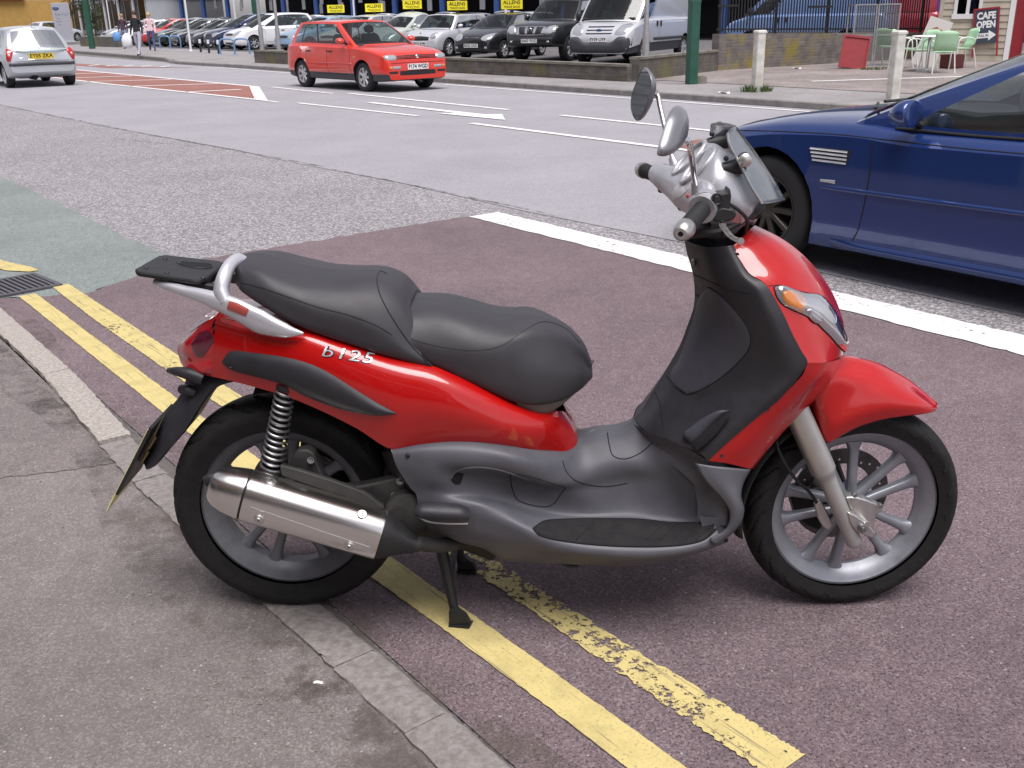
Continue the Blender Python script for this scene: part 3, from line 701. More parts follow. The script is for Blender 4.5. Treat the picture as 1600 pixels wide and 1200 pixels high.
def wheel(parent, R0, w, rf, wh, mtl, base_ang, disc_y, disc_r, gmax=98):
    obj('tyre', tyre_vf(R0, w, rf, gmax), S_tyre, parent, angle=28)
    rm = obj('rim', rim_vf(rf, wh), mtl, parent, angle=30)
    hub = lathe([(.001, -wh * .75), (.022, -wh * .75), (.034, -wh * .62), (.04, -wh * .2), (.04, wh * .2), (.05, wh * .5), (.05, wh * .7), (.001, wh * .7)], 32, 'Y')
    obj('hub', hub, mtl, parent)
    for k in range(5):
        for sgn in (-1, 1):
            obj('spoke', spoke_vf(.036, rf - .038, base_ang + k * 2 * math.pi / 5 + sgn * R(20), sgn * R(-6.5), wh * .62), mtl, parent, angle=40)
    # drilled disc
    bm = bmesh.new(); eds = []
    def ring(cx, cz, r_, n):
        vs = [bm.verts.new((cx + r_ * math.cos(2 * math.pi * i / n), 0, cz + r_ * math.sin(2 * math.pi * i / n))) for i in range(n)]
        return [bm.edges.new((vs[i], vs[(i + 1) % n])) for i in range(n)]
    eds += ring(0, 0, disc_r, 72) + ring(0, 0, disc_r - .043, 60)
    for k in range(30):
        a = 2 * math.pi * k / 30; r_ = disc_r - .012 - .0095 * (k % 3)
        eds += ring(r_ * math.cos(a), r_ * math.sin(a), .0036, 8)
    bmesh.ops.triangle_fill(bm, edges=eds, use_beauty=True)
    vf = ([v.co.copy() for v in bm.verts], [tuple(v.index for v in f.verts) for f in bm.faces]) if bm.verts.index_update() is None else None
    bm.free()
    dk = obj('brake_disc', move(vf, (0, disc_y, 0)), S_disc, parent, smooth=False, solid=.004)
    arms = join(*[tube([(.03 * math.cos(a), disc_y, .03 * math.sin(a)), ((disc_r - .038) * math.cos(a + .5), disc_y, (disc_r - .038) * math.sin(a + .5))], .008, 6) for a in [2 * math.pi * k / 5 for k in range(5)]])
    obj('disc_carrier', arms, S_disc, dk)
wheel(FW, .28, .054, .217, .038, S_rim, R(105), .062, .13)
FW.rotation_euler = (0, 0, STEER)
RW = empty('rear_wheel', (0, 0, .301)); RW.parent = SC
wheel(RW, .301, .070, .219, .050, S_rimr, R(95), .075, .12, 62)

# ---------------------------------------------------------------- front end that turns with the bars (frame of the front wheel, on the ground)
FA = empty('front_fork', (WB, 0, 0), STEER); FA.parent = SC
for sg in (-1, 1):
    top, mid, bot = KF(1238, 628, -.088), KF(1287, 735, -.088), KF(1337, 853, -.088)
    dr = (bot - top).normalized()
    pts = [top - dr * .1, top, mid, mid + dr * .006, mid + dr * .02, bot - dr * .012, bot]
    for p in pts: p.y *= -sg if sg > 0 else 1
    if sg > 0:
        for p in pts: p.y = abs(p.y)
    vf = tube(pts, [.031, .031, .031, .027, .022, .0205, .012], 20, n=80)
    obj('fork_leg', vf, mat('fork_silver', (0.50, 0.495, 0.48), 0.36, metal=0.65, noise=(20, 0.08)), FA)
ax = KF(1343, 800, -.06)
obj('axle', join(tube([(0, -.118, .28), (0, .118, .28)], .009, 12)), S_alu, FA)
# speedometer drive, link plate and axle clamp on the visible side
lk = [KF(x, y, -.072) for x, y in ((1318, 773), (1334, 772), (1352, 777), (1374, 787), (1376, 793), (1366, 800), (1360, 826), (1352, 836), (1338, 822), (1328, 800))]
obj('axle_bracket', plate_xz([(p.x, p.z) for p in lk], -.088, -.058), S_alu, FA, bevel=.004)
lk2 = [KF(x, y, -.1) for x, y in ((1322, 797), (1332, 800), (1352, 813), (1362, 825), (1366, 834), (1360, 838), (1346, 833), (1334, 826), (1326, 815))]
obj('axle_clamp', plate_xz([(p.x, p.z) for p in lk2], -.113, -.092), S_alu, FA, bevel=.004)
b0 = KF(1347, 825, -.115)
obj('axle_nut', join(move(lathe([(.0005, -.012), (.006, -.012), (.0065, -.006), (.0105, -.006), (.0115, 0), (.0115, .008), (.0005, .008)], 20, 'Y'), b0)), S_steel, FA)
for x, y in ((1365, 833), (1335, 773), (1375, 790)):
    obj('bolt', move(lathe([(.0005, -.006), (.0055, -.006), (.0065, -.004), (.0065, .006), (.0005, .006)], 10, 'Y'), KF(x, y, -.1)), S_steel, FA)
obj('hub_cover', move(lathe([(.0005, -.086), (.018, -.086), (.022, -.08), (.026, -.06), (.03, -.035), (.0005, -.03)], 24, 'Y'), (0, 0, .28)), S_blkm, FA)
cal = [KF(x, y, .066) for x, y in ((1228, 762), (1262, 752), (1280, 782), (1292, 815), (1276, 822), (1258, 815), (1240, 800))]
obj('brake_caliper', plate_xz([(p.x, p.z) for p in cal], .04, .085), S_blkm, FA, bevel=.006)
cal2 = [KF(x, y, -.055) for x, y in ((1272, 786), (1281, 780), (1290, 795), (1300, 818), (1294, 827), (1285, 822), (1277, 808))]
obj('caliper_bracket', plate_xz([(p.x, p.z) for p in cal2], -.062, -.046), S_alu, FA, bevel=.003)
obj('brake_hose', tube([KF(1212, 680, -.055), KF(1216, 702, -.07), KF(1230, 730, -.075), KF(1246, 752, -.072), KF(1264, 768, -.066), KF(1276, 785, -.06)], .0042, 8, n=40), S_blkm, FA)
# mudguard
fr = [
    [KF(1262, 628, -.05), KF(1275, 655, -.072), KF(1293, 692, -.078), KF(1313, 682, -.08), KF(1340, 668, -.082), KF(1380, 655.5, -.082), KF(1413, 650.5, -.077), KF(1447, 646.5, -.062), KF(1461, 642, -.04), KF(1465, 638, -.018)],
    [KF(1268, 618, -.075), KF(1282, 637, -.088), KF(1303, 662, -.09), KF(1322, 655, -.09), KF(1346, 646, -.091), KF(1382, 639, -.09), KF(1412, 637, -.083), KF(1443, 638, -.067), KF(1460, 638, -.044), KF(1466, 636, -.019)],
    [KF(1278, 600, -.085), KF(1296, 610, -.09), KF(1318, 619, -.083), KF(1336, 618, -.081), KF(1358, 617, -.083), KF(1386, 621, -.084), KF(1413, 626, -.078), KF(1441, 631, -.064), KF(1458, 634, -.042), KF(1465.5, 635, -.018)],
    [KF(1296, 580, -.075), KF(1310, 586, -.078), KF(1330, 592, -.072), KF(1349, 594, -.068), KF(1369, 598, -.066), KF(1392, 604, -.064), KF(1416, 613, -.058), KF(1441, 623, -.047), KF(1457, 631, -.032), KF(1464.5, 634, -.014)],
    [KF(1306, 563, -.03), KF(1320, 565, -.03), KF(1336, 568, -.03), KF(1354, 572, -.03), KF(1373, 578, -.03), KF(1396, 589, -.028), KF(1420, 602, -.024), KF(1442, 618, -.018), KF(1457, 630, -.011), KF(1464, 634, -.005)],
    [Vector((p.x + .001, 0, p.z + .007)) for p in [KF(1306, 560, 0), KF(1320, 560, 0), KF(1336, 562, 0), KF(1354, 566, 0), KF(1373, 572, 0), KF(1396, 584, 0), KF(1420, 598, 0), KF(1442, 615.5, 0), KF(1457, 628.5, 0), KF(1464, 634, 0)]],
]
g = grid(fr, 46, 26); vf = gridvf(g)
obj('front_mudguard', join(vf, mirror_y(vf)), S_red, FA, solid=.004, angle=50)
# dark inner mudguard behind the tyre
inner = lathe([(.300, -.062), (.31, -.04), (.313, 0), (.31, .04), (.300, .062)], 30, 'Y', R(75), R(190))
obj('inner_mudguard', move(inner, (0, 0, .28)), S_blkm, FA, solid=.003)

# ---------------------------------------------------------------- leg shield (red outside)
up = [
    [K(1143, 386, -.115), K(1158, 372, -.09), K(1172, 358, -.045), K(1180, 352, 0)],
    [K(1156, 405, -.135), K(1180, 388, -.11), K(1204, 374, -.055), K(1215, 369, 0)],
    [K(1171, 427, -.155), K(1200, 410, -.13), K(1230, 394, -.065), K(1243, 388, 0)],
    [K(1196, 444, -.175), K(1226, 434, -.148), K(1258, 420, -.075), K(1270, 414, 0)],
    [K(1220, 483, -.192), K(1250, 472, -.165), K(1284, 457, -.085), K(1297, 451, 0)],
    [K(1237, 520, -.202), K(1266, 512, -.175), K(1302, 494, -.09), K(1313, 487, 0)],
    [K(1251, 547, -.208), K(1279, 545, -.180), K(1312, 529, -.092), K(1321, 521, 0)],
    [K(1262, 567, -.212), K(1290, 566, -.180), K(1315, 556, -.088), K(1322, 546, 0)],
]
g1 = grid(up, 30, 44); vfU = gridvf(g1)
lo = [
    [K(1262, 567, -.212), K(1253, 587, -.210), K(1220, 620, -.205), K(1180, 653, -.203), K(1137, 690, -.202), K(1107, 720, -.20)],
    [K(1290, 566, -.180), K(1276, 592, -.192), K(1240, 628, -.193), K(1202, 662, -.194), K(1166, 700, -.196), K(1136, 724, -.195)],
    [K(1312, 561, -.10), K(1296, 592, -.125), K(1262, 632, -.14), K(1228, 668, -.150), K(1198, 702, -.160), K(1170, 732, -.175)],
    [K(1319, 558, -.03), K(1302, 593, -.07), K(1266, 634, -.10), K(1232, 668, -.115), K(1203, 700, -.125), K(1178, 732, -.14)],
]
g2 = grid(lo, 40, 20); vfL = gridvf(g2)
SH = obj('front_shield', join(vfU, vfL, mirror_y(vfU), mirror_y(vfL)), S_red, SC, angle=45)
tU = bvh(join(vfU, vfL))
# upper creases on the nose panel
obj('nose_seam', seamline(tU, [(1198, 447), (1222, 446), (1250, 455), (1277, 460)], .0009), S_seam, SH)
for x_, y_ in ((1150, 398), (1199, 640), (1128, 712)):
    p = hit(tU, x_, y_, .0006); obj('screw', move(lathe([(.0005, -.001), (.002, -.0003), (.0036, -.0014), (.0042, 0), (.0042, .003)], 12, 'Y'), p), S_blkm, SH)
# headlight
hu = [(1209, 449), (1221, 446), (1237, 452), (1254, 458), (1277, 460), (1287, 466), (1303, 488), (1313, 512), (1320, 535), (1319, 550)]
hl = [(1209, 449), (1213, 463), (1223, 476), (1240, 485), (1256, 492), (1272, 502), (1288, 517), (1299, 528), (1309, 540), (1319, 550)]
HL = obj('headlight', decal(tU, hu, hl, 34, 14, .004, .0015), S_lamp, SC)
obj('bezel', join(seamline(tU, hu, .0016, 50, .001), seamline(tU, hl, .0016, 50, .001)), S_seam, HL)
obj('indicator', decal(tU, [(1221, 457), (1232, 454), (1247, 459), (1256, 467), (1257, 478)], [(1221, 457), (1222, 468), (1231, 478), (1245, 487), (1254, 490)], 16, 9, .010, .004), S_amb, HL)
obj('reflector', decal(tU, [(1259, 484), (1266, 480), (1275, 484), (1281, 495)], [(1261, 490), (1264, 498), (1272, 505), (1281, 507)], 14, 9, .011, .004), S_refl, HL)
obj('lens', decal(tU, hu, hl, 34, 14, .016, .003), S_clear, HL)
# ---------------------------------------------------------------- inner leg shield
inn = [
    [K(1146, 383, -.112), K(1138, 384, -.118), K(1106, 386, -.10), K(1082, 380, -.05), K(1069, 374, 0.0)],
    [K(1158, 405, -.132), K(1148, 408, -.138), K(1112, 412, -.11), K(1088, 405, -.05), K(1074, 398, 0)],
    [K(1171, 427, -.152), K(1160, 431, -.160), K(1122, 438, -.12), K(1096, 430, -.055), K(1081, 421, 0)],
    [K(1197, 445, -.175), K(1180, 452, -.182), K(1132, 460, -.13), K(1102, 455, -.06), K(1085, 447, 0)],
    [K(1221, 484, -.192), K(1200, 494, -.198), K(1140, 497, -.135), K(1103, 490, -.065), K(1084, 478, 0)],
    [K(1238, 521, -.203), K(1214, 532, -.206), K(1145, 532, -.14), K(1097, 524, -.07), K(1074, 509, 0)],
    [K(1252, 548, -.209), K(1226, 560, -.210), K(1145, 566, -.145), K(1086, 556, -.075), K(1062, 540, 0)],
    [K(1261.5, 567.5, -.2125), K(1232, 588, -.213), K(1138, 598, -.15), K(1073, 584, -.08), K(1049, 564, 0)],
    [K(1221, 621, -.206), K(1196, 628, -.210), K(1122, 630, -.155), K(1058, 613, -.085), K(1033, 590, 0)],
    [K(1181, 654, -.204), K(1162, 656, -.205), K(1104, 655, -.16), K(1042, 637, -.09), K(1017, 616, 0)],
    [K(1138, 691, -.203), K(1126, 686, -.203), K(1086, 678, -.165), K(1026, 657, -.09), K(1003, 640, 0)],
    [K(1106, 721, -.20), K(1098, 712, -.2), K(1066, 696, -.165), K(1012, 675, -.09), K(990, 655, 0)],
]
gi = grid(inn, 30, 60); vfI = gridvf(gi)
IS = obj('inner_shield', join(vfI, mirror_y(vfI)), S_blk, SC, angle=50)
tI = bvh(join(vfI, mirror_y(vfI)))
gl_o = [(1106, 449), (1127, 463), (1150, 487), (1167, 510), (1173, 530), (1167, 550), (1130, 587), (1093, 610), (1073, 616)]
gl_i = [(1098, 462), (1090, 470), (1086, 490), (1076, 520), (1066, 548), (1058, 568), (1049, 580), (1052, 600), (1073, 616)]
obj('glovebox_door', decal(tI, [(1106, 449)] + gl_o[1:], [(1106, 449)] + gl_i[1:], 30, 16, .004, .001, 6), S_sheen, IS)
obj('door_gap', seamline(tI, [(1087, 460), (1098, 464), (1104, 452), (1108, 449)] + gl_o[1:] + [(1055, 603), (1042, 588)], .0016, 90), S_seam, IS)
obj('neck_gap', join(seamline(tI, [(1082, 428), (1110, 440), (1140, 452), (1172, 458)], .0013), seamline(tI, [(1023, 612), (1030, 628), (1034, 648), (1036, 668)], .0012)), S_seam, IS)
kh = hit(tI, 1085, 409, .002); obj('ignition_lock', join(ball(kh, (.006, .009, .009), 12, 8)), S_steel, IS)
# vent on the shield
v_o = [(1069, 679), (1078, 668), (1098, 653), (1125, 641), (1141, 642)]; v_i = [(1069, 679), (1072, 688), (1085, 694), (1110, 671), (1141, 642)]
obj('vent_cowl', decal(tI, v_o, v_i, 18, 9, .020, .001, 3), S_sheen, IS)
obj('vent_slot', decal(tI, [(1085, 693), (1098, 681), (1120, 662), (1141, 645)], [(1091, 705), (1106, 694), (1129, 671), (1144, 649)], 14, 7, .016, .013, 3), S_seam, IS)
# ---------------------------------------------------------------- floor, tunnel and side fairing
fl = [
    [K(611, 695, -.160), K(660, 688, -.165), K(711, 686, -.168), K(760, 690, -.168), K(805, 698, -.16), K(850, 706, -.135), K(885, 706, -.09), K(905, 684, -.03), K(930, 672, 0), K(960, 670, 0), K(984, 660, 0), K(1000, 644, 0)],
    [K(613, 708, -.185), K(664, 703, -.195), K(715, 702, -.2), K(764, 707, -.2), K(808, 716, -.195), K(850, 725, -.165), K(885, 720, -.115), K(910, 702, -.065), K(938, 689, -.05), K(968, 686, -.05), K(996, 676, -.05), K(1014, 662, -.05)],
    [K(618, 725, -.19), K(672, 722, -.202), K(722, 727, -.206), K(770, 731, -.202), K(812, 741, -.192), K(852, 752, -.168), K(890, 750, -.135), K(920, 738, -.11), K(952, 726, -.1), K(984, 722, -.1), K(1016, 716, -.1), K(1046, 708, -.12)],
    [K(629, 745, -.185), K(684, 748, -.2), K(732, 746, -.178), K(776, 748, -.158), K(816, 757, -.150), K(856, 766, -.140), K(896, 768, -.126), K(930, 764, -.108), K(964, 758, -.1), K(1000, 756, -.1), K(1040, 752, -.112), K(1080, 746, -.15)],
    [K(641, 762, -.182), K(692, 770, -.195), K(740, 774, -.180), K(782, 781, -.160), K(822, 792, -.150), K(862, 800, -.136), K(906, 804, -.126), K(944, 804, -.122), K(984, 804, -.122), K(1026, 810, -.126), K(1072, 811, -.14), K(1112, 800, -.18)],
    [K(650, 772, -.183), K(700, 780, -.203), K(746, 786, -.207), K(786, 796, -.198), K(826, 808, -.186), K(866, 815, -.172), K(908, 818, -.164), K(946, 819, -.162), K(986, 819, -.162), K(1028, 823, -.163), K(1074, 824, -.17), K(1116, 815, -.19)],
    [K(652, 782, -.184), K(702, 789, -.208), K(748, 798, -.214), K(790, 812, -.218), K(830, 828, -.226), K(866, 843, -.230), K(908, 852, -.232), K(946, 856, -.232), K(986, 858, -.232), K(1030, 858, -.232), K(1078, 852, -.227), K(1124, 838, -.214)],
    [K(653, 790, -.182), K(703, 800, -.206), K(750, 812, -.214), K(792, 826, -.22), K(832, 842, -.230), K(868, 856, -.235), K(910, 864, -.238), K(948, 867, -.238), K(988, 869, -.238), K(1032, 868, -.237), K(1082, 860, -.232), K(1130, 845, -.216)],
    [K(654, 802, -.178), K(708, 824, -.198), K(752, 838, -.205), K(792, 850, -.21), K(834, 860, -.215), K(870, 868, -.22), K(910, 873, -.222), K(950, 876, -.222), K(990, 877, -.222), K(1034, 874, -.222), K(1084, 865, -.22), K(1134, 847, -.208)],
    [K(660, 820, -.15), K(716, 846, -.16), K(756, 857, -.165), K(788, 875, -.165), K(836, 879, -.165), K(872, 880, -.165), K(912, 882, -.165), K(952, 883, -.165), K(992, 883, -.17), K(1038, 876, -.18), K(1088, 864, -.19), K(1138, 846, -.195)],
    [K(660, 820, -.15, -.03), K(716, 846, -.16, -.03), K(756, 857, -.165, 0), K(788, 876, -.165, 0), K(836, 881, -.165, 0), K(872, 882, -.165, 0), K(912, 884, -.165, 0), K(952, 884, -.165, 0), K(992, 884, -.17, 0), K(1038, 876, -.18, 0), K(1088, 864, -.19, 0), K(1138, 840, -.19, 0)],
]
gf = grid(fl, 90, 64); vfF = gridvf(gf)
FLR = obj('floor_fairing', join(vfF, mirror_y(vfF)), S_gry, SC, angle=60)
tF = bvh(vfF)
# front flare of the floor
flr = [
    [K(1086, 724, -.195), K(1101, 750, -.205), K(1128, 780, -.217), K(1140, 802, -.221), K(1134, 826, -.222), K(1108, 842, -.226)],
    [K(1112, 728, -.200), K(1124, 752, -.211), K(1142, 778, -.222), K(1150, 802, -.226), K(1143, 829, -.226), K(1114, 850, -.229)],
    [K(1142, 731, -.198), K(1144, 754, -.207), K(1152, 777, -.216), K(1158, 800, -.219), K(1150, 826, -.218), K(1120, 851, -.226)],
    [K(1171, 734, -.18), K(1161, 755, -.188), K(1158, 775, -.195), K(1163, 798, -.198), K(1155, 822, -.198), K(1124, 851, -.206)],
    [K(1168, 733, -.10), K(1158, 755, -.10), K(1156, 775, -.10), K(1160, 798, -.10), K(1152, 820, -.10), K(1120, 850, -.10)],
]
gfl = grid(flr, 34, 24); vfl = gridvf(gfl)
[obj('floor_flare', q_, S_gry, FLR, angle=60, solid=.003) for q_ in (vfl, mirror_y(vfl))]
well = [[K(1060, 690, -.15), K(1072, 715, -.15), K(1082, 750, -.155), K(1090, 790, -.165), K(1088, 818, -.17)], [K(1092, 706, -.185), K(1100, 728, -.185), K(1114, 756, -.19), K(1132, 786, -.2), K(1134, 822, -.205)], [K(1150, 735, -.17), K(1145, 755, -.18), K(1150, 780, -.19), K(1154, 800, -.19), K(1140, 826, -.195)]]
vw = gridvf(grid(well, 18, 12)); [obj('foot_well', q_, S_gry, FLR, angle=60) for q_ in (vw, mirror_y(vw))]
# fills between floor, shield and seat nose
fil = [[K(986, 660, 0), K(1010, 674, -.09), K(1064, 695, -.163), K(1106, 720, -.198)], [K(984, 664, 0), K(1020, 690, -.09), K(1072, 716, -.150), K(1106, 740, -.19)], [K(984, 672, 0), K(1030, 712, -.10), K(1080, 752, -.156), K(1112, 796, -.178)]]
vfi = gridvf(grid(fil, 18, 12)); obj('tunnel_fill', vfi, S_gry, FLR, angle=60); obj('tunnel_fill', mirror_y(vfi), S_gry, FLR, angle=60)
dkr = fl[0][4:9]; vdk = gridvf(grid([dkr, [Vector((p.x, p.y * .5, p.z + .002)) for p in dkr], [Vector((p.x, -p.y * .0, p.z + .003)) for p in dkr]], 20, 8)); obj('tunnel_deck', join(vdk, mirror_y(vdk)), S_gry, FLR, angle=60)
lsf = [[K(1104, 716, -.165), K(1136, 718, -.16), K(1174, 727, -.13)], [K(1098, 746, -.17), K(1128, 752, -.175), K(1158, 756, -.16)]]
vls = gridvf(grid(lsf, 10, 6, True)); obj('shield_lower_fill', vls, S_blkm, FLR); obj('shield_lower_fill', mirror_y(vls), S_blkm, FLR)
ffl = [[K(1092, 806, -.18), K(1116, 808, -.195), K(1146, 806, -.2)], [K(1098, 824, -.19), K(1122, 828, -.2), K(1148, 822, -.2)], [K(1104, 840, -.2), K(1126, 840, -.208), K(1144, 832, -.205)]]
vff = gridvf(grid(ffl, 10, 8)); obj('floor_end_fill', vff, S_gry, FLR, angle=60); obj('floor_end_fill', mirror_y(vff), S_gry, FLR, angle=60)
# foot mat
mu_ = [(833, 826), (850, 815), (880, 812), (917, 811), (955, 811), (1000, 812), (1048, 817), (1085, 817), (1108, 816), (1122, 824)]
ml_ = [(833, 826), (842, 835), (862, 842), (898, 848), (940, 852), (985, 854), (1030, 854), (1070, 851), (1100, 843), (1122, 824)]
MT = obj('foot_mat', decal(tF, mu_, ml_, 40, 10, .004, .0012, 6), S_mat, FLR)
obj('mat_edge', seamline(tF, mu_, .0022, 70, .001), S_seam, MT); obj('mat_edge', seamline(tF, ml_, .0026, 70, .001), S_seam, MT)
ribs = [seamline(tF, [(x - 12, 845 - (4 if x < 900 else 0)), (x + 2, 832), (x + 16, 819)], .0016, 14, .004) for x in (912, 1022, 1043, 1064, 1084, 1100)]
[obj('mat_rib', q_, S_mat, MT) for q_ in ribs]
# trims and screws on the fairing
for x, y, r_ in ((637, 712, .006),):
    p = hit(tF, x, y, .0005); obj('screw', move(lathe([(.0005, -.003), (.003, -.0005), (r_ * .6, -.003), (r_, -.0015), (r_, .002)], 14, 'Y'), p), S_blkm, FLR)
obj('filler_hole', decal(tF, [(704, 748), (708, 741), (716, 738), (725, 740)], [(704, 748), (708, 755), (718, 757), (725, 740)], 10, 6, .0015, .0008), S_seam, FLR)
obj('hole_scoop', seamline(tF, [(704, 748), (711, 738), (725, 732), (748, 730), (775, 733), (800, 740), (826, 750)], .0028, 50, .0), S_gry, FLR)
obj('side_hatch', join(seamline(tF, [(797, 741), (800, 762), (808, 780), (826, 788), (852, 792), (866, 786), (876, 772), (884, 762)], .0013, 50), seamline(tF, [(797, 741), (815, 742), (840, 748), (884, 762)], .001, 40)), S_seam, FLR)
obj('tunnel_gap', join(seamline(tF, [(879, 719), (884, 735), (898, 750), (922, 758), (950, 760), (980, 755)], .0012, 40), seamline(tF, [(949, 676), (952, 695), (958, 712), (976, 717), (1000, 708), (1020, 690), (1030, 668)], .0014, 50)), S_seam, FLR)
pg = join(tube([K(652, 797, -.225), K(660, 797, -.23), K(690, 799, -.232), K(718, 801, -.23), K(731, 803, -.225)], [(.012, .016), (.018, .026), (.02, .027), (.019, .025), (.014, .02)], 16, n=30, up=Vector((0, 1, 0))))
PG = obj('passenger_footrest', pg, S_blk, SC)
obj('edge_strip', tube([K(655, 808, -.235), K(670, 815, -.237), K(700, 818, -.237), K(731, 818, -.232)], .0025, 6, n=24), S_alu, PG)
cable = [K(876, 876, -.16), K(880, 881, -.16), K(888, 884, -.16), K(900, 884, -.16), K(907, 880, -.16), K(909, 876, -.16)]
obj('drain_hose', tube(cable, .0045, 8, n=24), S_blkm, SC)
# ---------------------------------------------------------------- tail body (red)
lat_t = [(300, -.062), (340, -.092), (400, -.125), (480, -.150), (560, -.163), (640, -.168), (720, -.165), (790, -.152), (840, -.125), (880, -.08), (900, -.03)]
def LT(x): return interp(lat_t, x)
topc = [(337, 494), (360, 500), (395, 506), (440, 512), (480, 514), (530, 530), (597, 553), (640, 564), (677, 572), (715, 588), (766, 612), (810, 632), (845, 642), (868, 642)]
botc = [(330, 588), (352, 593), (380, 600), (420, 611), (460, 624), (513, 647), (560, 671), (610, 701), (650, 695.5), (690, 693.5), (735, 695.5), (780, 702), (830, 711.5), (868, 717)]
def mid_row(f, bulge):
    out = []
    for (x0, y0), (x1, y1) in zip(topc, botc):
        x, y = x0 + (x1 - x0) * f, y0 + (y1 - y0) * f
        out.append(K(x, y, LT(x) * (1 + bulge)))
    return out
tb = [[K(x, y, LT(x) * .86) for x, y in topc], mid_row(.13, .04), mid_row(.32, .135), mid_row(.55, .17), mid_row(.8, .13), [K(x, y, LT(x) * 1.06) for x, y in botc]]
nose = [(868, 641, 878, 650, 886, 664), ]
# the front nose continues to the centre line
ends = [[K(880, 643, -.035), K(884, 645, 0)], [K(886, 655, -.045), K(892, 657, 0)], [K(893, 668, -.05), K(899, 668, 0)], [K(899, 684, -.052), K(905, 682, 0)], [K(899, 700, -.06), K(907, 696, 0)], [K(893, 712, -.075), K(905, 706, 0)]]
tb = [r_ + e_ for r_, e_ in zip(tb, ends)]
gt = grid(tb, 90, 34); vfT = gridvf(gt)
TB = obj('tail_body', join(vfT, mirror_y(vfT)), S_red, SC, angle=50)
tT = bvh(vfT)
# roof of the tail between the two flanks (below seat and rack)
dk_ = [[K(337, 494, LT(337) * .86), K(395, 506, LT(395) * .86), K(480, 514, LT(480) * .86), K(600, 554, LT(600) * .86), K(715, 588, LT(715) * .86), K(845, 642, LT(845) * .86), K(868, 642, LT(868) * .86)]]
dk_.append([Vector((p.x, 0, p.z + .008)) for p in dk_[0]])
vd = gridvf(grid(dk_, 40, 8)); obj('tail_deck', join(vd, mirror_y(vd)), S_red, TB, angle=60)
trim_u = [(346, 566), (360, 549), (393, 551), (440, 557), (480, 567), (513, 582), (553, 607), (587, 628), (621, 646)]
trim_l = [(346, 566), (362, 578), (393, 587), (440, 600), (480, 620), (513, 633), (547, 643), (590, 649.5), (621, 646)]
TR = obj('side_trim', decal(tT, trim_u, trim_l, 60, 16, .013, .0008, 2.5), S_blk, TB)
p = hit(tT, 364, 569, .008); obj('screw', move(lathe([(.0005, -.003), (.0028, -.001), (.005, -.003), (.006, 0), (.006, .004)], 12, 'Y'), p), S_blkm, TR)
# script badge b125
def on_panel(tree, text, px0, px1, hpx, m_, m_edge, parent, name, off=.0025):
    a, b = hit(tree, *px0, off), hit(tree, *px1, off)
    mx_, my_ = (px0[0] + px1[0]) / 2, (px0[1] + px1[1]) / 2
    ups = hit(tree, mx_ + hpx * .12, my_ - hpx, off); md_ = hit(tree, mx_, my_, off)
    ux = (b - a).normalized(); n_ = ux.cross(ups - md_).normalized(); uy = n_.cross(ux)
    for bold, mm, nm, o_ in ((.03, m_edge, name + '_outline', .0012), (.0, m_, name, .0022)):
        V, F = text_vf(text, 1.0, 0, bold=bold, shear=.25, spacing=1.08)
        x0_, x1_ = min(v.x for v in V), max(v.x for v in V); k_ = (px1[0] - px0[0]) / (x1_ - x0_)
        sl = (px1[1] - px0[1]) / (px1[0] - px0[0])
        bm2 = bmesh.new(); vs = [bm2.verts.new(v) for v in V]
        for f in F:
            try: bm2.faces.new([vs[i] for i in f])
            except ValueError: pass
        bmesh.ops.triangulate(bm2, faces=bm2.faces); bmesh.ops.subdivide_edges(bm2, edges=bm2.edges, cuts=1); bm2.verts.index_update()
        V = [v.co.copy() for v in bm2.verts]; F = [tuple(v.index for v in f.verts) for f in bm2.faces]; bm2.free()
        P2 = []
        for v in V:
            xx = (px0[0] + px1[0]) / 2 + (v.x - (x0_ + x1_) / 2) * k_
            yy = (px0[1] + px1[1]) / 2 + (v.x - (x0_ + x1_) / 2) * k_ * sl - v.y * hpx * 1.25
            P2.append(hit(tree, xx, yy, o_))
        obj(nm, (P2, F), mm, parent, smooth=False)
    return n_
on_panel(tT, 'b125', (503, 549), (586, 562), 19, S_sil, S_seam, TB, 'badge', .003)
# tail lamp
tl = [
    [K(338, 495, -.078), K(331, 510, -.085), K(336, 528, -.09), K(349, 542, -.094), K(360, 549, -.097), K(347, 567, -.096), K(338, 580, -.088), K(330, 588, -.072)],
    [K(318, 505, -.066), K(312, 520, -.075), K(312, 536, -.08), K(318, 551, -.083), K(325, 560, -.083), K(318, 574, -.078), K(310, 582, -.068), K(305, 583, -.055)],
    [K(300, 518, -.04), K(292, 530, -.046), K(289, 541, -.05), K(291, 553, -.052), K(296, 564, -.052), K(293, 571, -.046), K(290, 575, -.04), K(288, 574, -.03)],
    [K(293, 523, 0), K(283, 534, 0), K(278, 542, 0), K(277, 550, 0), K(280, 559, 0), K(282, 566, 0), K(284, 570, 0), K(286, 573, 0)],
]
vt = gridvf(grid(tl, 30, 16)); TLp = obj('tail_light', join(vt, mirror_y(vt)), S_lens, SC, angle=60); tTL = bvh(vt)
obj('dark_lens', decal(tTL, [(298, 538), (312, 520), (327, 517), (336, 530)], [(298, 538), (304, 553), (316, 558), (336, 530)], 14, 8, .0025, .001), S_lensd, TLp)
# roof of the tail lamp to the deck, red cap
cap_ = [[K(338, 494, -.078), K(318, 504, -.066), K(300, 517, -.04), K(293, 522, 0)], [K(341, 490, -.05), K(325, 494, -.03), K(312, 500, -.015), K(305, 506, 0)], [K(345, 486, 0), K(335, 488, 0), K(325, 490, 0), K(318, 494, 0)]]
vc = gridvf(grid(cap_, 14, 10)); obj('tail_cap', join(vc, mirror_y(vc)), S_red, TB, angle=60)
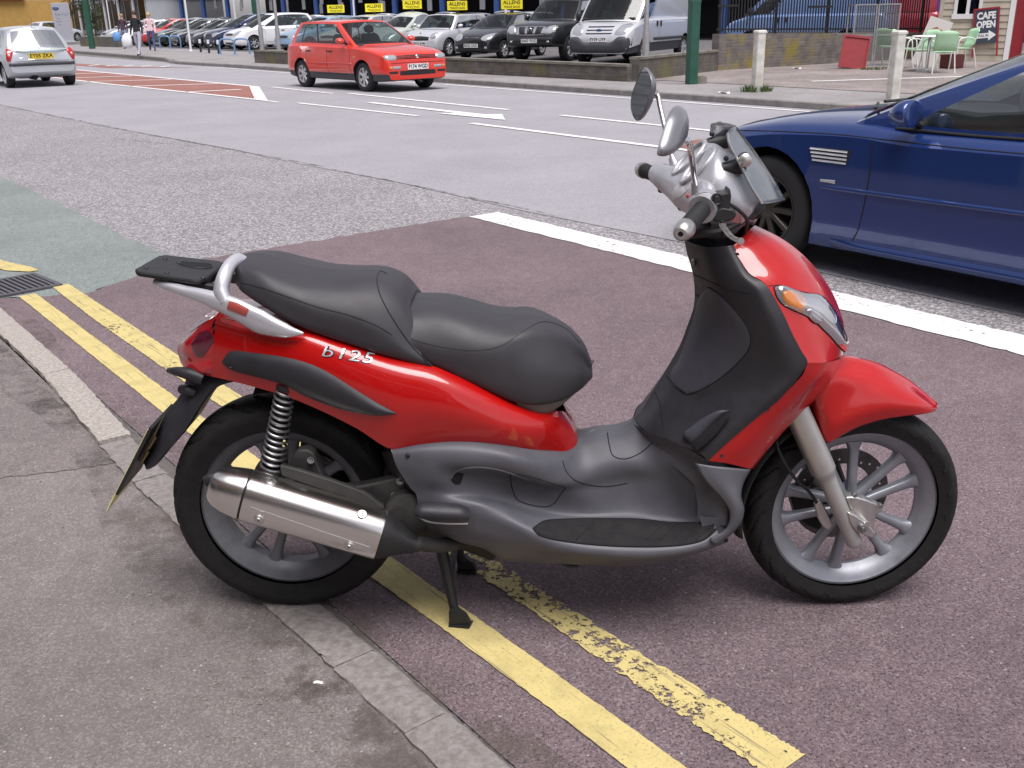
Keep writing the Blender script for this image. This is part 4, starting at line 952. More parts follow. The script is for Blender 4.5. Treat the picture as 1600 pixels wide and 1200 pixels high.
# ---------------------------------------------------------------- seat
def seat_vf(sil, pip, bot, lat_w, crown=.012, nu=60, nv=30, pf=None):
    """sil: far top edge pixels, pip: near upper edge (piping), bot: near lower edge; same number of stations"""
    rows = [[], [], [], [], [], [], []]
    pf = pf or [1.0] * len(sil)
    for (sx, sy), (px, py), (bx, by), w, f_ in zip(sil, pip, bot, lat_w, pf):
        ps = K(sx, sy, w * .62 * f_); pp = K(px, py, -w * f_); pb = K(bx, by, -w * .97)
        ztop = ps.z; x = pp.x; pp.z = min(pp.z, ztop - .014)
        rows[0].append(Vector((pb.x, -w * .80, pb.z - .004))); rows[1].append(Vector((pb.x, -w * .97, pb.z)))
        rows[2].append(Vector(((pp.x + pb.x) / 2, -w * (1.02 + .03 * (1 - f_)), pb.z + (pp.z - pb.z) * (.5 + .06 * (1 - f_))))); rows[3].append(Vector((pp.x, -w * f_, pp.z)))
        rows[4].append(Vector(((pp.x * .45 + ps.x * .55), -w * .80 * f_, pp.z + (ztop - pp.z) * .66))); rows[5].append(Vector((ps.x, -w * .5 * f_, ztop - .004)))
        rows[6].append(Vector((ps.x, 0, ztop + crown * .35)))
    return gridvf(grid(rows, nu, nv)), rows
sil1 = [(378, 402), (393, 390), (427, 387), (467, 397), (513, 406), (560, 409), (590, 409), (615, 413), (637, 425), (653, 447)]
pip1 = [(371, 432), (376, 441), (410, 450), (450, 464), (497, 480), (547, 493), (587, 508), (612, 523), (635, 541), (659, 556)]
bot1 = [(371, 447), (378, 456), (418, 483), (462, 507), (512, 526), (556, 540), (598, 554), (628, 562), (655, 570), (678, 575)]
w1 = [.06, .10, .135, .150, .156, .158, .158, .156, .152, .148]
vS, rows1 = seat_vf(sil1, pip1, bot1, w1)
# close the back and the front edge of the pillion cushion towards the centre
back = [[r[0] for r in rows1], [Vector((r[0].x - .012, r[0].y * .55, r[0].z)) for r in rows1], [Vector((r[0].x - .016, 0, r[0].z)) for r in rows1]]
vb = gridvf(grid(back, 24, 8)); frn = [[r[-1] for r in rows1], [Vector((r[-1].x + .005, r[-1].y * .6, r[-1].z - .03 if i > 2 else r[-1].z)) for i, r in enumerate(rows1)], [Vector((r[-1].x - .005, 0, r[-1].z - .06 if i > 2 else r[-1].z)) for i, r in enumerate(rows1)]]
vf_ = gridvf(grid(frn, 24, 8))
ST = obj('seat', join(vS, mirror_y(vS), vb, mirror_y(vb), vf_, mirror_y(vf_)), S_seat, SC, angle=70)
sil2 = [(642, 452), (672, 452), (700, 453), (736, 461), (772, 472), (800, 477), (838, 480), (866, 491), (892, 508), (912, 532), (923, 560)]
pip2 = [(640, 529), (664, 536), (692, 542), (722, 546), (751, 547), (784, 540), (812, 522), (846, 503), (880, 511), (906, 536), (921, 562)]
bot2 = [(660, 566), (684, 574), (712, 587), (744, 601), (776, 616), (806, 628), (836, 632), (866, 628), (890, 619), (910, 606), (922, 593)]
w2 = [.142, .143, .144, .145, .146, .145, .140, .126, .104, .076, .035]
vS2, rows2 = seat_vf(sil2, pip2, bot2, w2, crown=.004, pf=[1, 1, 1, 1, .98, .94, .88, .8, .74, .7, .68])
fr2 = [[r[-1] for r in rows2], [Vector((r[-1].x + .006, r[-1].y * .5, r[-1].z)) for r in rows2], [Vector((r[-1].x + .008, 0, r[-1].z)) for r in rows2]]
vf2 = gridvf(grid(fr2, 24, 6))
obj('rider_cushion', join(vS2, mirror_y(vS2), vf2, mirror_y(vf2)), S_seat, ST, angle=70)
tS1, tS2 = bvh(vS), bvh(vS2)
obj('seat_piping', join(seamline(tS1, pip1[1:-2], .0014, 60, .0), seamline(tS2, pip2[:-1], .0013, 60, .0), seamline(tS1, [(604, 412), (590, 430), (592, 455), (606, 485), (628, 520), (650, 548), (672, 570)], .0016, 50, .0)), S_blkm, ST)
ub = [[K(806, 628, -.125), K(836, 632, -.12), K(866, 629, -.105), K(890, 620, -.085), K(906, 608, -.06)], [K(815, 640, -.115), K(838, 647, -.11), K(858, 645, -.098), K(876, 634, -.078), K(893, 620, -.05)], [K(815, 640, -.115, 0), K(838, 648, -.11, 0), K(858, 647, -.098, 0), K(880, 636, -.078, 0), K(899, 620, -.05, 0)]]
vu = gridvf(grid(ub, 20, 10)); obj('seat_base', join(vu, mirror_y(vu)), mat('seat_base_plastic', (0.16, 0.145, 0.13), 0.6), ST, angle=60)
# ---------------------------------------------------------------- grab rail and rack
def rail_arm(sg):
    P_ = [(243, 440, -.062), (262, 446, -.075), (290, 455, -.095), (323, 465, -.118), (367, 482, -.142), (407, 503, -.156), (447, 517, -.166), (474, 521, -.168)]
    rr = [(.010, .008), (.013, .011), (.014, .013), (.016, .019), (.017, .027), (.016, .031), (.012, .018), (.003, .003)]
    pts = [K(*p) for p in P_]
    for p in pts: p.y *= sg
    return tube(pts, rr, 16, n=60)
def rail_arch():
    h = [K(352, 474, -.134), K(346, 456, -.125), K(350, 434, -.110), K(360, 414, -.075), K(375, 405, -.04)]
    h += [Vector((h[-1].x + .014, -.02, h[-1].z - .02)), Vector((h[-1].x + .018, 0, h[-1].z - .045))]
    full = h + [Vector((p.x, -p.y, p.z - .022)) for p in reversed(h[:-1])]
    r_ = [(.017, .022), (.018, .021), (.017, .017), (.015, .013), (.015, .010), (.015, .010), (.015, .010)]
    return tube(full, r_ + list(reversed(r_[:-1])), 16, n=90)
GR = obj('grab_rail', join(rail_arm(1), rail_arm(-1), rail_arch()), S_sil, SC, angle=60)
tG = bvh(rail_arm(1))
obj('reflector', decal(tG, [(358, 471), (372, 474), (389, 483)], [(355, 483), (370, 489), (384, 494)], 8, 6, .003, .002), S_reflred, GR)
zr = K(262, 430, -.08).z
x0, x1 = K(206, 421, -.085).x, K(318, 440, -.085).x
rp_ = [(x0 + .012, -.085), (x0, -.07), (x0 + .005, .07), (x0 + .017, .088), (x1 - .02, .098), (x1 - .004, .09), (x1, .07), (x1 + .001, -.07), (x1 - .006, -.088), (x1 - .02, -.092)]
def tilt(vf): 
    return ([Vector((v[0], v[1], v[2] + (v[0] - x0) * -.15)) for v in vf[0]],) + tuple(vf[1:])
RK = obj('luggage_rack', tilt(prism(rp_, zr, zr + .014)), S_blkm, SC, smooth=False, bevel=.005)
hp = [(x0 + .12 + .038 * math.cos(a) * (1.25 if math.cos(a) < 0 else .8), .03 + .026 * math.sin(a)) for a in [k * math.pi / 12 for k in range(24)]]
obj('socket_recess', tilt(prism(hp, zr + .012, zr + .0150)), S_seam, RK, smooth=False)
obj('socket_rim', tilt(tube([(x, y, zr + .015) for x, y in hp], .0016, 6, n=48, closed=True)), S_blkm, RK)
for bx_, by_ in ((.02, -.05), (.075, -.068), (.16, -.07), (.03, .05), (.07, .03)):
    obj('bolt', tilt(move(lathe([(.0005, .003), (.004, .003), (.006, .001), (.006, -.004)], 10, 'Z'), (x0 + bx_, by_, zr + .014))), S_blkm, RK)
obj('rack_bracket', tilt(join(box2(x0 + .07, x1 + .035, -.072, -.052, zr - .028, zr), box2(x0 + .07, x1 + .035, .052, .072, zr - .028, zr), box2(x1 - .03, x1 - .012, -.052, .052, zr - .022, zr - .002))), S_blkm, RK, bevel=.003)
# ---------------------------------------------------------------- rear mudguard, plate
mgL = [(292, 572), (290, 596), (281, 618), (262, 642), (247, 672), (234, 700), (224, 722)]
mgR = [(366, 596), (338, 606), (314, 634), (293, 668), (266, 700), (240, 730), (229, 734)]
mg = [[K(x, y, -.0, -.002) for x, y in mgL], [K(x, y, -.045) for x, y in [((a[0] + b[0]) / 2, (a[1] + b[1]) / 2) for a, b in zip(mgL, mgR)]], [K(x, y, -.062) for x, y in mgR], [K(x - 2, y, -.062, 0) for x, y in mgR]]
vm = gridvf(grid(mg, 30, 16)); MG = obj('rear_mudguard', join(vm, mirror_y(vm)), S_blk, SC, angle=60)
obj('lug', join(tube([K(263, 579, -.03), K(275, 580, -.05), K(295, 584, -.06), K(318, 592, -.06)], [.006, .011, .016, .018], 12, n=24), tube([K(283, 608, -.03), K(294, 610, -.04), K(306, 614, -.04)], [.012, .015, .012], 10, n=16)), S_blk, MG)
ptop, pbot = K(258, 640, 0), K(187, 779, 0)
pv = (pbot - ptop).normalized(); pn = Vector((pv.z, 0, -pv.x))
if pn.x > 0: pn = -pn
PL = empty('number_plate'); PL.parent = SC
def pl_pt(u, y, o_): return ptop + pv * u + Vector((0, y, 0)) + pn * o_
Lp = (pbot - ptop).length
def pl_box(u0, u1, y0, y1, o0, o1):
    V = [pl_pt(u, y, o_) for u in (u0, u1) for y in (y0, y1) for o_ in (o0, o1)]
    return V, [(0, 1, 3, 2), (4, 6, 7, 5), (0, 4, 5, 1), (2, 3, 7, 6), (0, 2, 6, 4), (1, 5, 7, 3)]
obj('plate', pl_box(.03, Lp, -.075, .075, .004, .006), S_plate, PL, smooth=False)
obj('plate_backing', pl_box(.02, Lp - .06, -.08, .08, -.004, .0038), S_blkm, PL, smooth=False)
for u_ in (.055, .10): obj('bolt', tube([pl_pt(u_, -.05, -.016), pl_pt(u_ + .035, -.05, -.014)], .0045, 8), mat('brass', (0.28, 0.2, 0.09), 0.45, metal=0.8), PL)
# ---------------------------------------------------------------- rear suspension, engine, exhaust
sp0, sp1 = K(446, 606, -.135), K(425, 730, -.135)
axs = (sp1 - sp0); Ls = axs.length; axs.normalize(); sa_, sb_ = frame_of(axs, Vector((0, 1, 0)))
def helix(turns, rfun, seg=18):
    n = int(turns * seg); return [sp0 + axs * (Ls * k / n) + (sa_ * math.cos(2 * math.pi * k / seg) + sb_ * math.sin(2 * math.pi * k / seg)) * rfun(k / n) for k in range(n + 1)]
hx = helix(14, lambda u: .0205 + .0075 * u)
SK = obj('shock_absorber', join(tube([sp0 - axs * .03, sp0 + axs * Ls * .5], .011, 12), tube([sp0 + axs * Ls * .4, sp1 + axs * .05], .016, 12)), S_blkm, SC)
obj('coil_spring', tube(hx, .0036, 8, n=len(hx)), S_steel, SK)
[obj('spring_seat', q_, S_blkm, SK) for q_ in (tube([sp1 - axs * .004, sp1 + axs * .012], .031, 20), tube([sp0 - axs * .012, sp0 + axs * .002], .024, 20))]
ep = [(455, 716), (466, 701), (480, 700), (492, 706), (497, 722), (507, 744), (520, 756), (540, 760), (570, 756), (605, 748), (622, 744), (634, 750), (636, 764), (622, 780), (600, 790), (570, 800), (530, 790), (500, 775), (470, 750), (452, 735)]
SWG = obj('swingarm', outline_plate(ep, -.135, -.10, -.125), S_eng, SC, bevel=.005)
for x, y, r_ in ((486, 718, .009), (617, 774, .010), (625, 751, .009)):
    obj('bolt', move(lathe([(.0005, -.011), (r_ * .55, -.011), (r_ * .6, -.005), (r_, -.005), (r_, .004), (.0005, .004)], 14, 'Y'), K(x, y, -.138)), S_steel, SWG)
EN = obj('engine', join(tube([K(560, 800, -.02), K(640, 790, -.02), K(720, 800, -.02), K(790, 830, -.02)], [(.09, .06), (.1, .085), (.10, .085), (.09, .06)], 20, n=40, up=Vector((0, 1, 0))), tube([K(640, 720, -.03), K(650, 790, -.03)], [(.07, .07), (.1, .09)], 16, n=12)), S_eng, SC, angle=60)
obj('crankcase_cover', move(lathe([(.0005, -.03), (.045, -.03), (.06, -.02), (.066, 0), (.066, .05), (.0005, .05)], 28, 'Y'), K(640, 800, -.14)), S_eng, EN)
TC_ = tube([K(430, 742, .13), K(470, 740, .13), K(560, 752, .13), K(650, 775, .13), K(700, 790, .12)], [(.05, .09), (.06, .115), (.06, .105), (.06, .10), (.05, .08)], 20, n=40, up=Vector((0, 1, 0)))
obj('transmission_case', TC_, S_eng, EN, angle=60)
obj('air_box', tube([K(480, 668, .10), K(540, 690, .10), K(600, 720, .10)], [(.05, .05), (.06, .07), (.06, .06)], 16, n=20, up=Vector((0, 1, 0))), S_blkm, EN, angle=60)
hug = [[K(492, 652, -.10), K(548, 668, -.11), K(590, 700, -.12), K(606, 740, -.12)], [K(500, 690, -.085), K(540, 706, -.09), K(570, 735, -.1), K(590, 765, -.1)]]
obj('belly_panel', gridvf(grid([[K(610, 705, -.16), K(627, 745, -.16), K(650, 775, -.15), K(655, 820, -.14)], [K(596, 706, -.09), K(610, 745, -.09), K(640, 776, -.09), K(648, 820, -.09)]], 12, 4)), S_blkm, EN)
# inner wing over the rear wheel
wing = lathe([(.335, -.09), (.345, -.05), (.35, 0), (.345, .05), (.335, .09)], 24, 'Y', R(20), R(100))
obj('rear_inner_wing', move(wing, (0.02, 0, .301)), S_blkm, SC, solid=.004)
# silencer: rounded polygonal can
e0, e1 = K(331, 757, -.205), K(597, 836, -.205)
ea = (e1 - e0); LE = ea.length; ea.normalize(); eu = Vector((0, 0, 1)); eu = (eu - ea * eu.dot(ea)).normalized(); ey = Vector((0, 1, 0)); ey = (ey - ea * ey.dot(ea)).normalized()
def ex_sec(u, ru, rl, rot=0.0):
    out = []
    for k in range(48):
        a = 2 * math.pi * k / 48
        c_, s_ = math.cos(a), math.sin(a)
        pw = 2.6
        f_ = (abs(c_) ** pw + abs(s_) ** pw) ** (-1 / pw)
        out.append(e0 + ea * (u * LE) + ey * (rl * f_ * c_) + eu * (ru * f_ * s_))
    return out
EX = obj('exhaust_silencer', capped([ex_sec(u, a, b) for u, a, b in ((.205, .056, .050), (.208, .0605, .0535), (.215, .061, .054), (.6, .0605, .054), (.985, .0595, .053), (.995, .0585, .052), (1.0, .055, .049))]), S_inox, SC, angle=30)
obj('end_cap', capped([ex_sec(u, a, b) for u, a, b in ((-.01, .022, .019), (-.005, .031, .027), (.01, .039, .034), (.04, .047, .042), (.09, .054, .048), (.15, .0585, .052), (.185, .0605, .0535), (.195, .0605, .0535), (.197, .056, .050))]), S_inox, EX, angle=40)
obj('band', capped([ex_sec(u, a, b) for u, a, b in ((.196, .055, .049), (.198, .059, .052), (.206, .059, .052), (.208, .055, .049))]), S_blkm, EX, angle=40)
obj('front_cone', capped([ex_sec(u, a, b) for u, a, b in ((.998, .055, .049), (1.0, .057, .051), (1.03, .053, .048), (1.10, .037, .034), (1.17, .023, .023), (1.2, .021, .021))]), S_blkm, EX, angle=50)
obj('outlet_tip', tube([K(343, 748, -.205), K(331, 748, -.208), K(321, 752, -.21)], [.018, .016, .013], 12, n=10), S_blkm, EX)
tEX = bvh(capped([ex_sec(u, a, b) for u, a, b in ((.205, .061, .054), (.6, .0605, .054), (1.0, .0595, .053))]))
for x, y in ((424, 753), (565.5, 804), (404.5, 811), (546, 853)):
    p = hit(tEX, x, y, 0); pn_ = (hit(tEX, x, y, .01) - p).normalized(); q = pn_.to_track_quat('-Y', 'Z').to_matrix().to_4x4()
    vb_ = lathe([(.0005, -.006), (.005, -.006), (.006, -.0035), (.0105, -.0035), (.0125, -.0015), (.0125, .003)], 20, 'Y')
    obj('rivet_bolt', xf(vb_, Matrix.Translation(p) @ q), S_alu, EX)
    vb_ = lathe([(.0005, -.0064), (.0022, -.0064), (.0022, -.005)], 6, 'Y'); obj('bolt_socket', xf(vb_, Matrix.Translation(p) @ q), S_seam, EX)
obj('fold_line', join(seamline(tEX, [(391, 792), (450, 812), (520, 836), (578, 855)], .0011, 40)), S_inox, EX)
pe = e1 + ea * (LE * .2)
obj('exhaust_pipe', tube([pe - ea * .03, pe, K(655, 850, -.20), K(690, 852, -.17), K(722, 846, -.12), K(750, 838, -.06)], .0185, 14, n=50), S_eng, EX)
# heat shield top of silencer (dark)
hs = [(438, 726), (470, 734), (520, 750), (570, 768), (600, 790), (606, 812), (598, 812), (585, 796), (540, 776), (490, 760), (440, 742)]
obj('heat_guard', outline_plate(hs, -.165, -.15, -.16), S_eng, EX, bevel=.003)
# centre stand
CS = obj('centre_stand', join(
    tube([K(690, 858, -.10), K(700, 905, -.115), K(709, 948, -.125), K(713, 958, -.13)], [.016, .014, .0125, .0125], 8, n=24),
    tube([K(690, 858, -.10, .10), K(700, 905, -.115, .115), K(709, 948, -.125, .125), K(713, 958, -.13, .13)], [.016, .014, .0125, .0125], 8, n=24),
    tube([K(690, 862, -.10), K(690, 862, -.10, .10)], .013, 10), tube([K(703, 905, -.11), K(703, 905, -.11, .11)], .009, 8)), S_blkm, SC)
fp_ = K(714, 975, -.13); 
for sg in (-1, 1):
    ft = prism([(fp_.x - .020, -.016), (fp_.x + .034, -.024), (fp_.x + .042, .008), (fp_.x + .006, .020), (fp_.x - .020, .014)], .0, .007)
    web = plate_xz([(fp_.x - .018, .004), (fp_.x + .036, .006), (fp_.x + .026, .03), (fp_.x + .006, .046), (fp_.x - .008, .056), (fp_.x - .018, .044)], -.011, .011)
    obj('stand_foot', move(join(ft, web), (0, sg * .135, .0045)), S_blkm, CS, smooth=False)
# ---------------------------------------------------------------- handlebar group
HB = empty('handlebar'); HB.parent = SC
# cover between the grips: near end, centre, far end
n_in, f_in = K(1102, 318, -.195), K(1034, 274, .20)
c_mid = K(1076, 300, 0)
cov = tube([n_in + Vector((-.004, -.018, -.002)), n_in + Vector((.0, .03, .0)), K(1095, 308, -.1), c_mid, K(1056, 287, .1), f_in + Vector((0, -.03, 0)), f_in + Vector((-.002, .012, 0))],
           [(.030, .030), (.031, .034), (.036, .042), (.040, .048), (.034, .040), (.028, .031), (.025, .026)], 24, n=70)
obj('handlebar_cover', cov, S_bar, HB, angle=60)
# cowl reaching forward from the dials
cw = [
    [K(1112, 352, -.10), K(1135, 356, -.10), K(1158, 350, -.10), K(1172, 336, -.085), K(1183, 326, -.05), K(1190, 322, 0)],
    [K(1098, 322, -.125), K(1128, 322, -.135), K(1155, 322, -.13), K(1172, 318, -.105), K(1186, 312, -.06), K(1194, 308, 0)],
    [K(1092, 298, -.12), K(1122, 285, -.13), K(1148, 285, -.122), K(1166, 289, -.098), K(1180, 291, -.055), K(1188, 290, 0)],
    [K(1090, 281, -.10), K(1118, 256, -.105), K(1140, 256, -.098), K(1155, 262, -.08), K(1167, 268, -.045), K(1174, 269, 0)],
    [K(1090, 270, -.075), K(1114, 240, -.075), K(1130, 238, -.066), K(1143, 244, -.052), K(1152, 250, -.03), K(1158, 252, 0)],
    [K(1088, 262, -.04), K(1110, 231, -.038), K(1122, 230, -.032), K(1133, 235, -.025), K(1141, 241, -.014), K(1146, 243, 0)],
    [K(1084, 258, 0), K(1107, 226, 0), K(1116, 224, 0), K(1126, 229, 0), K(1134, 235, 0), K(1140, 239, 0)],
]
vcw = gridvf(grid(cw, 30, 34))
CW = obj('instrument_cowl', join(vcw, mirror_y(vcw)), S_bar, HB, angle=60)
# fill under the cowl
und = [[Vector((p.x, p.y, p.z)) for p in cw[0]], [Vector((p.x - .01, p.y * .6, p.z - .035)) for p in cw[0]], [Vector((p.x - .015, 0, p.z - .045)) for p in cw[0]]]
vun = gridvf(grid(und, 24, 8)); obj('cowl_underside', join(vun, mirror_y(vun)), S_bar, CW, angle=60)
# dials: two ringed clocks facing the rider
gn = Vector((-.72, -.06, .69)).normalized()
for (gx, gy, gl_, r_a, r_b) in ((1094, 262, -.05, .038, .050), (1080, 250, .05, .038, .050)):
    c = K(gx, gy, gl_); a_ = Vector((0, 1, 0)); a_ = (a_ - gn * a_.dot(gn)).normalized(); b_ = gn.cross(a_)
    ringp = [c + a_ * (r_a * math.cos(t)) + b_ * (r_b * math.sin(t)) + gn * .006 for t in [k * math.pi / 18 for k in range(36)]]
    DI = obj('dial_ring', tube(ringp, .0065, 10, n=72, closed=True), S_bar, HB)
    face = [c + gn * .004] + [p - gn * .002 for p in ringp]
    obj('dial_face', (face, [(0, 1 + k, 1 + (k + 1) % 36) for k in range(36)]), mat('dial_glass', (0.42, 0.43, 0.45), 0.15, coat=1.0), DI, smooth=False)
# grips
def grip(p0, p1, name='grip'):
    d = (p1 - p0).normalized(); L_ = (p1 - p0).length
    a_, b_ = frame_of(d); g_ = []
    for k in range(31):
        u = k / 30; rr = .0175 + (.0015 if k % 3 else -.0002) + (.003 if u < .06 else 0)
        g_.append([p0 + d * (L_ * u) + (a_ * math.cos(t) + b_ * math.sin(t)) * rr for t in [2 * math.pi * i / 20 for i in range(20)]])
    G_ = obj(name, capped(g_), S_rub, HB, angle=40)
    bw = [(.0, .0205), (.004, .0215), (.022, .0205), (.034, .017), (.038, .012), (.038, .006)]
    obj('bar_end', capped([[p1 + d * o_ + (a_ * math.cos(t) + b_ * math.sin(t)) * r_ for t in [2 * math.pi * i / 20 for i in range(20)]] for o_, r_ in bw]), S_alu, G_)
    obj('bar_end_hole', capped([[p1 + d * o_ + (a_ * math.cos(t) + b_ * math.sin(t)) * r_ for t in [2 * math.pi * i / 12 for i in range(12)]] for o_, r_ in ((.0375, .0055), (.0386, .0055))]), S_seam, G_)
    return G_
grip(K(1100, 324, -.205), K(1072, 356, -.325))
grip(K(1036, 277, .195), K(1008, 267, .315))
# switch housings
sw = [K(1106, 316, -.185), K(1101, 322, -.20), K(1096, 328, -.218)]
obj('switch_housing', tube([sw[0], sw[1], sw[2]], [.033, .0345, .031], 20, n=10), S_bar, HB)
obj('kill_switch', join(xf(box(0, 0, 0, .014, .01, .008), Matrix.Translation(K(1077, 306, -.14)))), mat('red_button', (0.5, 0.05, 0.03), 0.5), HB, bevel=.002)
obj('switch_housing', tube([f_in + Vector((.004, -.02, .0)), f_in + Vector((-.004, .02, 0))], [.031, .029], 18, n=8), S_bar, HB)
obj('horn_button', join(ball(K(1033, 296, .17), .009, 10, 8), ball(K(1029, 279, .18), .011, 10, 8)), S_blk, HB)
LBL = [K(x, y, -.075) for x, y in ((1047, 306), (1060, 286), (1074, 295), (1054, 314))]
tC = bvh(cov)
obj('warning_sticker', decal(tC, [(1049, 301), (1060, 288), (1070, 293)], [(1051, 312), (1062, 308), (1073, 299)], 8, 6, .0012, .001), mat('sticker_white', (0.72, 0.72, 0.72), 0.4), HB)
obj('slot', decal(tC, [(1058, 328), (1062, 327)], [(1059, 336), (1063, 335)], 4, 4, .0015, .001), S_seam, HB)
# brake master cylinder and levers
mc = [(1110, 305), (1136, 300), (1139, 293), (1141, 305), (1139, 320), (1137, 328), (1113, 328), (1108, 316)]
MC = obj('brake_reservoir', outline_plate(mc, -.225, -.172, -.21), S_blkm, HB, bevel=.004)
cp = K(1120, 311, -.228); obj('reservoir_cap', move(lathe([(.0005, -.004), (.006, -.004), (.008, -.002), (.011, -.004), (.0125, -.001), (.0125, .003)], 22, 'Y'), cp), S_blk, MC)
mb = [(1112, 327), (1128, 321), (1146, 325), (1150, 334), (1144, 342), (1130, 346), (1112, 344)]
obj('lever_perch', outline_plate(mb, -.226, -.18, -.21), S_blkm, MC, bevel=.005)
obj('brake_lever', tube([K(1129, 346, -.20), K(1129, 352, -.225), K(1135, 361, -.26), K(1143, 370, -.30), K(1152, 375, -.33), K(1158, 377, -.345)], [(.008, .006), (.0075, .005), (.0065, .0045), (.006, .0045), (.006, .005), (.0075, .0075)], 10, n=40), S_alu, HB)
obj('brake_lever', tube([K(1044, 272, .19), K(1040, 268, .24), K(1030, 262, .32), K(1024, 260, .36)], .0055, 8, n=20), S_alu, HB)
# lower black trim under the cowl
obj('cowl_trim', tube([K(1078, 366, -.10), K(1100, 364, -.11), K(1128, 360, -.11), K(1160, 345, -.09), K(1186, 330, -.05), K(1192, 325, 0)], [.010, .011, .009, .007, .006, .006], 8, n=40), S_blkm, HB)
obj('front_badge_housing', tube([K(1168, 338, -.06), K(1180, 326, -.055), K(1189, 316, -.04)], [.012, .016, .012], 10, n=16), S_blk, HB)
obj('cowl_strap', tube([K(1174, 342, -.03), K(1186, 336, -.03), K(1191, 322, -.03), K(1187, 310, -.03)], .0045, 8, n=24), S_blkm, HB)
# column neck
obj('neck', tube([K(1112, 352, -.02, 0), K(1122, 400, -.02, 0)], [(.05, .05), (.05, .05)], 20, n=10), S_blk, HB)
# cables and hoses
obj('throttle_cable', tube([K(1112, 330, -.19), K(1126, 348, -.16), K(1130, 362, -.12), K(1122, 378, -.09)], .0035, 8, n=30), S_blkm, HB)
obj('brake_hose', tube([K(1138, 318, -.19), K(1156, 330, -.17), K(1168, 346, -.13), K(1164, 366, -.09)], .0042, 8, n=30), S_blkm, HB)
obj('left_cable', tube([K(1046, 282, .16), K(1058, 306, .12), K(1078, 340, .07), K(1092, 366, .04)], .0035, 8, n=30), S_blkm, HB)
# mirrors
def mirror(outline, pt, nrm, stem, back_d, name, glass_front):
    pts = [KP(x, y, pt, nrm) for x, y in outline]
    pts = catmull(pts, 40, closed=True)
    c = sum(pts, Vector()) / len(pts)
    g_ = [[c + (p - c) * k + nrm * o_ for p in pts] for k, o_ in ((.985, .0), (1.0, -back_d * .12), (.985, -back_d * .3), (.86, -back_d * .62), (.6, -back_d * .88), (.25, -back_d), (.02, -back_d * 1.01))]
    MR = obj(name, gridvf(g_, cu=True), mat('mirror_shell_grey', (0.22, 0.22, 0.235), 0.35, metal=.5, coat=.4), HB, angle=60)
    gg = [c + (p - c) * .965 + nrm * -.001 for p in pts]
    o = obj('mirror_glass', (gg, [tuple(range(40))]), S_mir, MR, smooth=False)
    obj('mirror_stem', tube(stem, .0065, 10, n=50), S_chr if not glass_front else S_alu, MR)
    return MR
no = [(1057, 165), (1050, 169), (1044, 179), (1039, 193), (1033, 213), (1028, 230), (1026, 240), (1029, 244), (1036, 241), (1046, 231), (1054, 216), (1058, 198), (1059, 178)]
npt = K(1042, 205, -.31); nn_ = Vector((-.94, .33, .10)).normalized()
mirror(no, npt, nn_, [KP(1053, 219, npt, nn_) - nn_ * .03, K(1060, 218, -.30), K(1070, 219, -.285), K(1076, 222, -.275), K(1079, 236, -.265), K(1083, 262, -.23), K(1087, 290, -.19)], .035, 'mirror', False)
fo = [(1005, 105), (1012, 111), (1017, 121), (1018, 133), (1014, 150), (1008, 168), (1001, 181), (995, 189), (990, 184), (986, 174), (985, 162), (987, 147), (993, 130), (999, 115)]
fpt = K(1002, 147, .31); fn_ = Vector((-.90, -.42, .10)).normalized()
mirror(fo, fpt, fn_, [KP(1012, 143, fpt, fn_) - fn_ * .025, K(1020, 144, .32), K(1027, 148, .315), K(1031, 165, .30), K(1038, 195, .26), K(1046, 228, .22), K(1053, 255, .18)], .03, 'mirror', True)
obj('stem_socket', join(tube([K(1087, 283, -.19), K(1090, 302, -.185)], [.010, .014], 12, n=8), tube([K(1050, 246, .19), K(1056, 262, .18)], [.009, .015], 12, n=8)), S_bar, HB)
# small windscreen: wraps round the cowl
ws = [
    [K(1191, 318, -.125), K(1207, 316, -.085), K(1219, 314, -.045), K(1227, 312, 0)],
    [K(1172, 288, -.130), K(1190, 288, -.09), K(1204, 285, -.048), K(1211, 283, 0)],
    [K(1154, 252, -.130), K(1168, 250, -.09), K(1180, 247, -.048), K(1186, 245, 0)],
    [K(1140, 226, -.122), K(1151, 223, -.086), K(1160, 219, -.046), K(1165, 216, 0)],
    [K(1137, 208, -.105), K(1141, 202, -.075), K(1146, 198, -.04), K(1150, 196, 0)],
]
vws = gridvf(grid(ws, 20, 24)); WS = obj('windscreen', join(vws, mirror_y(vws)), S_screen, HB, angle=60, solid=.004)
obj('windscreen_edge', tube([K(1191, 318, -.125), K(1172, 288, -.130), K(1154, 252, -.130), K(1140, 226, -.122), K(1137, 208, -.105)], .0022, 6, n=40), S_alu, WS)
obj('far_wing', gridvf(grid([[K(1112, 194, .12), K(1127, 190, .10), K(1139, 205, .08)], [K(1113, 212, .12), K(1124, 216, .11), K(1139, 222, .09)]], 8, 6)), S_smoke, WS, solid=.004)
for (x, y, l_) in ((1147, 261, -.10), (1124, 222, .07)):
    c = K(x, y, l_); obj('screen_mount', join(tube([c + Vector((-.026, -.002, -.004)), c + Vector((.022, .0, .004))], [.014, .019], 14, n=6), ball(c + Vector((-.02, -.008, .02)), .006, 8, 6)), S_blkm, WS)
ck = K(1164, 250, -.128); obj('screen_knob', move(lathe([(.0005, -.012), (.010, -.011), (.0145, -.007), (.015, 0), (.0005, 0)], 20, 'Y'), ck), S_alu, WS)
obj('knob_base', move(lathe([(.0005, 0.0005), (.016, 0.0005), (.016, .008), (.0005, .008)], 20, 'Y'), ck), S_blkm, WS)
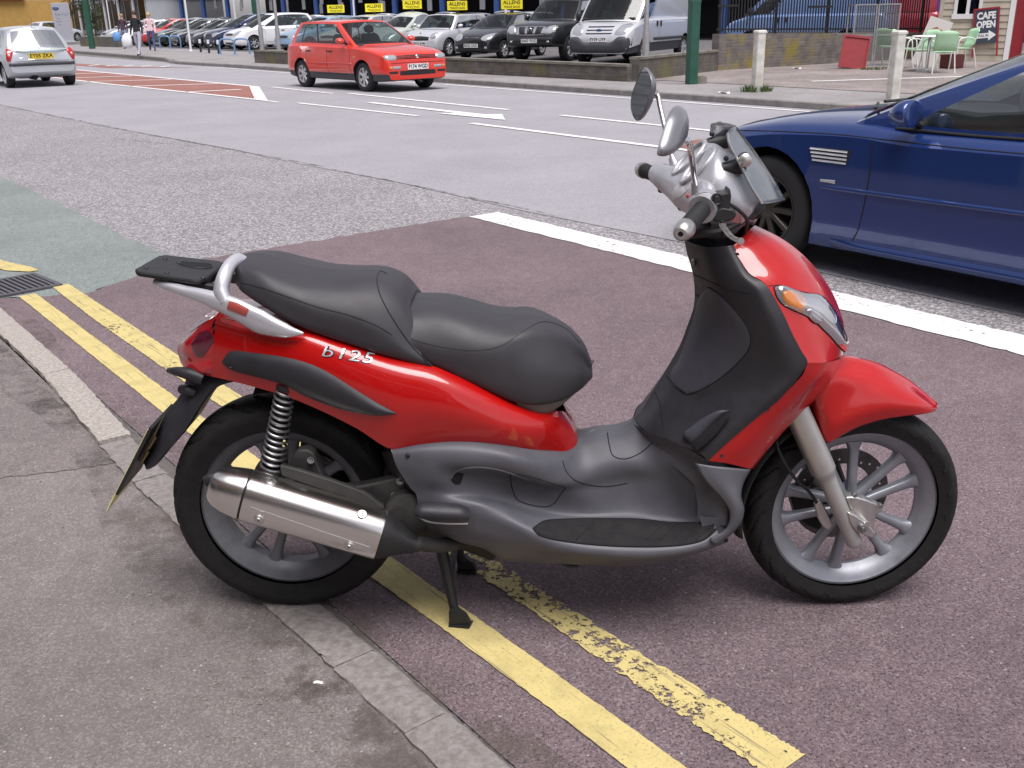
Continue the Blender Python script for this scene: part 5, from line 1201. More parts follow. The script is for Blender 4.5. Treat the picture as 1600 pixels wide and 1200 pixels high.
# ================================================================== vehicles
V_glass = glass_mat('car_glass', (0.70, 0.80, 0.78), 0.75, 0.05, 0.03)
V_gdark = glass_mat('dark_car_glass', (0.5, 0.55, 0.55), 0.45)
V_trim = mat('black_trim', (0.018, 0.018, 0.02), 0.5)
V_grey = mat('grey_bumper_plastic', (0.055, 0.058, 0.066), 0.55, noise=(8, 0.15))
V_int = mat('car_interior', (0.03, 0.03, 0.034), 0.8, noise=(12, 0.2))
V_seat = mat('car_seat_cloth', (0.07, 0.072, 0.085), 0.9, noise=(30, 0.3))
V_tyre = mat('car_tyre', (0.02, 0.02, 0.021), 0.75, noise=(30, 0.25))
V_rim = mat('alloy_wheel', (0.55, 0.55, 0.57), 0.35, metal=0.6, noise=(10, 0.1))
V_rimd = mat('dark_alloy_wheel', (0.05, 0.047, 0.042), 0.4, metal=0.6)
V_lamp = mat('headlamp_glass', (0.46, 0.48, 0.50), 0.15, metal=0.5, coat=1.0)
V_tail = mat('tail_lamp_red', (0.42, 0.015, 0.02), 0.15, coat=1.0)
V_tailw = mat('tail_lamp_clear', (0.72, 0.5, 0.47), 0.15, coat=1.0)
V_amb = mat('indicator_amber', (0.75, 0.25, 0.05), 0.2, coat=1.0)
V_pw = mat('plate_white', (0.78, 0.78, 0.78), 0.45)
V_py = mat('plate_rear_yellow', (0.80, 0.60, 0.04), 0.45)
V_let = mat('plate_lettering', (0.012, 0.012, 0.012), 0.6)
V_chr = mat('car_chrome', (0.75, 0.75, 0.76), 0.12, metal=1.0)
V_gap = mat('shut_line', (0.01, 0.01, 0.012), 0.9)

class Car: pass
def smooth_tab(tab, x):
    """monotone-ish smooth interpolation of a table"""
    if x <= tab[0][0]: return tab[0][1]
    if x >= tab[-1][0]: return tab[-1][1]
    for i in range(len(tab) - 1):
        x0, y0 = tab[i]; x1, y1 = tab[i + 1]
        if x <= x1:
            u = (x - x0) / (x1 - x0)
            def slope(j):
                if j <= 0 or j >= len(tab) - 1: return None
                a = (tab[j][1] - tab[j - 1][1]) / (tab[j][0] - tab[j - 1][0]); b = (tab[j + 1][1] - tab[j][1]) / (tab[j + 1][0] - tab[j][0])
                return 0.0 if a * b <= 0 else 2 * a * b / (a + b)
            s = (y1 - y0) / (x1 - x0); m0 = slope(i); m1 = slope(i + 1)
            m0 = s if m0 is None else m0; m1 = s if m1 is None else m1
            h = x1 - x0; u2, u3 = u * u, u * u * u
            return y0 * (2 * u3 - 3 * u2 + 1) + m0 * h * (u3 - 2 * u2 + u) + y1 * (-2 * u3 + 3 * u2) + m1 * h * (u3 - u2)
def car(name, sp, body, label, cat, group=None, detail=2, wheel_mat=None, glass=None, trim=None):
    """sp: dict of measurements; x forward, origin on the ground at the middle of the car's length"""
    c = Car(); c.sp = sp
    L, Wd, H = sp['L'], sp['W'], sp['H']; w = Wd / 2
    root = empty(name); tag(root, label, cat, group); c.root = root
    glass = glass or V_glass; trim = trim or V_trim
    X = lambda u: -L / 2 + L * u
    deck = lambda u: smooth_tab(sp['deck'], u)
    zb = lambda u: smooth_tab(sp['zb'], u)
    hw = lambda u: w * smooth_tab(sp['plan'], u)
    skirt = sp.get('skirt', 0.0)
    us = sorted(set([round(i / 40, 4) for i in range(41)] + [.006, .015, .985, .994]))
    if sp.get('flare'): pass
    g = []; nsec = None
    tum = sp.get('tumble', .05); sh = sp.get('shoulder', .05)
    for u in us:
        d, b, W_ = deck(u), zb(u), hw(u); hgt = d - b
        cr = sp.get('crown', .03)
        half = [(0, d + cr), (W_ * .35, d + cr * .9), (W_ * .65, d + cr * .55), (W_ * (.93 - tum), d - .012), (W_ * (.975 - tum * .6), d - sh * .7), (W_ * (1 - tum * .35), d - sh * 1.6),
                (W_, b + hgt * .55), (W_ * sp.get('rub', 1.0), b + hgt * .40), (W_, b + hgt * .28), (W_ * .985, max(b + .05, skirt) if skirt else b + hgt * .12), (W_ * .955, b + .02), (W_ * .88, b), (0, b)]
        ring = [Vector((X(u), y, z)) for y, z in half] + [Vector((X(u), -y, z)) for y, z in reversed(half[1:-1])]
        g.append(ring); nsec = len(ring)
    V, F = gridvf(g, cu=True)
    n_u = len(us)
    F = [tuple(f) for f in F]; MI = []
    for j in range(n_u - 1):
        for i in range(nsec):
            um = (us[j] + us[j + 1]) / 2; xm = X(um)
            inside = sp['rwb'] + .05 < um < sp['wsb'] - .01 and (i < 3 or i >= nsec - 3)
            low = i in (9, 10, 11, 12, 13, 14)
            MI.append(1 if inside else (2 if (low and skirt) else 0))
    F.append(tuple(reversed(range(nsec)))); F.append(tuple((n_u - 1) * nsec + i for i in range(nsec))); MI += [0, 0]
    bo = obj('body', (V, F, MI), [body, V_int, trim], root, angle=35)
    c.body = bo
    wr = sp['wr']; xf_ = L / 2 - sp['fo']; xr_ = xf_ - sp['wb']; c.xf, c.xr = xf_, xr_
    ca = sp.get('arch', wr + .045)
    cut = ([], [])
    for xx in (xf_, xr_):
        for sg in (-1, 1):
            cyl = capped([[Vector((xx + ca * math.cos(2 * math.pi * k / 28), y, wr + .01 + ca * math.sin(2 * math.pi * k / 28))) for k in range(28)] for y in ((w * .58, w * 1.3) if sg > 0 else (-w * 1.3, -w * .58))])
            cut = join(cut, cyl)[:2]
    boolean_cut(bo, cut)
    me = bo.data
    c.tree = BVHTree.FromPolygons([v.co.copy() for v in me.vertices], [tuple(p.vertices) for p in me.polygons])
    # ---- greenhouse
    rwb, rwt, wst, wsb = X(sp['rwb']), X(sp['rwt']), X(sp['wst']), X(sp['wsb'])
    gr_ = sp['roofw'] * w; bowf, bowr = sp.get('bowf', .16), sp.get('bowr', .10)
    cr = sp.get('rcrown', .035)
    def side(u, v, sg=1):
        xb = rwb + (wsb - rwb) * u; xt = rwt + (wst - rwt) * u; x = xb + (xt - xb) * v
        ub = (xb + L / 2) / L
        yb = hw(ub) * (.93 - tum) + .004; pin = 1 - sp.get('pinch', .05) * (abs(2 * u - 1) ** 3)
        y = (yb + (gr_ * pin - yb) * v + .018 * math.sin(math.pi * v)) if True else 0
        zt = H - cr - sp.get('rarch', .05) * abs(2 * u - 1) ** 2.2 - (sp.get('rdrop', 0) * max(0, .5 - u) * 2)
        z = (deck(ub) - .014) + (zt - deck(ub) + .014) * (v ** .96)
        return Vector((x, sg * y, z))
    def front(wv, v):
        s = side(1, v); k = 1 - wv * wv
        return Vector((s.x + bowf * k, s.y * wv, s.z + (sp.get('crown', .03) * (1 - v) * 1.1 + cr * v) * k))
    def rear(wv, v):
        s = side(0, v); k = 1 - wv * wv
        return Vector((s.x - bowr * k, s.y * wv, s.z + (sp.get('crown', .03) * (1 - v) * 1.1 + cr * v) * k))
    def roof(u, wv):
        s = side(u, 1); k = 1 - wv * wv
        return Vector((s.x + (-bowr + (bowf + bowr) * u) * k, s.y * wv, s.z + cr * k))
    c.side, c.front, c.rear, c.roof = side, front, rear, roof
    def grid_fn(fn, us_, vs_, test):
        """test(u, v) -> True where the cell is solid"""
        V_, F_ = [], []
        for v in vs_:
            for u in us_: V_.append(fn(u, v))
        n = len(us_)
        for j in range(len(vs_) - 1):
            for i in range(n - 1):
                if test((us_[i] + us_[i + 1]) / 2, (vs_[j] + vs_[j + 1]) / 2): F_.append((j * n + i, j * n + i + 1, (j + 1) * n + i + 1, (j + 1) * n + i))
        return V_, F_
    def lin(a, b, n): return [a + (b - a) * i / (n - 1) for i in range(n)]
    wins = sp['wins']                                   # side windows: (u0, u1)
    v0, v1 = sp.get('wv', (.06, .90))
    ub_ = sorted(set([0, 1] + [q for w_ in wins for q in w_])); ulist = []
    for a, b in zip(ub_, ub_[1:]): ulist += lin(a, b, 6)[:-1]
    ulist.append(1.0); vl = [0, v0] + lin(v0, v1, 6)[1:] + [1.0]
    isw = lambda u, v: any(a < u < b for a, b in wins) and v0 < v < v1
    pill = sp.get('bpillar', [])
    isb = lambda u, v: any(a < u < b for a, b in pill) and v0 < v < v1
    parts = []
    for sg in (1, -1):
        fn = (lambda u, v: side(u, v, 1)) if sg > 0 else (lambda u, v: side(u, v, -1))
        a = grid_fn(fn, ulist, vl, lambda u, v: not isw(u, v) and not isb(u, v)); b = grid_fn(fn, ulist, vl, isb)
        if sg < 0: a = (a[0], [tuple(reversed(f)) for f in a[1]]); b = (b[0], [tuple(reversed(f)) for f in b[1]])
        parts += [withmat(a, 0), withmat(b, 1)]
    wl_ = lin(-1, 1, 15); fm, ft_, fb = sp.get('fmarg', (.92, .93, .05))
    wl2 = sorted(set(wl_ + [-fm, fm])); vl2 = sorted(set(lin(0, 1, 7) + [fb, ft_]))
    isf = lambda u, v: abs(u) < fm and fb < v < ft_
    a = grid_fn(front, wl2, vl2, lambda u, v: not isf(u, v)); parts.append(withmat((a[0], [tuple(reversed(f)) for f in a[1]]), 0))
    rm, rt_, rb_ = sp.get('rmarg', (.86, .88, .10))
    wl3 = sorted(set(wl_ + [-rm, rm])); vl3 = sorted(set(lin(0, 1, 7) + [rb_, rt_]))
    isr = lambda u, v: abs(u) < rm and rb_ < v < rt_
    parts.append(withmat(grid_fn(rear, wl3, vl3, lambda u, v: not isr(u, v)), 0))
    parts.append(withmat(grid_fn(roof, lin(0, 1, 13), lin(-1, 1, 13), lambda u, v: True), 2))
    ro = sp.get('roofmat') or body
    cab = obj('cabin', join(*parts), [body, V_trim, ro], root, angle=40)
    bm_ = bmesh.new(); bm_.from_mesh(cab.data); bmesh.ops.remove_doubles(bm_, verts=bm_.verts, dist=.0008); bmesh.ops.recalc_face_normals(bm_, faces=bm_.faces); bm_.to_mesh(cab.data); bm_.free()
    cab.data.polygons.foreach_set('use_smooth', [True] * len(cab.data.polygons)); cab.data.set_sharp_from_angle(angle=R(40))
    obj('windscreen', grid_fn(front, wl2, vl2, isf), glass, root)
    if not sp.get('norear'): obj('rear_window', grid_fn(rear, wl3, vl3, isr), glass, root)
    for sg in (1, -1):
        for (a_, b_) in wins:
            obj('side_window', grid_fn((lambda u, v: side(u, v, sg)), lin(a_, b_, 6), lin(v0, v1, 6), lambda u, v: True), glass, root)
    # ---- inside
    zi = deck(.5)
    if detail >= 1:
        for sg in (1, -1):
            xs = wsb - sp.get('seatx', 1.05)
            seat_b = capped([[Vector((xs + dx + (z - zi) * -.25, sg * w * .42 + yy * hw_, z)) for dx, yy in ((-.07, -1), (.05, -1), (.07, -.8), (.07, .8), (.05, 1), (-.07, 1))] for z, hw_ in ((zi - .35, .24), (zi + .02, .24), (zi + .14, .2), (zi + .2, .14))])
            hr = ball((xs - .07, sg * w * .42, zi + .29), (.05, .13, .09), 10, 8)
            obj('front_seat', join(seat_b, hr), V_seat, root)
        obj('dashboard', join(box2(wsb - .35, wsb + .05, -w * .8, w * .8, zi - .2, zi + .01)), V_int, root, bevel=.03)
        stc = Vector((wsb - .45, -w * .42, zi + .02)); rg = [stc + Vector((.06 * math.sin(t), .18 * math.cos(t), .17 * math.sin(t))) for t in [2 * math.pi * k / 20 for k in range(20)]]
        obj('steering_wheel', tube(rg, .014, 6, n=40, closed=True), V_trim, root)
    # ---- wheels
    wm = wheel_mat or V_rim; tw = sp.get('tw', .195)
    tprof = [(wr * .64, -tw / 2 + .01), (wr * .72, -tw / 2), (wr * .86, -tw / 2 - .002), (wr * .96, -tw / 2 + .012), (wr, -tw / 2 + .035), (wr, tw / 2 - .035), (wr * .96, tw / 2 - .012), (wr * .86, tw / 2 + .002), (wr * .72, tw / 2), (wr * .64, tw / 2 - .01)]
    tme = mesh_data('wheel', *lathe(tprof, 40, 'Y'), V_tyre)
    rims = [lathe([(wr * .66, -tw / 2 + .004), (wr * .655, -tw / 2 + .012), (wr * .60, -tw / 2 + .02), (wr * .585, -tw / 2 + .06), (wr * .585, tw / 2 - .02), (wr * .66, tw / 2 - .01)], 36, 'Y'), lathe([(.001, -tw / 2 + .014), (.035, -tw / 2 + .014), (.06, -tw / 2 + .022), (.07, -tw / 2 + .05), (.001, -tw / 2 + .05)], 24, 'Y')]
    ns = sp.get('spokes', 7)
    for k in range(ns):
        a = 2 * math.pi * k / ns
        sp_ = capped([[Vector((r_ * math.cos(a) - t_ * hwid * math.sin(a), -tw / 2 + y_, r_ * math.sin(a) + t_ * hwid * math.cos(a))) for t_, y_ in ((-1, .032), (-.6, .018), (.6, .018), (1, .032), (1, .05), (-1, .05))] for r_, hwid in ((.05, .026), (wr * .35, sp.get('spw', .022)), (wr * .62, sp.get('spw', .022) * 1.25))])
        rims.append(sp_)
    rme = mesh_data('rim', *join(*rims)[:2], wm)
    dme = mesh_data('brake_drum', *lathe([(.001, .0), (wr * .5, .0), (wr * .5, .05), (.001, .05)], 24, 'Y'), V_gap)
    for xx in (xf_, xr_):
        for sg in (1, -1):
            o = link('wheel', tme, root, (xx, sg * (w - tw / 2 - .025), wr), (0, 0, math.pi if sg > 0 else 0))
            link('rim', rme, o); link('brake_drum', dme, o)
    # ---- decal helpers on the body shell
    def cast(p, d):
        loc, nor, i_, ds = c.tree.ray_cast(Vector(p), Vector(d))
        return loc, nor
    def fhit(y, z, off=.003, rearward=False, yaw=0.0):
        sg = -1 if rearward else 1
        d = Vector((-sg * math.cos(yaw), math.sin(yaw), 0))
        src = Vector((0, y, z)) - d * 6 + Vector((sg * (L / 2 - .2), 0, 0))
        loc, nor = cast(src, d)
        if loc is None:
            loc, nor, i_, ds = c.tree.find_nearest(Vector((sg * L / 2, y, z)))
        if nor.dot(d) > 0: nor = -nor
        return loc + nor * off
    def shit(x, z, sg, off=.003):
        d = Vector((0, -sg, 0)); loc, nor = cast((x, sg * 4, z), d)
        if loc is None: loc, nor, i_, ds = c.tree.find_nearest(Vector((x, sg * w, z)))
        if nor.dot(d) > 0: nor = -nor
        return loc + nor * off
    c.fhit, c.shit = fhit, shit
    def fpatch(nm, upper, lower, m_, off=.006, nu=14, nv=7, rearward=False, parent=None, edge=.001, yaw=0.0):
        u_ = catmull([Vector((0, y, z)) for y, z in upper], nu); l_ = catmull([Vector((0, y, z)) for y, z in lower], nu); gg = []
        for j in range(nv):
            row = []
            for i in range(nu):
                p = u_[i].lerp(l_[i], j / (nv - 1)); e = (1 - abs(2 * j / (nv - 1) - 1) ** 4) * (1 - abs(2 * i / (nu - 1) - 1) ** 8)
                row.append(fhit(p.y, p.z, edge + (off - edge) * e, rearward, yaw))
            gg.append(row)
        return obj(nm, gridvf(gg), m_, parent or root, angle=50)
    def spatch(nm, upper, lower, m_, sg, off=.006, nu=14, nv=5, parent=None, edge=.001):
        u_ = catmull([Vector((x, 0, z)) for x, z in upper], nu); l_ = catmull([Vector((x, 0, z)) for x, z in lower], nu); gg = []
        for j in range(nv):
            row = []
            for i in range(nu):
                p = u_[i].lerp(l_[i], j / (nv - 1)); e = (1 - abs(2 * j / (nv - 1) - 1) ** 4) * (1 - abs(2 * i / (nu - 1) - 1) ** 8)
                row.append(shit(p.x, p.z, sg, edge + (off - edge) * e))
            gg.append(row)
        return obj(nm, gridvf(gg), m_, parent or root, angle=50)
    def sline(nm, pts, sg, r_=.004, m_=None, off=-.001):
        cc = catmull([Vector((x, 0, z)) for x, z in pts], len(pts) * 6)
        return obj(nm, tube([shit(p.x, p.z, sg, off) for p in cc], r_, 6, n=len(cc)), m_ or V_gap, root)
    def plate(text, z, rearward=False, y=0.0, w_=.52, h_=.112, col=None):
        p = fhit(y, z, .012, rearward); sg = -1 if rearward else 1
        pl = obj('number_plate', box(p.x, y, z, .012, w_, h_), col or (V_py if rearward else V_pw), root, smooth=False)
        Vt, Ft = text_vf(text, h_ * 1.02, 0, bold=.0035)
        wd = max(v.x for v in Vt) - min(v.x for v in Vt); k = min(1.0, w_ * .93 / wd)
        Vt = [Vector((p.x + sg * .0075, y + sg * v.x * k, z + v.y * .95)) for v in Vt]
        obj('lettering', (Vt, Ft), V_let, pl, smooth=False)
        return pl
    c.fpatch, c.spatch, c.sline, c.plate = fpatch, spatch, sline, plate
    # ---- door mirrors
    if sp.get('mirrors', True):
        for sg in (1, -1):
            b_ = side(sp.get('mu', .93), .04, sg); mw = sp.get('mw', .19); mh = sp.get('mh', .12)
            shell = capped([[Vector((b_.x + dx, b_.y + sg * (.05 + mw * (.5 + .5 * math.cos(t) * k)), b_.z + .09 + mh * .5 * math.sin(t) * k + dz)) for t in [2 * math.pi * i / 16 for i in range(16)]] for dx, k, dz in ((-.05, .9, 0), (-.04, 1, 0), (.0, .98, 0), (.05, .75, -.01), (.075, .4, -.015))])
            mo = obj('door_mirror', shell, sp.get('mirmat') or body, root, angle=50)
            obj('mirror_arm', tube([b_ + Vector((0, -sg * .01, .01)), b_ + Vector((.01, sg * .06, .05)), b_ + Vector((0, sg * .1, .07))], .02, 8, n=8), V_trim, mo)
    return c

def place(c, front_xy, heading):
    """front_xy: world point under the middle of the front bumper; heading: unit vector the car faces"""
    h = Vector((heading[0], heading[1], 0)).normalized(); L = c.sp['L']
    p = Vector((front_xy[0], front_xy[1], 0)) - h * (L / 2)
    c.root.location = (p.x, p.y, front_xy[2] if len(front_xy) > 2 else 0.0); c.root.rotation_euler = (0, 0, math.atan2(h.y, h.x))

HATCH = dict(L=3.9, W=1.66, H=1.42, wb=2.47, fo=.76, wr=.29, fbl=0,
    deck=[(0, .78), (.02, .86), (.06, .92), (.2, .945), (.45, .935), (.66, .925), (.72, .92), (.84, .84), (.93, .745), (.98, .66), (1, .58)],
    zb=[(0, .34), (.03, .24), (.1, .2), (.9, .2), (.97, .22), (1, .28)], plan=[(0, .80), (.02, .88), (.07, .955), (.2, 1), (.75, 1), (.9, .955), (.96, .88), (.985, .81), (1, .72)],
    rwb=.045, rwt=.17, wst=.505, wsb=.735, roofw=.68, wins=[(.10, .26), (.285, .555), (.585, .90)], bpillar=[(.26, .285), (.555, .585)], rarch=.045, mu=.90)
def spec(base, **k): d = dict(base); d.update(k); return d
def both(fn):
    for sg in (1, -1): fn(sg)
def lamps(c, up, lo, m_, nm='headlight', off=.012, rearward=False, yaw=0.0):
    def one(sg):
        c.fpatch(nm, [(sg * y, z) for y, z in up], [(sg * y, z) for y, z in lo], m_, off, 12, 7, rearward, yaw=sg * yaw)
    both(one)
def generic_front(c, plate_text, hz=.62, wide=.62, lampm=None, grille=True, lamp_h=.15):
    w = c.sp['W'] / 2
    lamps(c, [(w * .5, hz + lamp_h * .35), (w * .62, hz + lamp_h * .6), (w * .78, hz + lamp_h * .62), (w * .86, hz + lamp_h * .5)], [(w * .5, hz - lamp_h * .1), (w * .62, hz - lamp_h * .4), (w * .76, hz - lamp_h * .42), (w * .86, hz - lamp_h * .1)], lampm or V_lamp, yaw=.35)
    if grille:
        c.fpatch('grille', [(-w * .44, hz + .04), (0, hz + .06), (w * .44, hz + .04)], [(-w * .42, hz - .05), (0, hz - .05), (w * .42, hz - .05)], V_trim, .004)
    c.fpatch('air_intake', [(-w * .5, .34), (0, .35), (w * .5, .34)], [(-w * .46, .27), (0, .265), (w * .46, .27)], V_trim, .004)
    lamps(c, [(w * .6, .40), (w * .72, .40)], [(w * .6, .33), (w * .72, .33)], V_lamp, 'fog_lamp', .008)
    if plate_text: c.plate(plate_text, .43)
def door_lines(c, xs, z0, z1, sides=(1, -1), handle=True):
    for sg in sides:
        for x in xs: c.sline('door_gap', [(x, z1), (x - .01, (z0 + z1) / 2), (x + .02, z0)], sg, .004)
        c.sline('sill_gap', [(min(xs), z0), (max(xs), z0)], sg, .004)
        if handle:
            for x in xs[:-1]:
                p = c.shit(x + .12, z1 - .11, sg, .012); obj('door_handle', box(p.x, p.y, p.z, .16, .024, .03), V_trim, c.root, bevel=.006)

# ------------------------------------------------------------------ blue coupe passing
P_blue = mat('blue_metallic_paint', (0.015, 0.042, 0.175), 0.26, metal=0.35, coat=1.0)
BM = spec(HATCH, L=4.49, W=1.78, H=1.372, wb=2.73, fo=.80, wr=.325, tw=.24, arch=.372,
    deck=[(0, .78), (.02, .87), (.06, .92), (.16, .94), (.3, .91), (.5, .868), (.62, .865), (.69, .885), (.8, .865), (.88, .815), (.94, .74), (.98, .64), (1, .54)],
    zb=[(0, .34), (.03, .22), (.1, .145), (.9, .145), (.97, .17), (1, .26)], plan=[(0, .80), (.02, .89), (.07, .955), (.17, 1.0), (.3, .985), (.6, .98), (.8, 1.0), (.9, .965), (.96, .88), (.985, .80), (1, .70)],
    rwb=.13, rwt=.30, wst=.485, wsb=.705, roofw=.66, wins=[(.12, .33), (.36, .89)], bpillar=[(.33, .36)], rarch=.055, rcrown=.05, mu=.86, mw=.20, mh=.14, bowf=.22, pinch=.06, spokes=10, spw=.02, mirmat=None, tumble=.06, shoulder=.05)
bm = car('passing_car', BM, P_blue, 'dark blue coupe with chrome wing vents driving past the white bay line', 'car', wheel_mat=V_rimd, glass=glass_mat('green_tint_glass', (0.70, 0.82, 0.80), 0.85, 0.03, 0.13))
for sg in (1, -1):
    bm.sline('bonnet_gap', [(2.05, .74), (1.6, .785), (1.0, .812), (.62, .806), (.2, .800), (-.8, .812)], sg, .004)
    bm.sline('door_gap', [(.74, .80), (.73, .56), (.76, .32), (.80, .23)], sg, .004)
    bm.sline('door_gap', [(-.72, .81), (-.74, .56), (-.68, .25)], sg, .004)
    bm.spatch('sill_skirt', [(-.9, .225), (0, .23), (.95, .225)], [(-.9, .165), (0, .165), (.95, .17)], P_blue, sg, .03, 20, 7)
    bm.spatch('rub_strip', [(-1.6, .555), (0, .535), (1.0, .53), (1.03, .525)], [(-1.6, .527), (0, .507), (1.0, .502), (1.03, .505)], P_blue, sg, .016, 20, 7)
    vt_ = bm.spatch('wing_vent', [(.86, .735), (1.03, .735), (1.14, .728)], [(.88, .650), (1.03, .66), (1.11, .675)], V_trim, sg, .003)
    for k in range(4):
        z = .725 - k * .021
        o = bm.sline('vent_blade', [(.88, z - .002), (1.13 - k * .008, z)], sg, .0065, V_chr, .006); o.parent = vt_
    bm.spatch('side_indicator', [(.94, .562), (1.04, .558)], [(.94, .542), (1.04, .544)], V_lamp, sg, .006, 6, 5)
    cal_ = Vector((bm.xf - .06, sg * (.89 - .13), .325)); obj('brake_caliper', move(lathe([(.12, -.03), (.175, -.03), (.175, .03), (.12, .03)], 10, 'Y', R(-35), R(30), close=True), (bm.xf, sg * .80, .325)), mat('gold_caliper', (0.34, 0.2, 0.03), 0.5, metal=.3), bm.root)
    p = bm.shit(-.58, .71, sg, .012); obj('door_handle', box(p.x, p.y, p.z, .2, .024, .034), P_blue, bm.root, bevel=.008)
    b_ = [bm.side(u, -.0, sg) + Vector((0, sg * .006, .004)) for u in (.1, .3, .5, .7, .9)]
    obj('window_trim', tube(b_, .009, 8, n=30), V_trim, bm.root)
obj('wiper', join(tube([bm.front(-.3, .02) + Vector((.03, 0, .03)), bm.front(.5, .1) + Vector((.02, 0, .02))], .009, 6), tube([bm.front(.35, .02) + Vector((.03, 0, .03)), bm.front(.9, .12) + Vector((.02, 0, .02))], .009, 6)), V_trim, bm.root)
generic_front(bm, None, .60)
place(bm, W(4.80, 5.79), D_)

# ------------------------------------------------------------------ red hatchback coming the other way
P_red = mat('red_car_paint', (0.62, 0.03, 0.016), 0.35, coat=1.0)
GO = spec(HATCH, L=4.02, W=1.70, H=1.425, wb=2.475, fo=.80, wr=.295, tw=.195, skirt=.36, tumble=.03, crown=.018,
    deck=[(0, .74), (.02, .86), (.05, .93), (.2, .94), (.5, .925), (.70, .905), (.74, .90), (.85, .855), (.93, .80), (.97, .755), (.99, .70), (1, .60)],
    zb=[(0, .30), (.03, .24), (.1, .21), (.9, .21), (.97, .22), (1, .25)], plan=[(0, .86), (.02, .92), (.07, .97), (.2, 1), (.75, 1), (.9, .975), (.96, .935), (.985, .90), (1, .85)],
    rwb=.035, rwt=.13, wst=.505, wsb=.715, roofw=.735, wins=[(.09, .205), (.225, .47), (.50, .93)], bpillar=[(.205, .225), (.47, .50)], rarch=.02, pinch=.02, shoulder=.035, spokes=7, spw=.03, rub=1.012, mu=.90)
go = car('hatchback_car', GO, P_red, 'red five-door hatchback driving towards the bollards in the far lane', 'car', trim=V_grey)
go.fpatch('grille', [(-.52, .715), (0, .725), (.52, .715)], [(-.52, .645), (0, .645), (.52, .645)], V_trim, .004)
for z in (.665, .69): go.fpatch('grille_bar', [(-.5, z + .006), (.5, z + .006)], [(-.5, z - .006), (.5, z - .006)], P_red, .012, 10, 4)
lamps(go, [(.50, .715), (.54, .735), (.70, .735), (.765, .72)], [(.50, .66), (.54, .635), (.70, .635), (.765, .655)], V_lamp, 'headlight', .02)
p = go.fhit(0, .685, .014); obj('emblem', move(lathe([(.028, -.004), (.034, 0), (.028, .006), (.022, 0), (.002, .002)], 20, 'X'), p), V_chr, go.root)
lamps(go, [(.42, .515), (.62, .515)], [(.42, .465), (.62, .465)], V_lamp, 'fog_lamp', .01)
lamps(go, [(.63, .515), (.70, .512)], [(.63, .465), (.70, .468)], V_amb, 'indicator', .01)
go.fpatch('air_intake', [(-.45, .42), (0, .425), (.45, .42)], [(-.45, .335), (0, .33), (.45, .335)], V_trim, .004)
lamps(go, [(.50, .42), (.72, .415)], [(.50, .37), (.70, .37)], V_trim, 'side_intake', .004)
go.fpatch('bumper_gap', [(-.78, .575), (0, .585), (.78, .575)], [(-.78, .565), (0, .575), (.78, .565)], V_gap, .003)
go.plate('P174 WGD', .495)
door_lines(go, [-1.0, -.12, .78], .33, .9, (-1, 1)); go.sline('rub_strip', [(-1.9, .56), (0, .56), (1.0, .56)], -1, .012, P_red); go.sline('rub_strip', [(-1.9, .56), (0, .56), (1.0, .56)], 1, .012, P_red)
go.spatch('side_indicator', [(.9, .70), (.97, .70)], [(.9, .67), (.97, .67)], V_amb, -1, .006, 6, 5)
place(go, W(18.42, 11.38), -D_ + N_ * .075)

# ------------------------------------------------------------------ silver hatchback driving away
P_silv = mat('pale_silver_paint', (0.50, 0.53, 0.56), 0.32, metal=0.45, coat=1.0)
CL = spec(HATCH, L=3.81, W=1.64, H=1.417, wb=2.47, fo=.75, wr=.285, skirt=0,
    deck=[(0, .62), (.01, .80), (.03, .90), (.06, .945), (.2, .95), (.45, .935), (.66, .925), (.72, .92), (.84, .84), (.93, .745), (.98, .66), (1, .58)],
    zb=[(0, .36), (.03, .28), (.1, .21), (.9, .2), (.97, .22), (1, .28)], plan=[(0, .86), (.012, .93), (.04, .975), (.2, 1), (.75, 1), (.9, .955), (.96, .88), (.985, .81), (1, .72)],
    rwb=.02, rwt=.14, wst=.50, wsb=.735, roofw=.70, rmarg=(.88, .90, .06), bowr=.14, rcrown=.045)
cl = car('hatchback_car', CL, P_silv, 'silver hatchback driving away along the hatched road centre', 'car')
cl.plate('EY05 ZKA', .73, True, w_=.56, h_=.125)
cl.fpatch('bumper_strip', [(-.80, .585), (0, .60), (.80, .585)], [(-.80, .505), (0, .51), (.80, .505)], V_grey, .03, 24, 7, True)
lamps(cl, [(.57, .90), (.66, .93), (.735, .90), (.76, .80)], [(.70, .62), (.735, .62), (.76, .62), (.775, .66)], V_tail, 'tail_light', .02, True)
lamps(cl, [(.675, .80), (.73, .80)], [(.685, .73), (.735, .73)], V_tailw, 'reversing_lamp', .028, True)
cl.fpatch('plate_shelf', [(-.3, .66), (.3, .66)], [(-.3, .63), (.3, .63)], V_chr, .012, 8, 4, True)
cl.fpatch('tailgate_gap', [(-.68, .615), (0, .625), (.68, .615)], [(-.68, .605), (0, .615), (.68, .605)], V_gap, .003, 16, 3, True)
cl.fpatch('model_badge', [(.40, .70), (.5, .70)], [(.40, .685), (.5, .685)], V_chr, .006, 5, 3, True)
obj('wiper', tube([cl.rear(0, .04) + Vector((-.02, 0, .01)), cl.rear(.35, .10) + Vector((-.02, 0, .01))], .009, 6), V_trim, cl.root)
obj('aerial', tube([cl.roof(.06, 0), cl.roof(.06, 0) + Vector((-.12, 0, .22))], .004, 6), V_trim, cl.root)
obj('silencer', tube([(-1.8, .2, .25), (-1.3, .2, .25)], .07, 12), V_gap, cl.root)
place(cl, W(30.9, 6.12), D_)

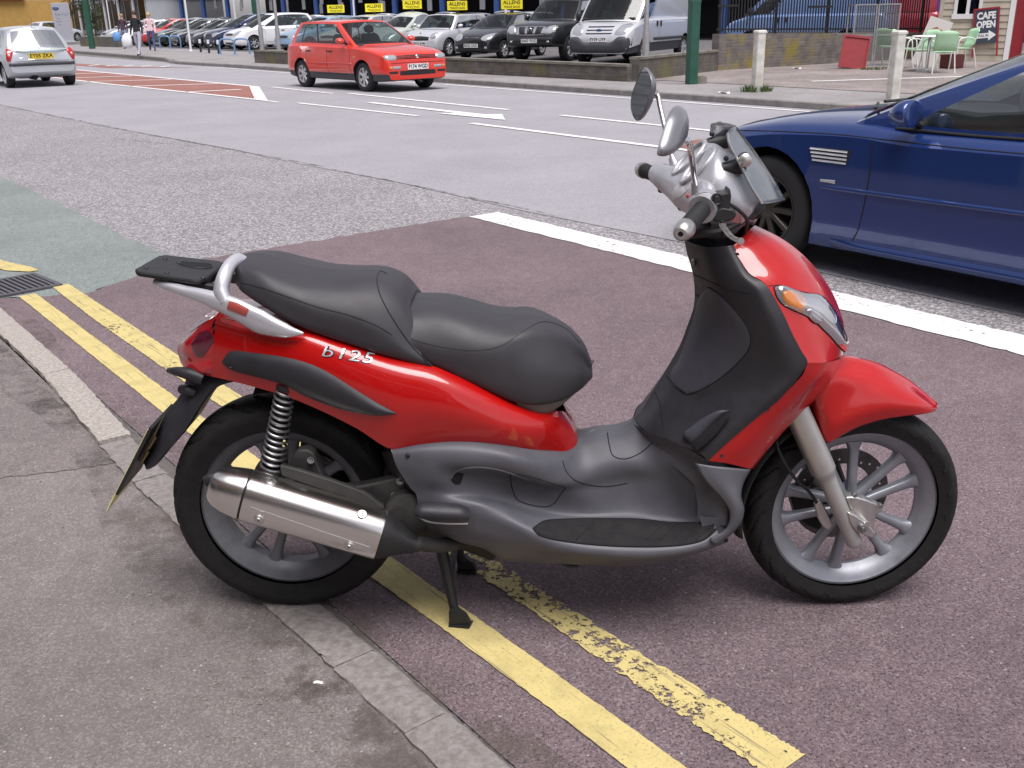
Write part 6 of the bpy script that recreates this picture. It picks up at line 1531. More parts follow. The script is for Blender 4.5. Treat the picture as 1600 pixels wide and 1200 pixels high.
# ------------------------------------------------------------------ cars parked in the sales lot
def hd(deg): return (math.cos(R(deg)), math.sin(R(deg)))
LOTZ = .106
def lot(c, s, a, deg): 
    p = W(s, a, LOTZ); place(c, p, hd(deg))
def P(nm, col, fl=0.35): return mat(nm, col, 0.32, metal=fl, coat=1.0)
P_black = P('black_paint', (0.010, 0.011, 0.013), 0.0); P_white = P('white_paint', (0.74, 0.75, 0.76), 0.0); P_lsil = P('silver_grey_paint', (0.42, 0.43, 0.45)); P_navy = P('navy_paint', (0.012, 0.02, 0.07)); P_lblue = P('light_blue_paint', (0.30, 0.44, 0.62)); P_cream = P('pale_green_paint', (0.52, 0.56, 0.52), .2); P_dred = P('dark_red_paint', (0.42, 0.03, 0.03), 0.1); P_grn = P('dark_green_paint', (0.012, 0.028, 0.022)); P_vblue = P('van_blue_paint', (0.17, 0.27, 0.50), .1); P_dgry = P('charcoal_paint', (0.05, 0.053, 0.06)); P_vred = P('van_red_paint', (0.36, 0.022, 0.035), .0); P_gsil = P('bright_silver_paint', (0.60, 0.61, 0.64))
SMALL = spec(HATCH, L=3.62, W=1.63, H=1.37, deck=[(0, .66), (.02, .80), (.06, .90), (.2, .935), (.45, .925), (.66, .915), (.72, .91), (.84, .84), (.93, .72), (.98, .60), (1, .5)], wst=.50, wsb=.76, rwb=.03, rwt=.2, roofw=.66, wins=[(.12, .36), (.39, .92)], bpillar=[(.36, .39)], fo=.68, wb=2.45)
TALL = spec(HATCH, L=4.33, W=1.82, H=1.60, wb=2.64, fo=.86, wr=.31, deck=[(0, .8), (.02, .92), (.06, .99), (.2, 1.02), (.5, 1.0), (.7, .985), (.78, .96), (.88, .88), (.94, .80), (.98, .70), (1, .6)], wst=.50, wsb=.79, rwb=.03, rwt=.12, roofw=.68, wins=[(.08, .24), (.265, .52), (.545, .86)], bpillar=[(.24, .265), (.52, .545)])
MINI = spec(HATCH, L=3.63, W=1.69, H=1.41, wb=2.467, fo=.62, wr=.295, deck=[(0, .7), (.02, .83), (.06, .90), (.2, .915), (.5, .91), (.7, .90), (.78, .895), (.88, .86), (.94, .80), (.98, .70), (1, .58)], wst=.60, wsb=.735, rwb=.03, rwt=.10, roofw=.76, wins=[(.08, .34), (.36, .93)], bpillar=[(.34, .36)], rarch=.02, roofmat=P_black)
BEET = spec(HATCH, L=4.08, W=1.72, H=1.5, wb=2.51, fo=.78, wr=.31, deck=[(0, .55), (.03, .75), (.1, .92), (.25, .95), (.5, .93), (.65, .93), (.76, .93), (.86, .86), (.93, .74), (.98, .60), (1, .5)], wst=.52, wsb=.74, rwb=.10, rwt=.30, roofw=.62, wins=[(.14, .42), (.45, .92)], bpillar=[(.42, .45)], rarch=.14, rcrown=.06)
SALO = spec(HATCH, L=4.15, W=1.70, H=1.43)
grp = 'cars parked in the sales lot'
fi = car('parked_car', spec(HATCH, L=3.83, W=1.64, H=1.40), P_black, 'small black hatchback in the lot between the white-bonnet mini and the black pickup', 'car', grp, 1)
generic_front(fi, 'BX52 OUD', .66, lamp_h=.2); fi.fpatch('grille_bar', [(-.3, .675), (.3, .675)], [(-.3, .66), (.3, .66)], V_chr, .01, 8, 3); lot(fi, 27.5, 19.0, -121)
mi = car('parked_car', MINI, P_gsil, 'two-tone small hatchback with black roof and pale bonnet in the sales lot', 'car', grp, 1)
lamps(mi, [(.48, .74), (.56, .80), (.66, .78), (.70, .70)], [(.48, .68), (.54, .60), (.64, .60), (.70, .68)], V_lamp, 'headlight', .03, yaw=.3)
mi.fpatch('grille', [(-.4, .66), (0, .69), (.4, .66)], [(-.38, .55), (0, .54), (.38, .55)], V_trim, .006); mi.plate('EK03 RVM', .45)
p = mi.fhit(0, .76, .01); obj('emblem', move(lathe([(.001, 0), (.04, 0), (.04, .008)], 16, 'X'), p), V_chr, mi.root); lot(mi, 30.9, 19.2, -121)
be = car('parked_car', BEET, P_cream, 'pale green rounded car with arched roof behind the red hatchback', 'car', grp, 1); generic_front(be, None, .62, grille=False, lamp_h=.24); lot(be, 34.1, 19.2, -123)
ha = car('parked_car', SALO, P_gsil, 'bright silver car in the lot hidden behind the red hatchback', 'car', grp, 1); generic_front(ha, None, .63); lot(ha, 37.4, 19.0, -126)
lb = car('parked_car', SALO, P_lblue, 'light blue car nose showing beside the red hatchback tail', 'car', grp, 1); generic_front(lb, None, .63, lamp_h=.22); lot(lb, 40.4, 18.5, -135)
cm = car('parked_car', TALL, P_white, 'white tall hatchback behind the grey poles and blue hoops', 'car', grp, 1); generic_front(cm, None, .68, lamp_h=.26); door_lines(cm, [-1.2, -.25, .75], .35, .95, (1,)); lot(cm, 46.6, 18.7, -143)
row = [(49.6, P_navy, TALL, 'dark blue hatchback beside the white tall hatchback'), (52.2, P_dgry, SMALL, 'charcoal small car between the dark blue hatchback and the black small car'), (54.6, P_black, SMALL, 'black small car with bright silver wheels beside the charcoal small car'), (57.4, P_grn, SALO, 'dark green hatchback between the black small car and the red car'), (60.4, P_dred, SALO, 'red hatchback parked among dark cars beyond the walking people'), (63.6, P_white, SMALL, 'white small car partly hidden behind the walking people'), (67.2, P_lsil, SMALL, 'silver grey small car near the showroom glass front')]
for s_, pm, sp_, lb_ in row:
    c_ = car('parked_car', sp_, pm, lb_, 'car', grp, 0); generic_front(c_, None, .64, lamp_h=.2); lot(c_, s_, 18.9, -143)
c_ = car('parked_car', SALO, P_gsil, 'silver saloon parked beside the tall pale sign totem', 'car', grp, 0); generic_front(c_, None, .63); lot(c_, 84.5, 22.0, 60)

NAV = spec(HATCH, L=5.2, W=1.85, H=1.78, wb=3.2, fo=.90, wr=.385, tw=.25, arch=.45, skirt=.0,
    deck=[(0, 1.0), (.02, 1.1), (.4, 1.12), (.45, 1.13), (.66, 1.14), (.75, 1.15), (.86, 1.12), (.94, 1.05), (.98, .96), (1, .8)], zb=[(0, .5), (.05, .42), (.93, .42), (.97, .42), (1, .48)],
    plan=[(0, .92), (.02, .96), (.2, 1), (.8, 1), (.92, .97), (.97, .92), (1, .85)], rwb=.36, rwt=.385, wst=.60, wsb=.735, roofw=.74, wins=[(.07, .42), (.47, .93)], bpillar=[(.42, .47)], rarch=.03, mw=.2, mh=.2, seatx=.9, spokes=6, spw=.04)
na = car('pickup_truck', NAV, P_black, 'black pickup truck with chrome grille parked beside the silver van', 'pickup', None, 1)
def nav_front(c):
    c.fpatch('grille', [(-.55, 1.0), (0, 1.01), (.55, 1.0)], [(-.46, .76), (0, .75), (.46, .76)], V_chr, .01, 14, 7)
    for k in (-1, 0, 1):
        c.fpatch('grille_opening', [(k * .30 - .10, .975), (k * .30 + .10, .975)], [(k * .26 - .09, .79), (k * .26 + .09, .79)], V_trim, .024, 6, 6, edge=.016)
    p = c.fhit(0, .885, .03); obj('emblem', move(lathe([(.05, -.004), (.06, 0), (.05, .008), (.042, 0)], 20, 'X'), p), V_chr, c.root)
    lamps(c, [(.58, 1.0), (.7, 1.02), (.82, .99)], [(.52, .80), (.68, .78), (.84, .86)], V_lamp, 'headlight', .02, yaw=.3)
    c.fpatch('bumper', [(-.84, .70), (0, .73), (.84, .70)], [(-.84, .50), (0, .47), (.84, .50)], P_black, .06, 20, 8)
    lamps(c, [(.56, .62), (.66, .62)], [(.56, .53), (.66, .53)], V_lamp, 'fog_lamp', .07)
    p = c.fhit(0, .6, .075); c.plate('EA07 FOZ', .60, w_=.52); 
    c.root_plate = None
nav_front(na)
for o_ in kids(na.root):
    if o_.name.startswith('number_plate'): o_.location.x += .062
for sg in (1, -1): obj('roof_rail', tube([na.roof(.1, sg * .86) + Vector((0, 0, .02)), na.roof(.3, sg * .86) + Vector((0, 0, .06)), na.roof(.8, sg * .86) + Vector((0, 0, .06)), na.roof(.97, sg * .86) + Vector((0, 0, .02))], .022, 8, n=24), V_lamp if False else V_rim, na.root)
door_lines(na, [-.5, .35, 1.15], .55, 1.08, (1,))
lot(na, 24.45, 19.0, -120)

VAN = spec(HATCH, L=4.95, W=1.97, H=2.02, wb=2.93, fo=.93, wr=.335, tw=.215, arch=.39, skirt=.55,
    deck=[(0, .95), (.01, 1.15), (.03, 1.2), (.5, 1.2), (.7, 1.19), (.80, 1.17), (.88, 1.10), (.94, 1.0), (.98, .88), (1, .7)], zb=[(0, .38), (.03, .32), (.9, .30), (.97, .28), (1, .3)],
    plan=[(0, .95), (.01, .985), (.03, 1), (.85, 1), (.93, .975), (.97, .93), (1, .84)], rwb=.012, rwt=.03, wst=.70, wsb=.865, roofw=.86, wins=[(.815, .955)], bpillar=[], rarch=.012, rcrown=.05, bowf=.2, bowr=.03, norear=True, rmarg=(.0, .5, .5), mw=.17, mh=.28, mu=.955, mirmat=V_trim, seatx=.85, wv=(.02, .84), tumble=.03, spokes=6, spw=.05, fmarg=(.93, .88, .02), pinch=.03)
def van(label, pm, text, s=None, a=None, deg=None, trim_=V_grey):
    c = car('van', VAN, pm, label, 'van', 'vans parked in the yard', 1, trim=trim_)
    for k in range(3): c.fpatch('grille_slot', [(-.40, 1.0 - k * .085), (.40, 1.0 - k * .085)], [(-.37, .965 - k * .085), (.37, .965 - k * .085)], V_trim, .004, 10, 4)
    p = c.fhit(0, .885, .012); obj('emblem', xf(lathe([(.001, .006), (.035, .006), (.055, .002), (.06, 0)], 24, 'X'), Matrix.Translation(p) @ Matrix.Diagonal((1, 1.5, .7, 1))), mat('blue_oval', (0.05, 0.09, 0.2), 0.3, coat=1.0), c.root)
    lamps(c, [(.55, 1.03), (.68, 1.06), (.83, 1.02)], [(.52, .78), (.66, .76), (.84, .80)], V_lamp, 'headlight', .02, yaw=.3)
    c.fpatch('bumper', [(-.93, .72), (-.6, .73), (-.4, .60), (0, .59), (.4, .60), (.6, .73), (.93, .72)], [(-.92, .34), (-.6, .32), (-.4, .32), (0, .32), (.4, .32), (.6, .32), (.92, .34)], V_grey, .05, 28, 8)
    if text: c.plate(text, .66)
    for sg in (1, -1):
        c.sline('door_gap', [(.62, 1.1), (.60, .8), (.62, .5)], sg, .005); c.sline('door_gap', [(1.72, 1.1), (1.62, .8), (1.5, .5)], sg, .005)
        c.spatch('side_moulding', [(-2.3, .68), (0, .68), (1.0, .68)], [(-2.3, .60), (0, .60), (1.0, .60)], V_grey, sg, .02, 20, 6)
        for x in (.48, .74): p = c.shit(x, 1.03, sg, .012); obj('door_handle', box(p.x, p.y, p.z, .08, .024, .14), V_trim, c.root, bevel=.008)
        q = [c.side(.80, v, sg) + Vector((0, sg * .004, 0)) for v in (0, .3, .6, .95)]; obj('door_gap', tube(q, .005, 6, n=16), V_gap, c.root)
    if s is not None: lot(c, s, a, deg)
    return c
van('silver panel van with grey bumper parked behind the grey lamp pole', P_gsil, 'EY59 UYF', 21.35, 18.9, -121)
def yard(c, px, py, deg):
    d = AX_R * ((px - 800) / CAM_F) + AX_D * ((py - 600) / CAM_F) + AX_F; q = CAM_P + d * ((LOTZ - CAM_P.z) / d.z)
    c.root.location = (q.x, q.y, LOTZ); c.root.rotation_euler = (0, 0, R(deg))
vb = van('light blue panel van parked side-on behind the black railings', P_vblue, None, trim_=P_vblue); yard(vb, 1262, 84, 148)
vr = van('red panel van parked behind the wire mesh cage', P_vred, None, trim_=P_vred); yard(vr, 1424, 75, 62)
vg = van('deep blue panel van behind the railings next to the cafe', P('deep_blue_paint', (0.03, 0.06, 0.25), .1), None); yard(vg, 1490, 70, 66)
vd = van('charcoal panel van between the blue van and the red van', P_dgry, None, trim_=P_dgry); yard(vd, 1368, 71, 68)

# second row: cars facing away with the tailgate raised
def raised_tailgate(c, pm):
    top = c.rear(0, 1.0); w_ = abs(c.side(0, 1).y)
    g_ = []
    for i in range(7):
        u = i / 6; row_ = []
        for j in range(9):
            v = -1 + 2 * j / 8
            row_.append(Vector((top.x - .02 - .95 * u, w_ * v * (1 - .06 * u), top.z - .02 + .32 * u - .22 * u * u - .05 * v * v)))
        g_.append(row_)
    t_ = obj('raised_tailgate', gridvf(g_), pm, c.root, solid=.05, angle=50)
    obj('tailgate_window', gridvf([[p - Vector((0, 0, .055)) + Vector((0, 0, 0)) for p in r_[1:-1]] for r_ in g_[1:5]]), V_gdark, t_)
    for sg in (1, -1): obj('gas_strut', tube([Vector((top.x + .05, sg * w_ * .95, top.z - .35)), g_[3][4 + sg * 4] - Vector((0, 0, .05))], .012, 6), V_trim, t_)
specs2 = [(37.5, P_gsil, 'silver'), (42, P_lsil, 'silver grey'), (47.5, P_gsil, 'bright silver'), (54, P_white, 'white'), (58.5, P_lsil, 'grey'), (63, P_dgry, 'charcoal'), (67.5, P_black, 'black'), (72, P_gsil, 'pale silver'), (77, P_dred, 'red'), (82, P_white, 'white')]
where2 = ['behind the black pickup', 'behind the small black hatchback', 'behind the two-tone small hatchback', 'behind the yellow roof boards', 'behind the red hatchback roof', 'behind the white tall hatchback', 'behind the dark blue hatchback', 'behind the charcoal small car', 'behind the dark green hatchback', 'behind the red hatchback among dark cars']
for (s_, pm, cn_), wh in zip(specs2, where2):
    c_ = car('parked_car', SALO, pm, cn_ + ' car with its tailgate raised, second row, ' + wh, 'car', 'cars with raised tailgates', 0)
    raised_tailgate(c_, pm); lot(c_, s_ - 1.5, 30.4, 37 + (10 if s_ < 50 else 0))
# ================================================================== walls, posts, buildings, street furniture
def ground_at(px, py, z=0.106):
    d = AX_R * ((px - 800) / CAM_F) + AX_D * ((py - 600) / CAM_F) + AX_F
    return CAM_P + d * ((z - CAM_P.z) / d.z)
def brick_mat(name, c1, c2, mortar, moss=None, scale=1.0):
    mt = bpy.data.materials.new(name); mt.use_nodes = True; nt = mt.node_tree; L = nt.links.new; N = nt.nodes.new
    b = nt.nodes['Principled BSDF']; b.inputs['Roughness'].default_value = 0.9
    t = N('ShaderNodeTexCoord'); br = N('ShaderNodeTexBrick'); br.inputs['Scale'].default_value = 1.0
    br.inputs['Brick Width'].default_value = .225 * scale; br.inputs['Row Height'].default_value = .075 * scale; br.inputs['Mortar Size'].default_value = .010 * scale
    br.inputs['Color1'].default_value = (*c1, 1); br.inputs['Color2'].default_value = (*c2, 1); br.inputs['Mortar'].default_value = (*mortar, 1)
    sx = N('ShaderNodeSeparateXYZ'); cx = N('ShaderNodeCombineXYZ'); L(t.outputs['Object'], sx.inputs[0]); L(sx.outputs[0], cx.inputs[0]); L(sx.outputs[2], cx.inputs[1]); L(cx.outputs[0], br.inputs['Vector'])
    col = br.outputs['Color']
    n0 = N('ShaderNodeTexNoise'); n0.inputs['Scale'].default_value = 5; n0.inputs['Detail'].default_value = 8; L(t.outputs['Object'], n0.inputs['Vector'])
    m0 = N('ShaderNodeMix'); m0.data_type = 'RGBA'; m0.blend_type = 'MULTIPLY'; m0.inputs[0].default_value = .7; L(col, m0.inputs[6]); r0 = N('ShaderNodeMapRange'); r0.inputs[1].default_value = .3; r0.inputs[2].default_value = .7; r0.inputs[3].default_value = .5; r0.inputs[4].default_value = 1.2; L(n0.outputs['Fac'], r0.inputs[0]); L(r0.outputs[0], m0.inputs[7]); col = m0.outputs[2]
    if moss:
        n1 = N('ShaderNodeTexNoise'); n1.inputs['Scale'].default_value = 1.3; n1.inputs['Detail'].default_value = 7; n1.inputs['Roughness'].default_value = .65; L(t.outputs['Object'], n1.inputs['Vector'])
        r1 = N('ShaderNodeMapRange'); r1.inputs[1].default_value = .5; r1.inputs[2].default_value = .62; L(n1.outputs['Fac'], r1.inputs[0])
        m1 = N('ShaderNodeMix'); m1.data_type = 'RGBA'; L(r1.outputs[0], m1.inputs[0]); L(col, m1.inputs[6]); m1.inputs[7].default_value = (*moss, 1); col = m1.outputs[2]
    L(col, b.inputs['Base Color'])
    bp = N('ShaderNodeBump'); bp.inputs['Strength'].default_value = .6; bp.inputs['Distance'].default_value = .01; iv = N('ShaderNodeMath'); iv.operation = 'SUBTRACT'; iv.inputs[0].default_value = 1.0; L(br.outputs['Fac'], iv.inputs[1]); L(iv.outputs[0], bp.inputs['Height']); L(bp.outputs[0], b.inputs['Normal'])
    return mt
M_wall1 = brick_mat('mossy_grey_brick', (0.15, 0.135, 0.12), (0.11, 0.10, 0.092), (0.12, 0.11, 0.10), (0.14, 0.125, 0.06))
M_wall2 = brick_mat('mossy_brown_brick', (0.19, 0.165, 0.155), (0.14, 0.12, 0.115), (0.17, 0.155, 0.14), (0.22, 0.175, 0.05))
M_cop = mat('wall_coping', (0.21, 0.195, 0.175), 0.9, noise=(4, 0.4, (0.12, 0.115, 0.08)), bump=(40, .4))
def wall(name, p0, p1, h0, h1, th, m_, label, z0=.09, coping=True):
    """straight wall from p0 to p1 standing on z0; local x along the wall"""
    d = (p1 - p0); L_ = d.xy.length; a = math.atan2(d.y, d.x)
    root = empty(name, (p0.x, p0.y, z0), a); tag(root, label, 'wall')
    V, F = prism([(0, 0), (L_, 0), (L_, h1), (0, h0)], -th / 2, th / 2); V = [Vector((v.x, -v.z, v.y)) for v in V]
    obj('brickwork', (V, F), m_, root, smooth=False)
    if coping:
        n = max(1, int(L_ / .62)); sl = (h1 - h0) / L_
        cme = mesh_data('coping_stone', *box(0, 0, 0, L_ / n - .008, th + .04, .05), M_cop, smooth=False)
        for k in range(n):
            x = (k + .5) * L_ / n; link('coping_stone', cme, root, (x, 0, h0 + sl * x + .026), (0, -math.atan(sl), 0))
    return root
wa, wb_, wc, wd, we = W(15.8, 14.95), W(32.85, 14.0), Vector((5.0, 25.05, 0)), Vector((8.95, 27.5, 0)), Vector((11.6, 29.1, 0))
wall('low_wall', W(32.85, 14.1), W(15.95, 15.05), .36, .30, .22, M_wall1, 'long low grey wall in front of the parked pickup and van')
wall('low_wall', W(15.9, 15.1) , wc + Vector((-.05, -.1, 0)), .44, .44, .22, M_wall1, 'short mossy low wall beside the green square post')
tw_ = wall('brick_wall', wc, we, .84, .68, .24, M_wall2, 'mossy brown brick wall carrying the black railings', coping=False)
# railings on the brick wall
M_rail = mat('black_railing_paint', (0.014, 0.014, 0.018), 0.45)
fdir = (we - wc); fl_ = fdir.length; fang = math.atan2(fdir.y, fdir.x)
fen = empty('railing_fence', (wc.x, wc.y, .09), fang); tag(fen, 'black vertical bar railings on top of the brick wall', 'fence')
hz = lambda x: .84 - .16 * x / fl_ + .0
bme = mesh_data('bar', *box(0, 0, .82, .024, .024, 1.64), M_rail, smooth=False)
pme = mesh_data('post', *box(0, 0, .86, .05, .05, 1.76), M_rail, smooth=False)
for k in range(int(fl_ / .098)):
    x = .1 + k * .098; link('bar', bme, fen, (x, 0, hz(x) + .03))
for k in range(5):
    x = .12 + k * 1.85; link('post', pme, fen, (x, .02, hz(x) - .02))
for zz in (.10, 1.5):
    obj('rail', xf(box(fl_ / 2, -.014, 0, fl_, .012, .04), Matrix.Translation((0, 0, .84 + zz - .0)) @ Matrix.Rotation(math.atan(.16 / fl_), 4, 'Y')), M_rail, fen, smooth=False)
for x0, x1 in ((.0, .62), (3.0, 3.9)):
    obj('latch_rail', box((x0 + x1) / 2, -.03, hz(x0) + .62, x1 - x0, .03, .05), M_rail, fen, smooth=False)

def square_post(name, base, h, w_, m_, label, cat, cap='pyramid', group=None, taper=1.0, rz=.3):
    root = empty(name, base, rz); tag(root, label, cat, group)
    g_ = [[Vector((x * w_ / 2 * k, y * w_ / 2 * k, z)) for x, y in ((-1, -.85), (-.85, -1), (.85, -1), (1, -.85), (1, .85), (.85, 1), (-.85, 1), (-1, .85))] for z, k in ((0, 1), (h, taper))]
    obj('post', capped(g_), m_, root, smooth=False)
    k = taper
    if cap == 'pyramid': cg = [[Vector((x * w_ / 2 * s, y * w_ / 2 * s, z)) for x, y in ((-1, -1), (1, -1), (1, 1), (-1, 1))] for z, s in ((h, k), (h + .05, k), (h + .14, .55 * k), (h + .145, .5 * k))]
    else: cg = [[Vector((x * w_ / 2 * s, y * w_ / 2 * s, z)) for x, y in ((-1, -1), (1, -1), (1, 1), (-1, 1))] for z, s in ((h, 1.12), (h + .03, 1.12), (h + .05, .85))]
    obj('cap', capped(cg), m_, root, smooth=False)
    return root
M_gpost = mat('green_post_paint', (0.022, 0.095, 0.065), 0.5, noise=(5, .25), bump=(30, .2))
M_bol = mat('white_bollard_paint', (0.66, 0.65, 0.60), 0.6, noise=(5, .25, (0.45, 0.43, 0.38)), bump=(40, .2))
b1 = ground_at(1080, 131)
square_post('green_post', (b1.x, b1.y, .1), 1.50, .19, M_gpost, 'thick green square post with pointed cap in front of the wall', 'post')
bl1, bl2 = ground_at(1182, 143), ground_at(1394, 157)
square_post('bollard', (bl1.x, bl1.y, .1), .98, .155, M_bol, 'white bollard with grass at its foot in front of the brick wall', 'bollard', 'flat', 'white bollards along the forecourt')
square_post('bollard', (bl2.x, bl2.y, .1), .98, .155, M_bol, 'white bollard on the forecourt beside the cafe chairs', 'bollard', 'flat', 'white bollards along the forecourt')
st1 = obj('stone_block', capped([[Vector((x * .11 * k, y * .09 * k, z)) for x, y in ((-1, -.7), (-.3, -1), (.8, -.9), (1, .2), (.5, 1), (-.8, .8))] for z, k in ((0, 1), (.10, 1.0), (.15, .8))]), M_cop, None, loc=(b1.x + .22, b1.y + .1, .1), angle=30); tag(st1, 'broken lump of concrete beside the green square post', 'stone')
# weeds
M_weed = mat('weeds', (0.075, 0.12, 0.03), 0.7, noise=(20, .4))
def weeds(c, rad, n, h, label, seed, struct=False):
    r_ = random.Random(seed); V, F = [], []
    for k in range(n):
        a = r_.uniform(0, 6.28); q = rad * math.sqrt(r_.random()); b = Vector((q * math.cos(a), q * math.sin(a) * .7, 0)); hh = h * r_.uniform(.4, 1); ln = Vector((r_.uniform(-.5, .5), r_.uniform(-.5, .5), 1)) * hh
        s_ = Vector((math.cos(a * 3), math.sin(a * 3), 0)) * .007
        i = len(V); V += [b - s_, b + s_, b + ln * .6 + s_ * .8, b + ln * .6 - s_ * .8, b + ln + Vector((.02 * math.cos(a), .02 * math.sin(a), 0))]; F += [(i, i + 1, i + 2, i + 3), (i + 3, i + 2, i + 4)]
    o = obj('weeds', (V, F), M_weed, None, smooth=False, loc=c); tag(o, label, 'weeds', kind='stuff'); return o
weeds((bl1.x, bl1.y, .108), .28, 260, .13, 'grass tuft growing round the foot of the white bollard', 1)
weeds((*ground_at(1365, 109).xy, .108), .30, 120, .08, 'weeds by the wire mesh cage', 2)
# poles
M_galv = mat('galvanised_steel', (0.36, 0.355, 0.36), 0.5, metal=.5, noise=(10, .15)); M_wp = mat('white_pole_paint', (0.72, 0.72, 0.74), 0.45)
def pole(name, base, h, r0, r1, m_, label, cat, base_h=0, group=None):
    root = empty(name, base); tag(root, label, cat, group)
    pr = [(r0, 0), (r0, base_h), (r1, base_h + .1), (r1 * .8, h), (.001, h)] if base_h else [(r0, 0), (r1, h), (.001, h)]
    obj('shaft', lathe(pr, 16, 'Z'), m_, root)
    obj('base_collar', lathe([(r0 * 1.5, 0), (r0 * 1.5, .03), (r0 * 1.15, .06), (r0, .06)], 16, 'Z'), m_, root)
    return root
lp = Vector((2.95, 22.1, .1)); pole('lamp_post', (2.98, 22.3, .1), 6, .075, .05, M_galv, 'grey steel lamp post in front of the silver van', 'lamp post', .95)
for px, lb_ in ((411, 'grey steel pole beside the white tall hatchback, next to the blue hoops'), (437, 'grey steel pole between the white tall hatchback and the red hatchback')):
    q = ground_at(px, 89); pole('steel_pole', (q.x, q.y, .1), 6, .085, .06, M_galv, lb_, 'pole', 1.0)
for px, a_, lb_ in ((175, 24, 'white flagpole in front of the showroom glass'), (296, 17.2, 'white flagpole rising behind the black small car bonnet'), (371, 22.5, 'white flagpole behind the white tall hatchback'), (556, 25, 'white flagpole behind the yellow roof boards'), (791, 23.2, 'white flagpole between the small black hatchback and the pickup')):
    d = AX_R * ((px - 800) / CAM_F) + AX_D * ((60 - 600) / CAM_F) + AX_F; t = a_ / d.dot(N_); q = d * t
    pole('flagpole', (q.x, q.y, .105), 7, .05, .04, M_wp, lb_, 'flagpole')
# blue cycle hoops and short banded posts
M_hoop = mat('blue_hoop_paint', (0.16, 0.28, 0.48), 0.4, metal=.2)
hl_ = ['blue steel cycle hoop beside the walking people', 'blue steel cycle hoop in front of the charcoal small car', 'blue steel cycle hoop in front of the white tall hatchback nose', 'blue steel cycle hoop next to the grey steel poles']
for (px, py), lb_ in zip(((259, 76), (275, 76), (356, 85), (379, 85)), hl_):
    q = ground_at(px, py, .1); hw_ = .27 if px < 300 else .30
    root = empty('cycle_hoop', (q.x, q.y, .1), ROAD_RZ + .9); tag(root, lb_, 'cycle stand', 'blue cycle hoops')
    obj('hoop', tube([(-hw_, 0, 0), (-hw_, 0, .45), (-hw_ + .06, 0, .56), (-hw_ + .16, 0, .6), (hw_ - .16, 0, .6), (hw_ - .06, 0, .56), (hw_, 0, .45), (hw_, 0, 0)], .035, 10, n=50), M_hoop, root)
    for sg in (-1, 1): obj('base_plate', move(lathe([(.001, .012), (.07, .012), (.075, 0)], 12, 'Z'), (sg * hw_, 0, 0)), M_hoop, root)
for (px, py), lb_ in zip(((314, 81.5), (327, 83), (342, 84)), ('short black post with white band in front of the black small car', 'short black post with white band in front of the charcoal small car', 'short black post with white band in front of the dark blue hatchback')):
    q = ground_at(px, py, .1); root = empty('short_post', (q.x, q.y, .1)); tag(root, lb_, 'bollard', 'short banded posts')
    obj('post', lathe([(.05, 0), (.05, .62), (.03, .66), (.001, .66)], 12, 'Z'), V_trim, root); obj('white_band', lathe([(.053, .38), (.054, .39), (.054, .54), (.053, .55)], 12, 'Z'), M_wp, root)

# yellow roof boards
M_ysign = mat('yellow_board', (0.86, 0.74, 0.02), 0.5)
def roof_board(c, label, text2='TRADE SALES'):
    p = c.root.matrix_basis @ (c.roof(.45, 0) + Vector((0, 0, .0)))
    root = empty('roof_board', (p.x, p.y, p.z), math.atan2(-1, 0) + math.pi / 2 + .08); tag(root, label, 'sign', 'yellow boards on car roofs')
    root.scale = (.86, .86, .86)
    obj('board', box(0, 0, .29, .84, .03, .36), M_ysign, root, smooth=False, bevel=.008)
    obj('stand', join(box(0, 0, .05, .14, .12, .12)), V_trim, root, smooth=False)
    for t_, z, sz, nm in (('ALLENS', .355, .20, 'lettering'), (text2, .195, .105, 'small_lettering')):
        V_, F_ = text_vf(t_, sz, 0, bold=.004 if sz > .15 else .002); obj(nm, ([Vector((v.x, -.017, v.y + z)) for v in V_], F_), V_let, root, smooth=False)
roof_board(fi, 'yellow ALLENS board on the small black hatchback'); roof_board(mi, 'yellow ALLENS board on the black roof of the two-tone car'); roof_board(be, 'yellow ALLENS board on the pale green rounded car'); roof_board(ha, 'yellow ALLENS board on the bright silver car behind the red hatchback'); roof_board(lb, 'yellow ALLENS board on the light blue car')

# ------------------------------------------------------------------ buildings
M_clad = mat('grey_cladding', (0.46, 0.475, 0.51), 0.5, noise=(2, .08)); M_och = mat('ochre_render', (0.50, 0.30, 0.085), 0.8, noise=(2, .15)); M_dk = mat('dark_hall_wall', (0.02, 0.016, 0.024), 0.8, noise=(3, .3)); M_bcol = mat('blue_column_paint', (0.04, 0.10, 0.32), 0.45); M_fas = mat('pale_fascia', (0.62, 0.63, 0.66), 0.5, noise=(2, .06)); M_bglass = glass_mat('shop_glass', (0.45, 0.5, 0.55), .6)
def bld(name, s, a, rz_off, label): 
    p = W(s, a, .1); root = empty(name, p, ROAD_RZ + rz_off); tag(root, label, 'building'); return root
M_wf_ = mat('terrace_frame_white', (0.7, 0.7, 0.7), .5)
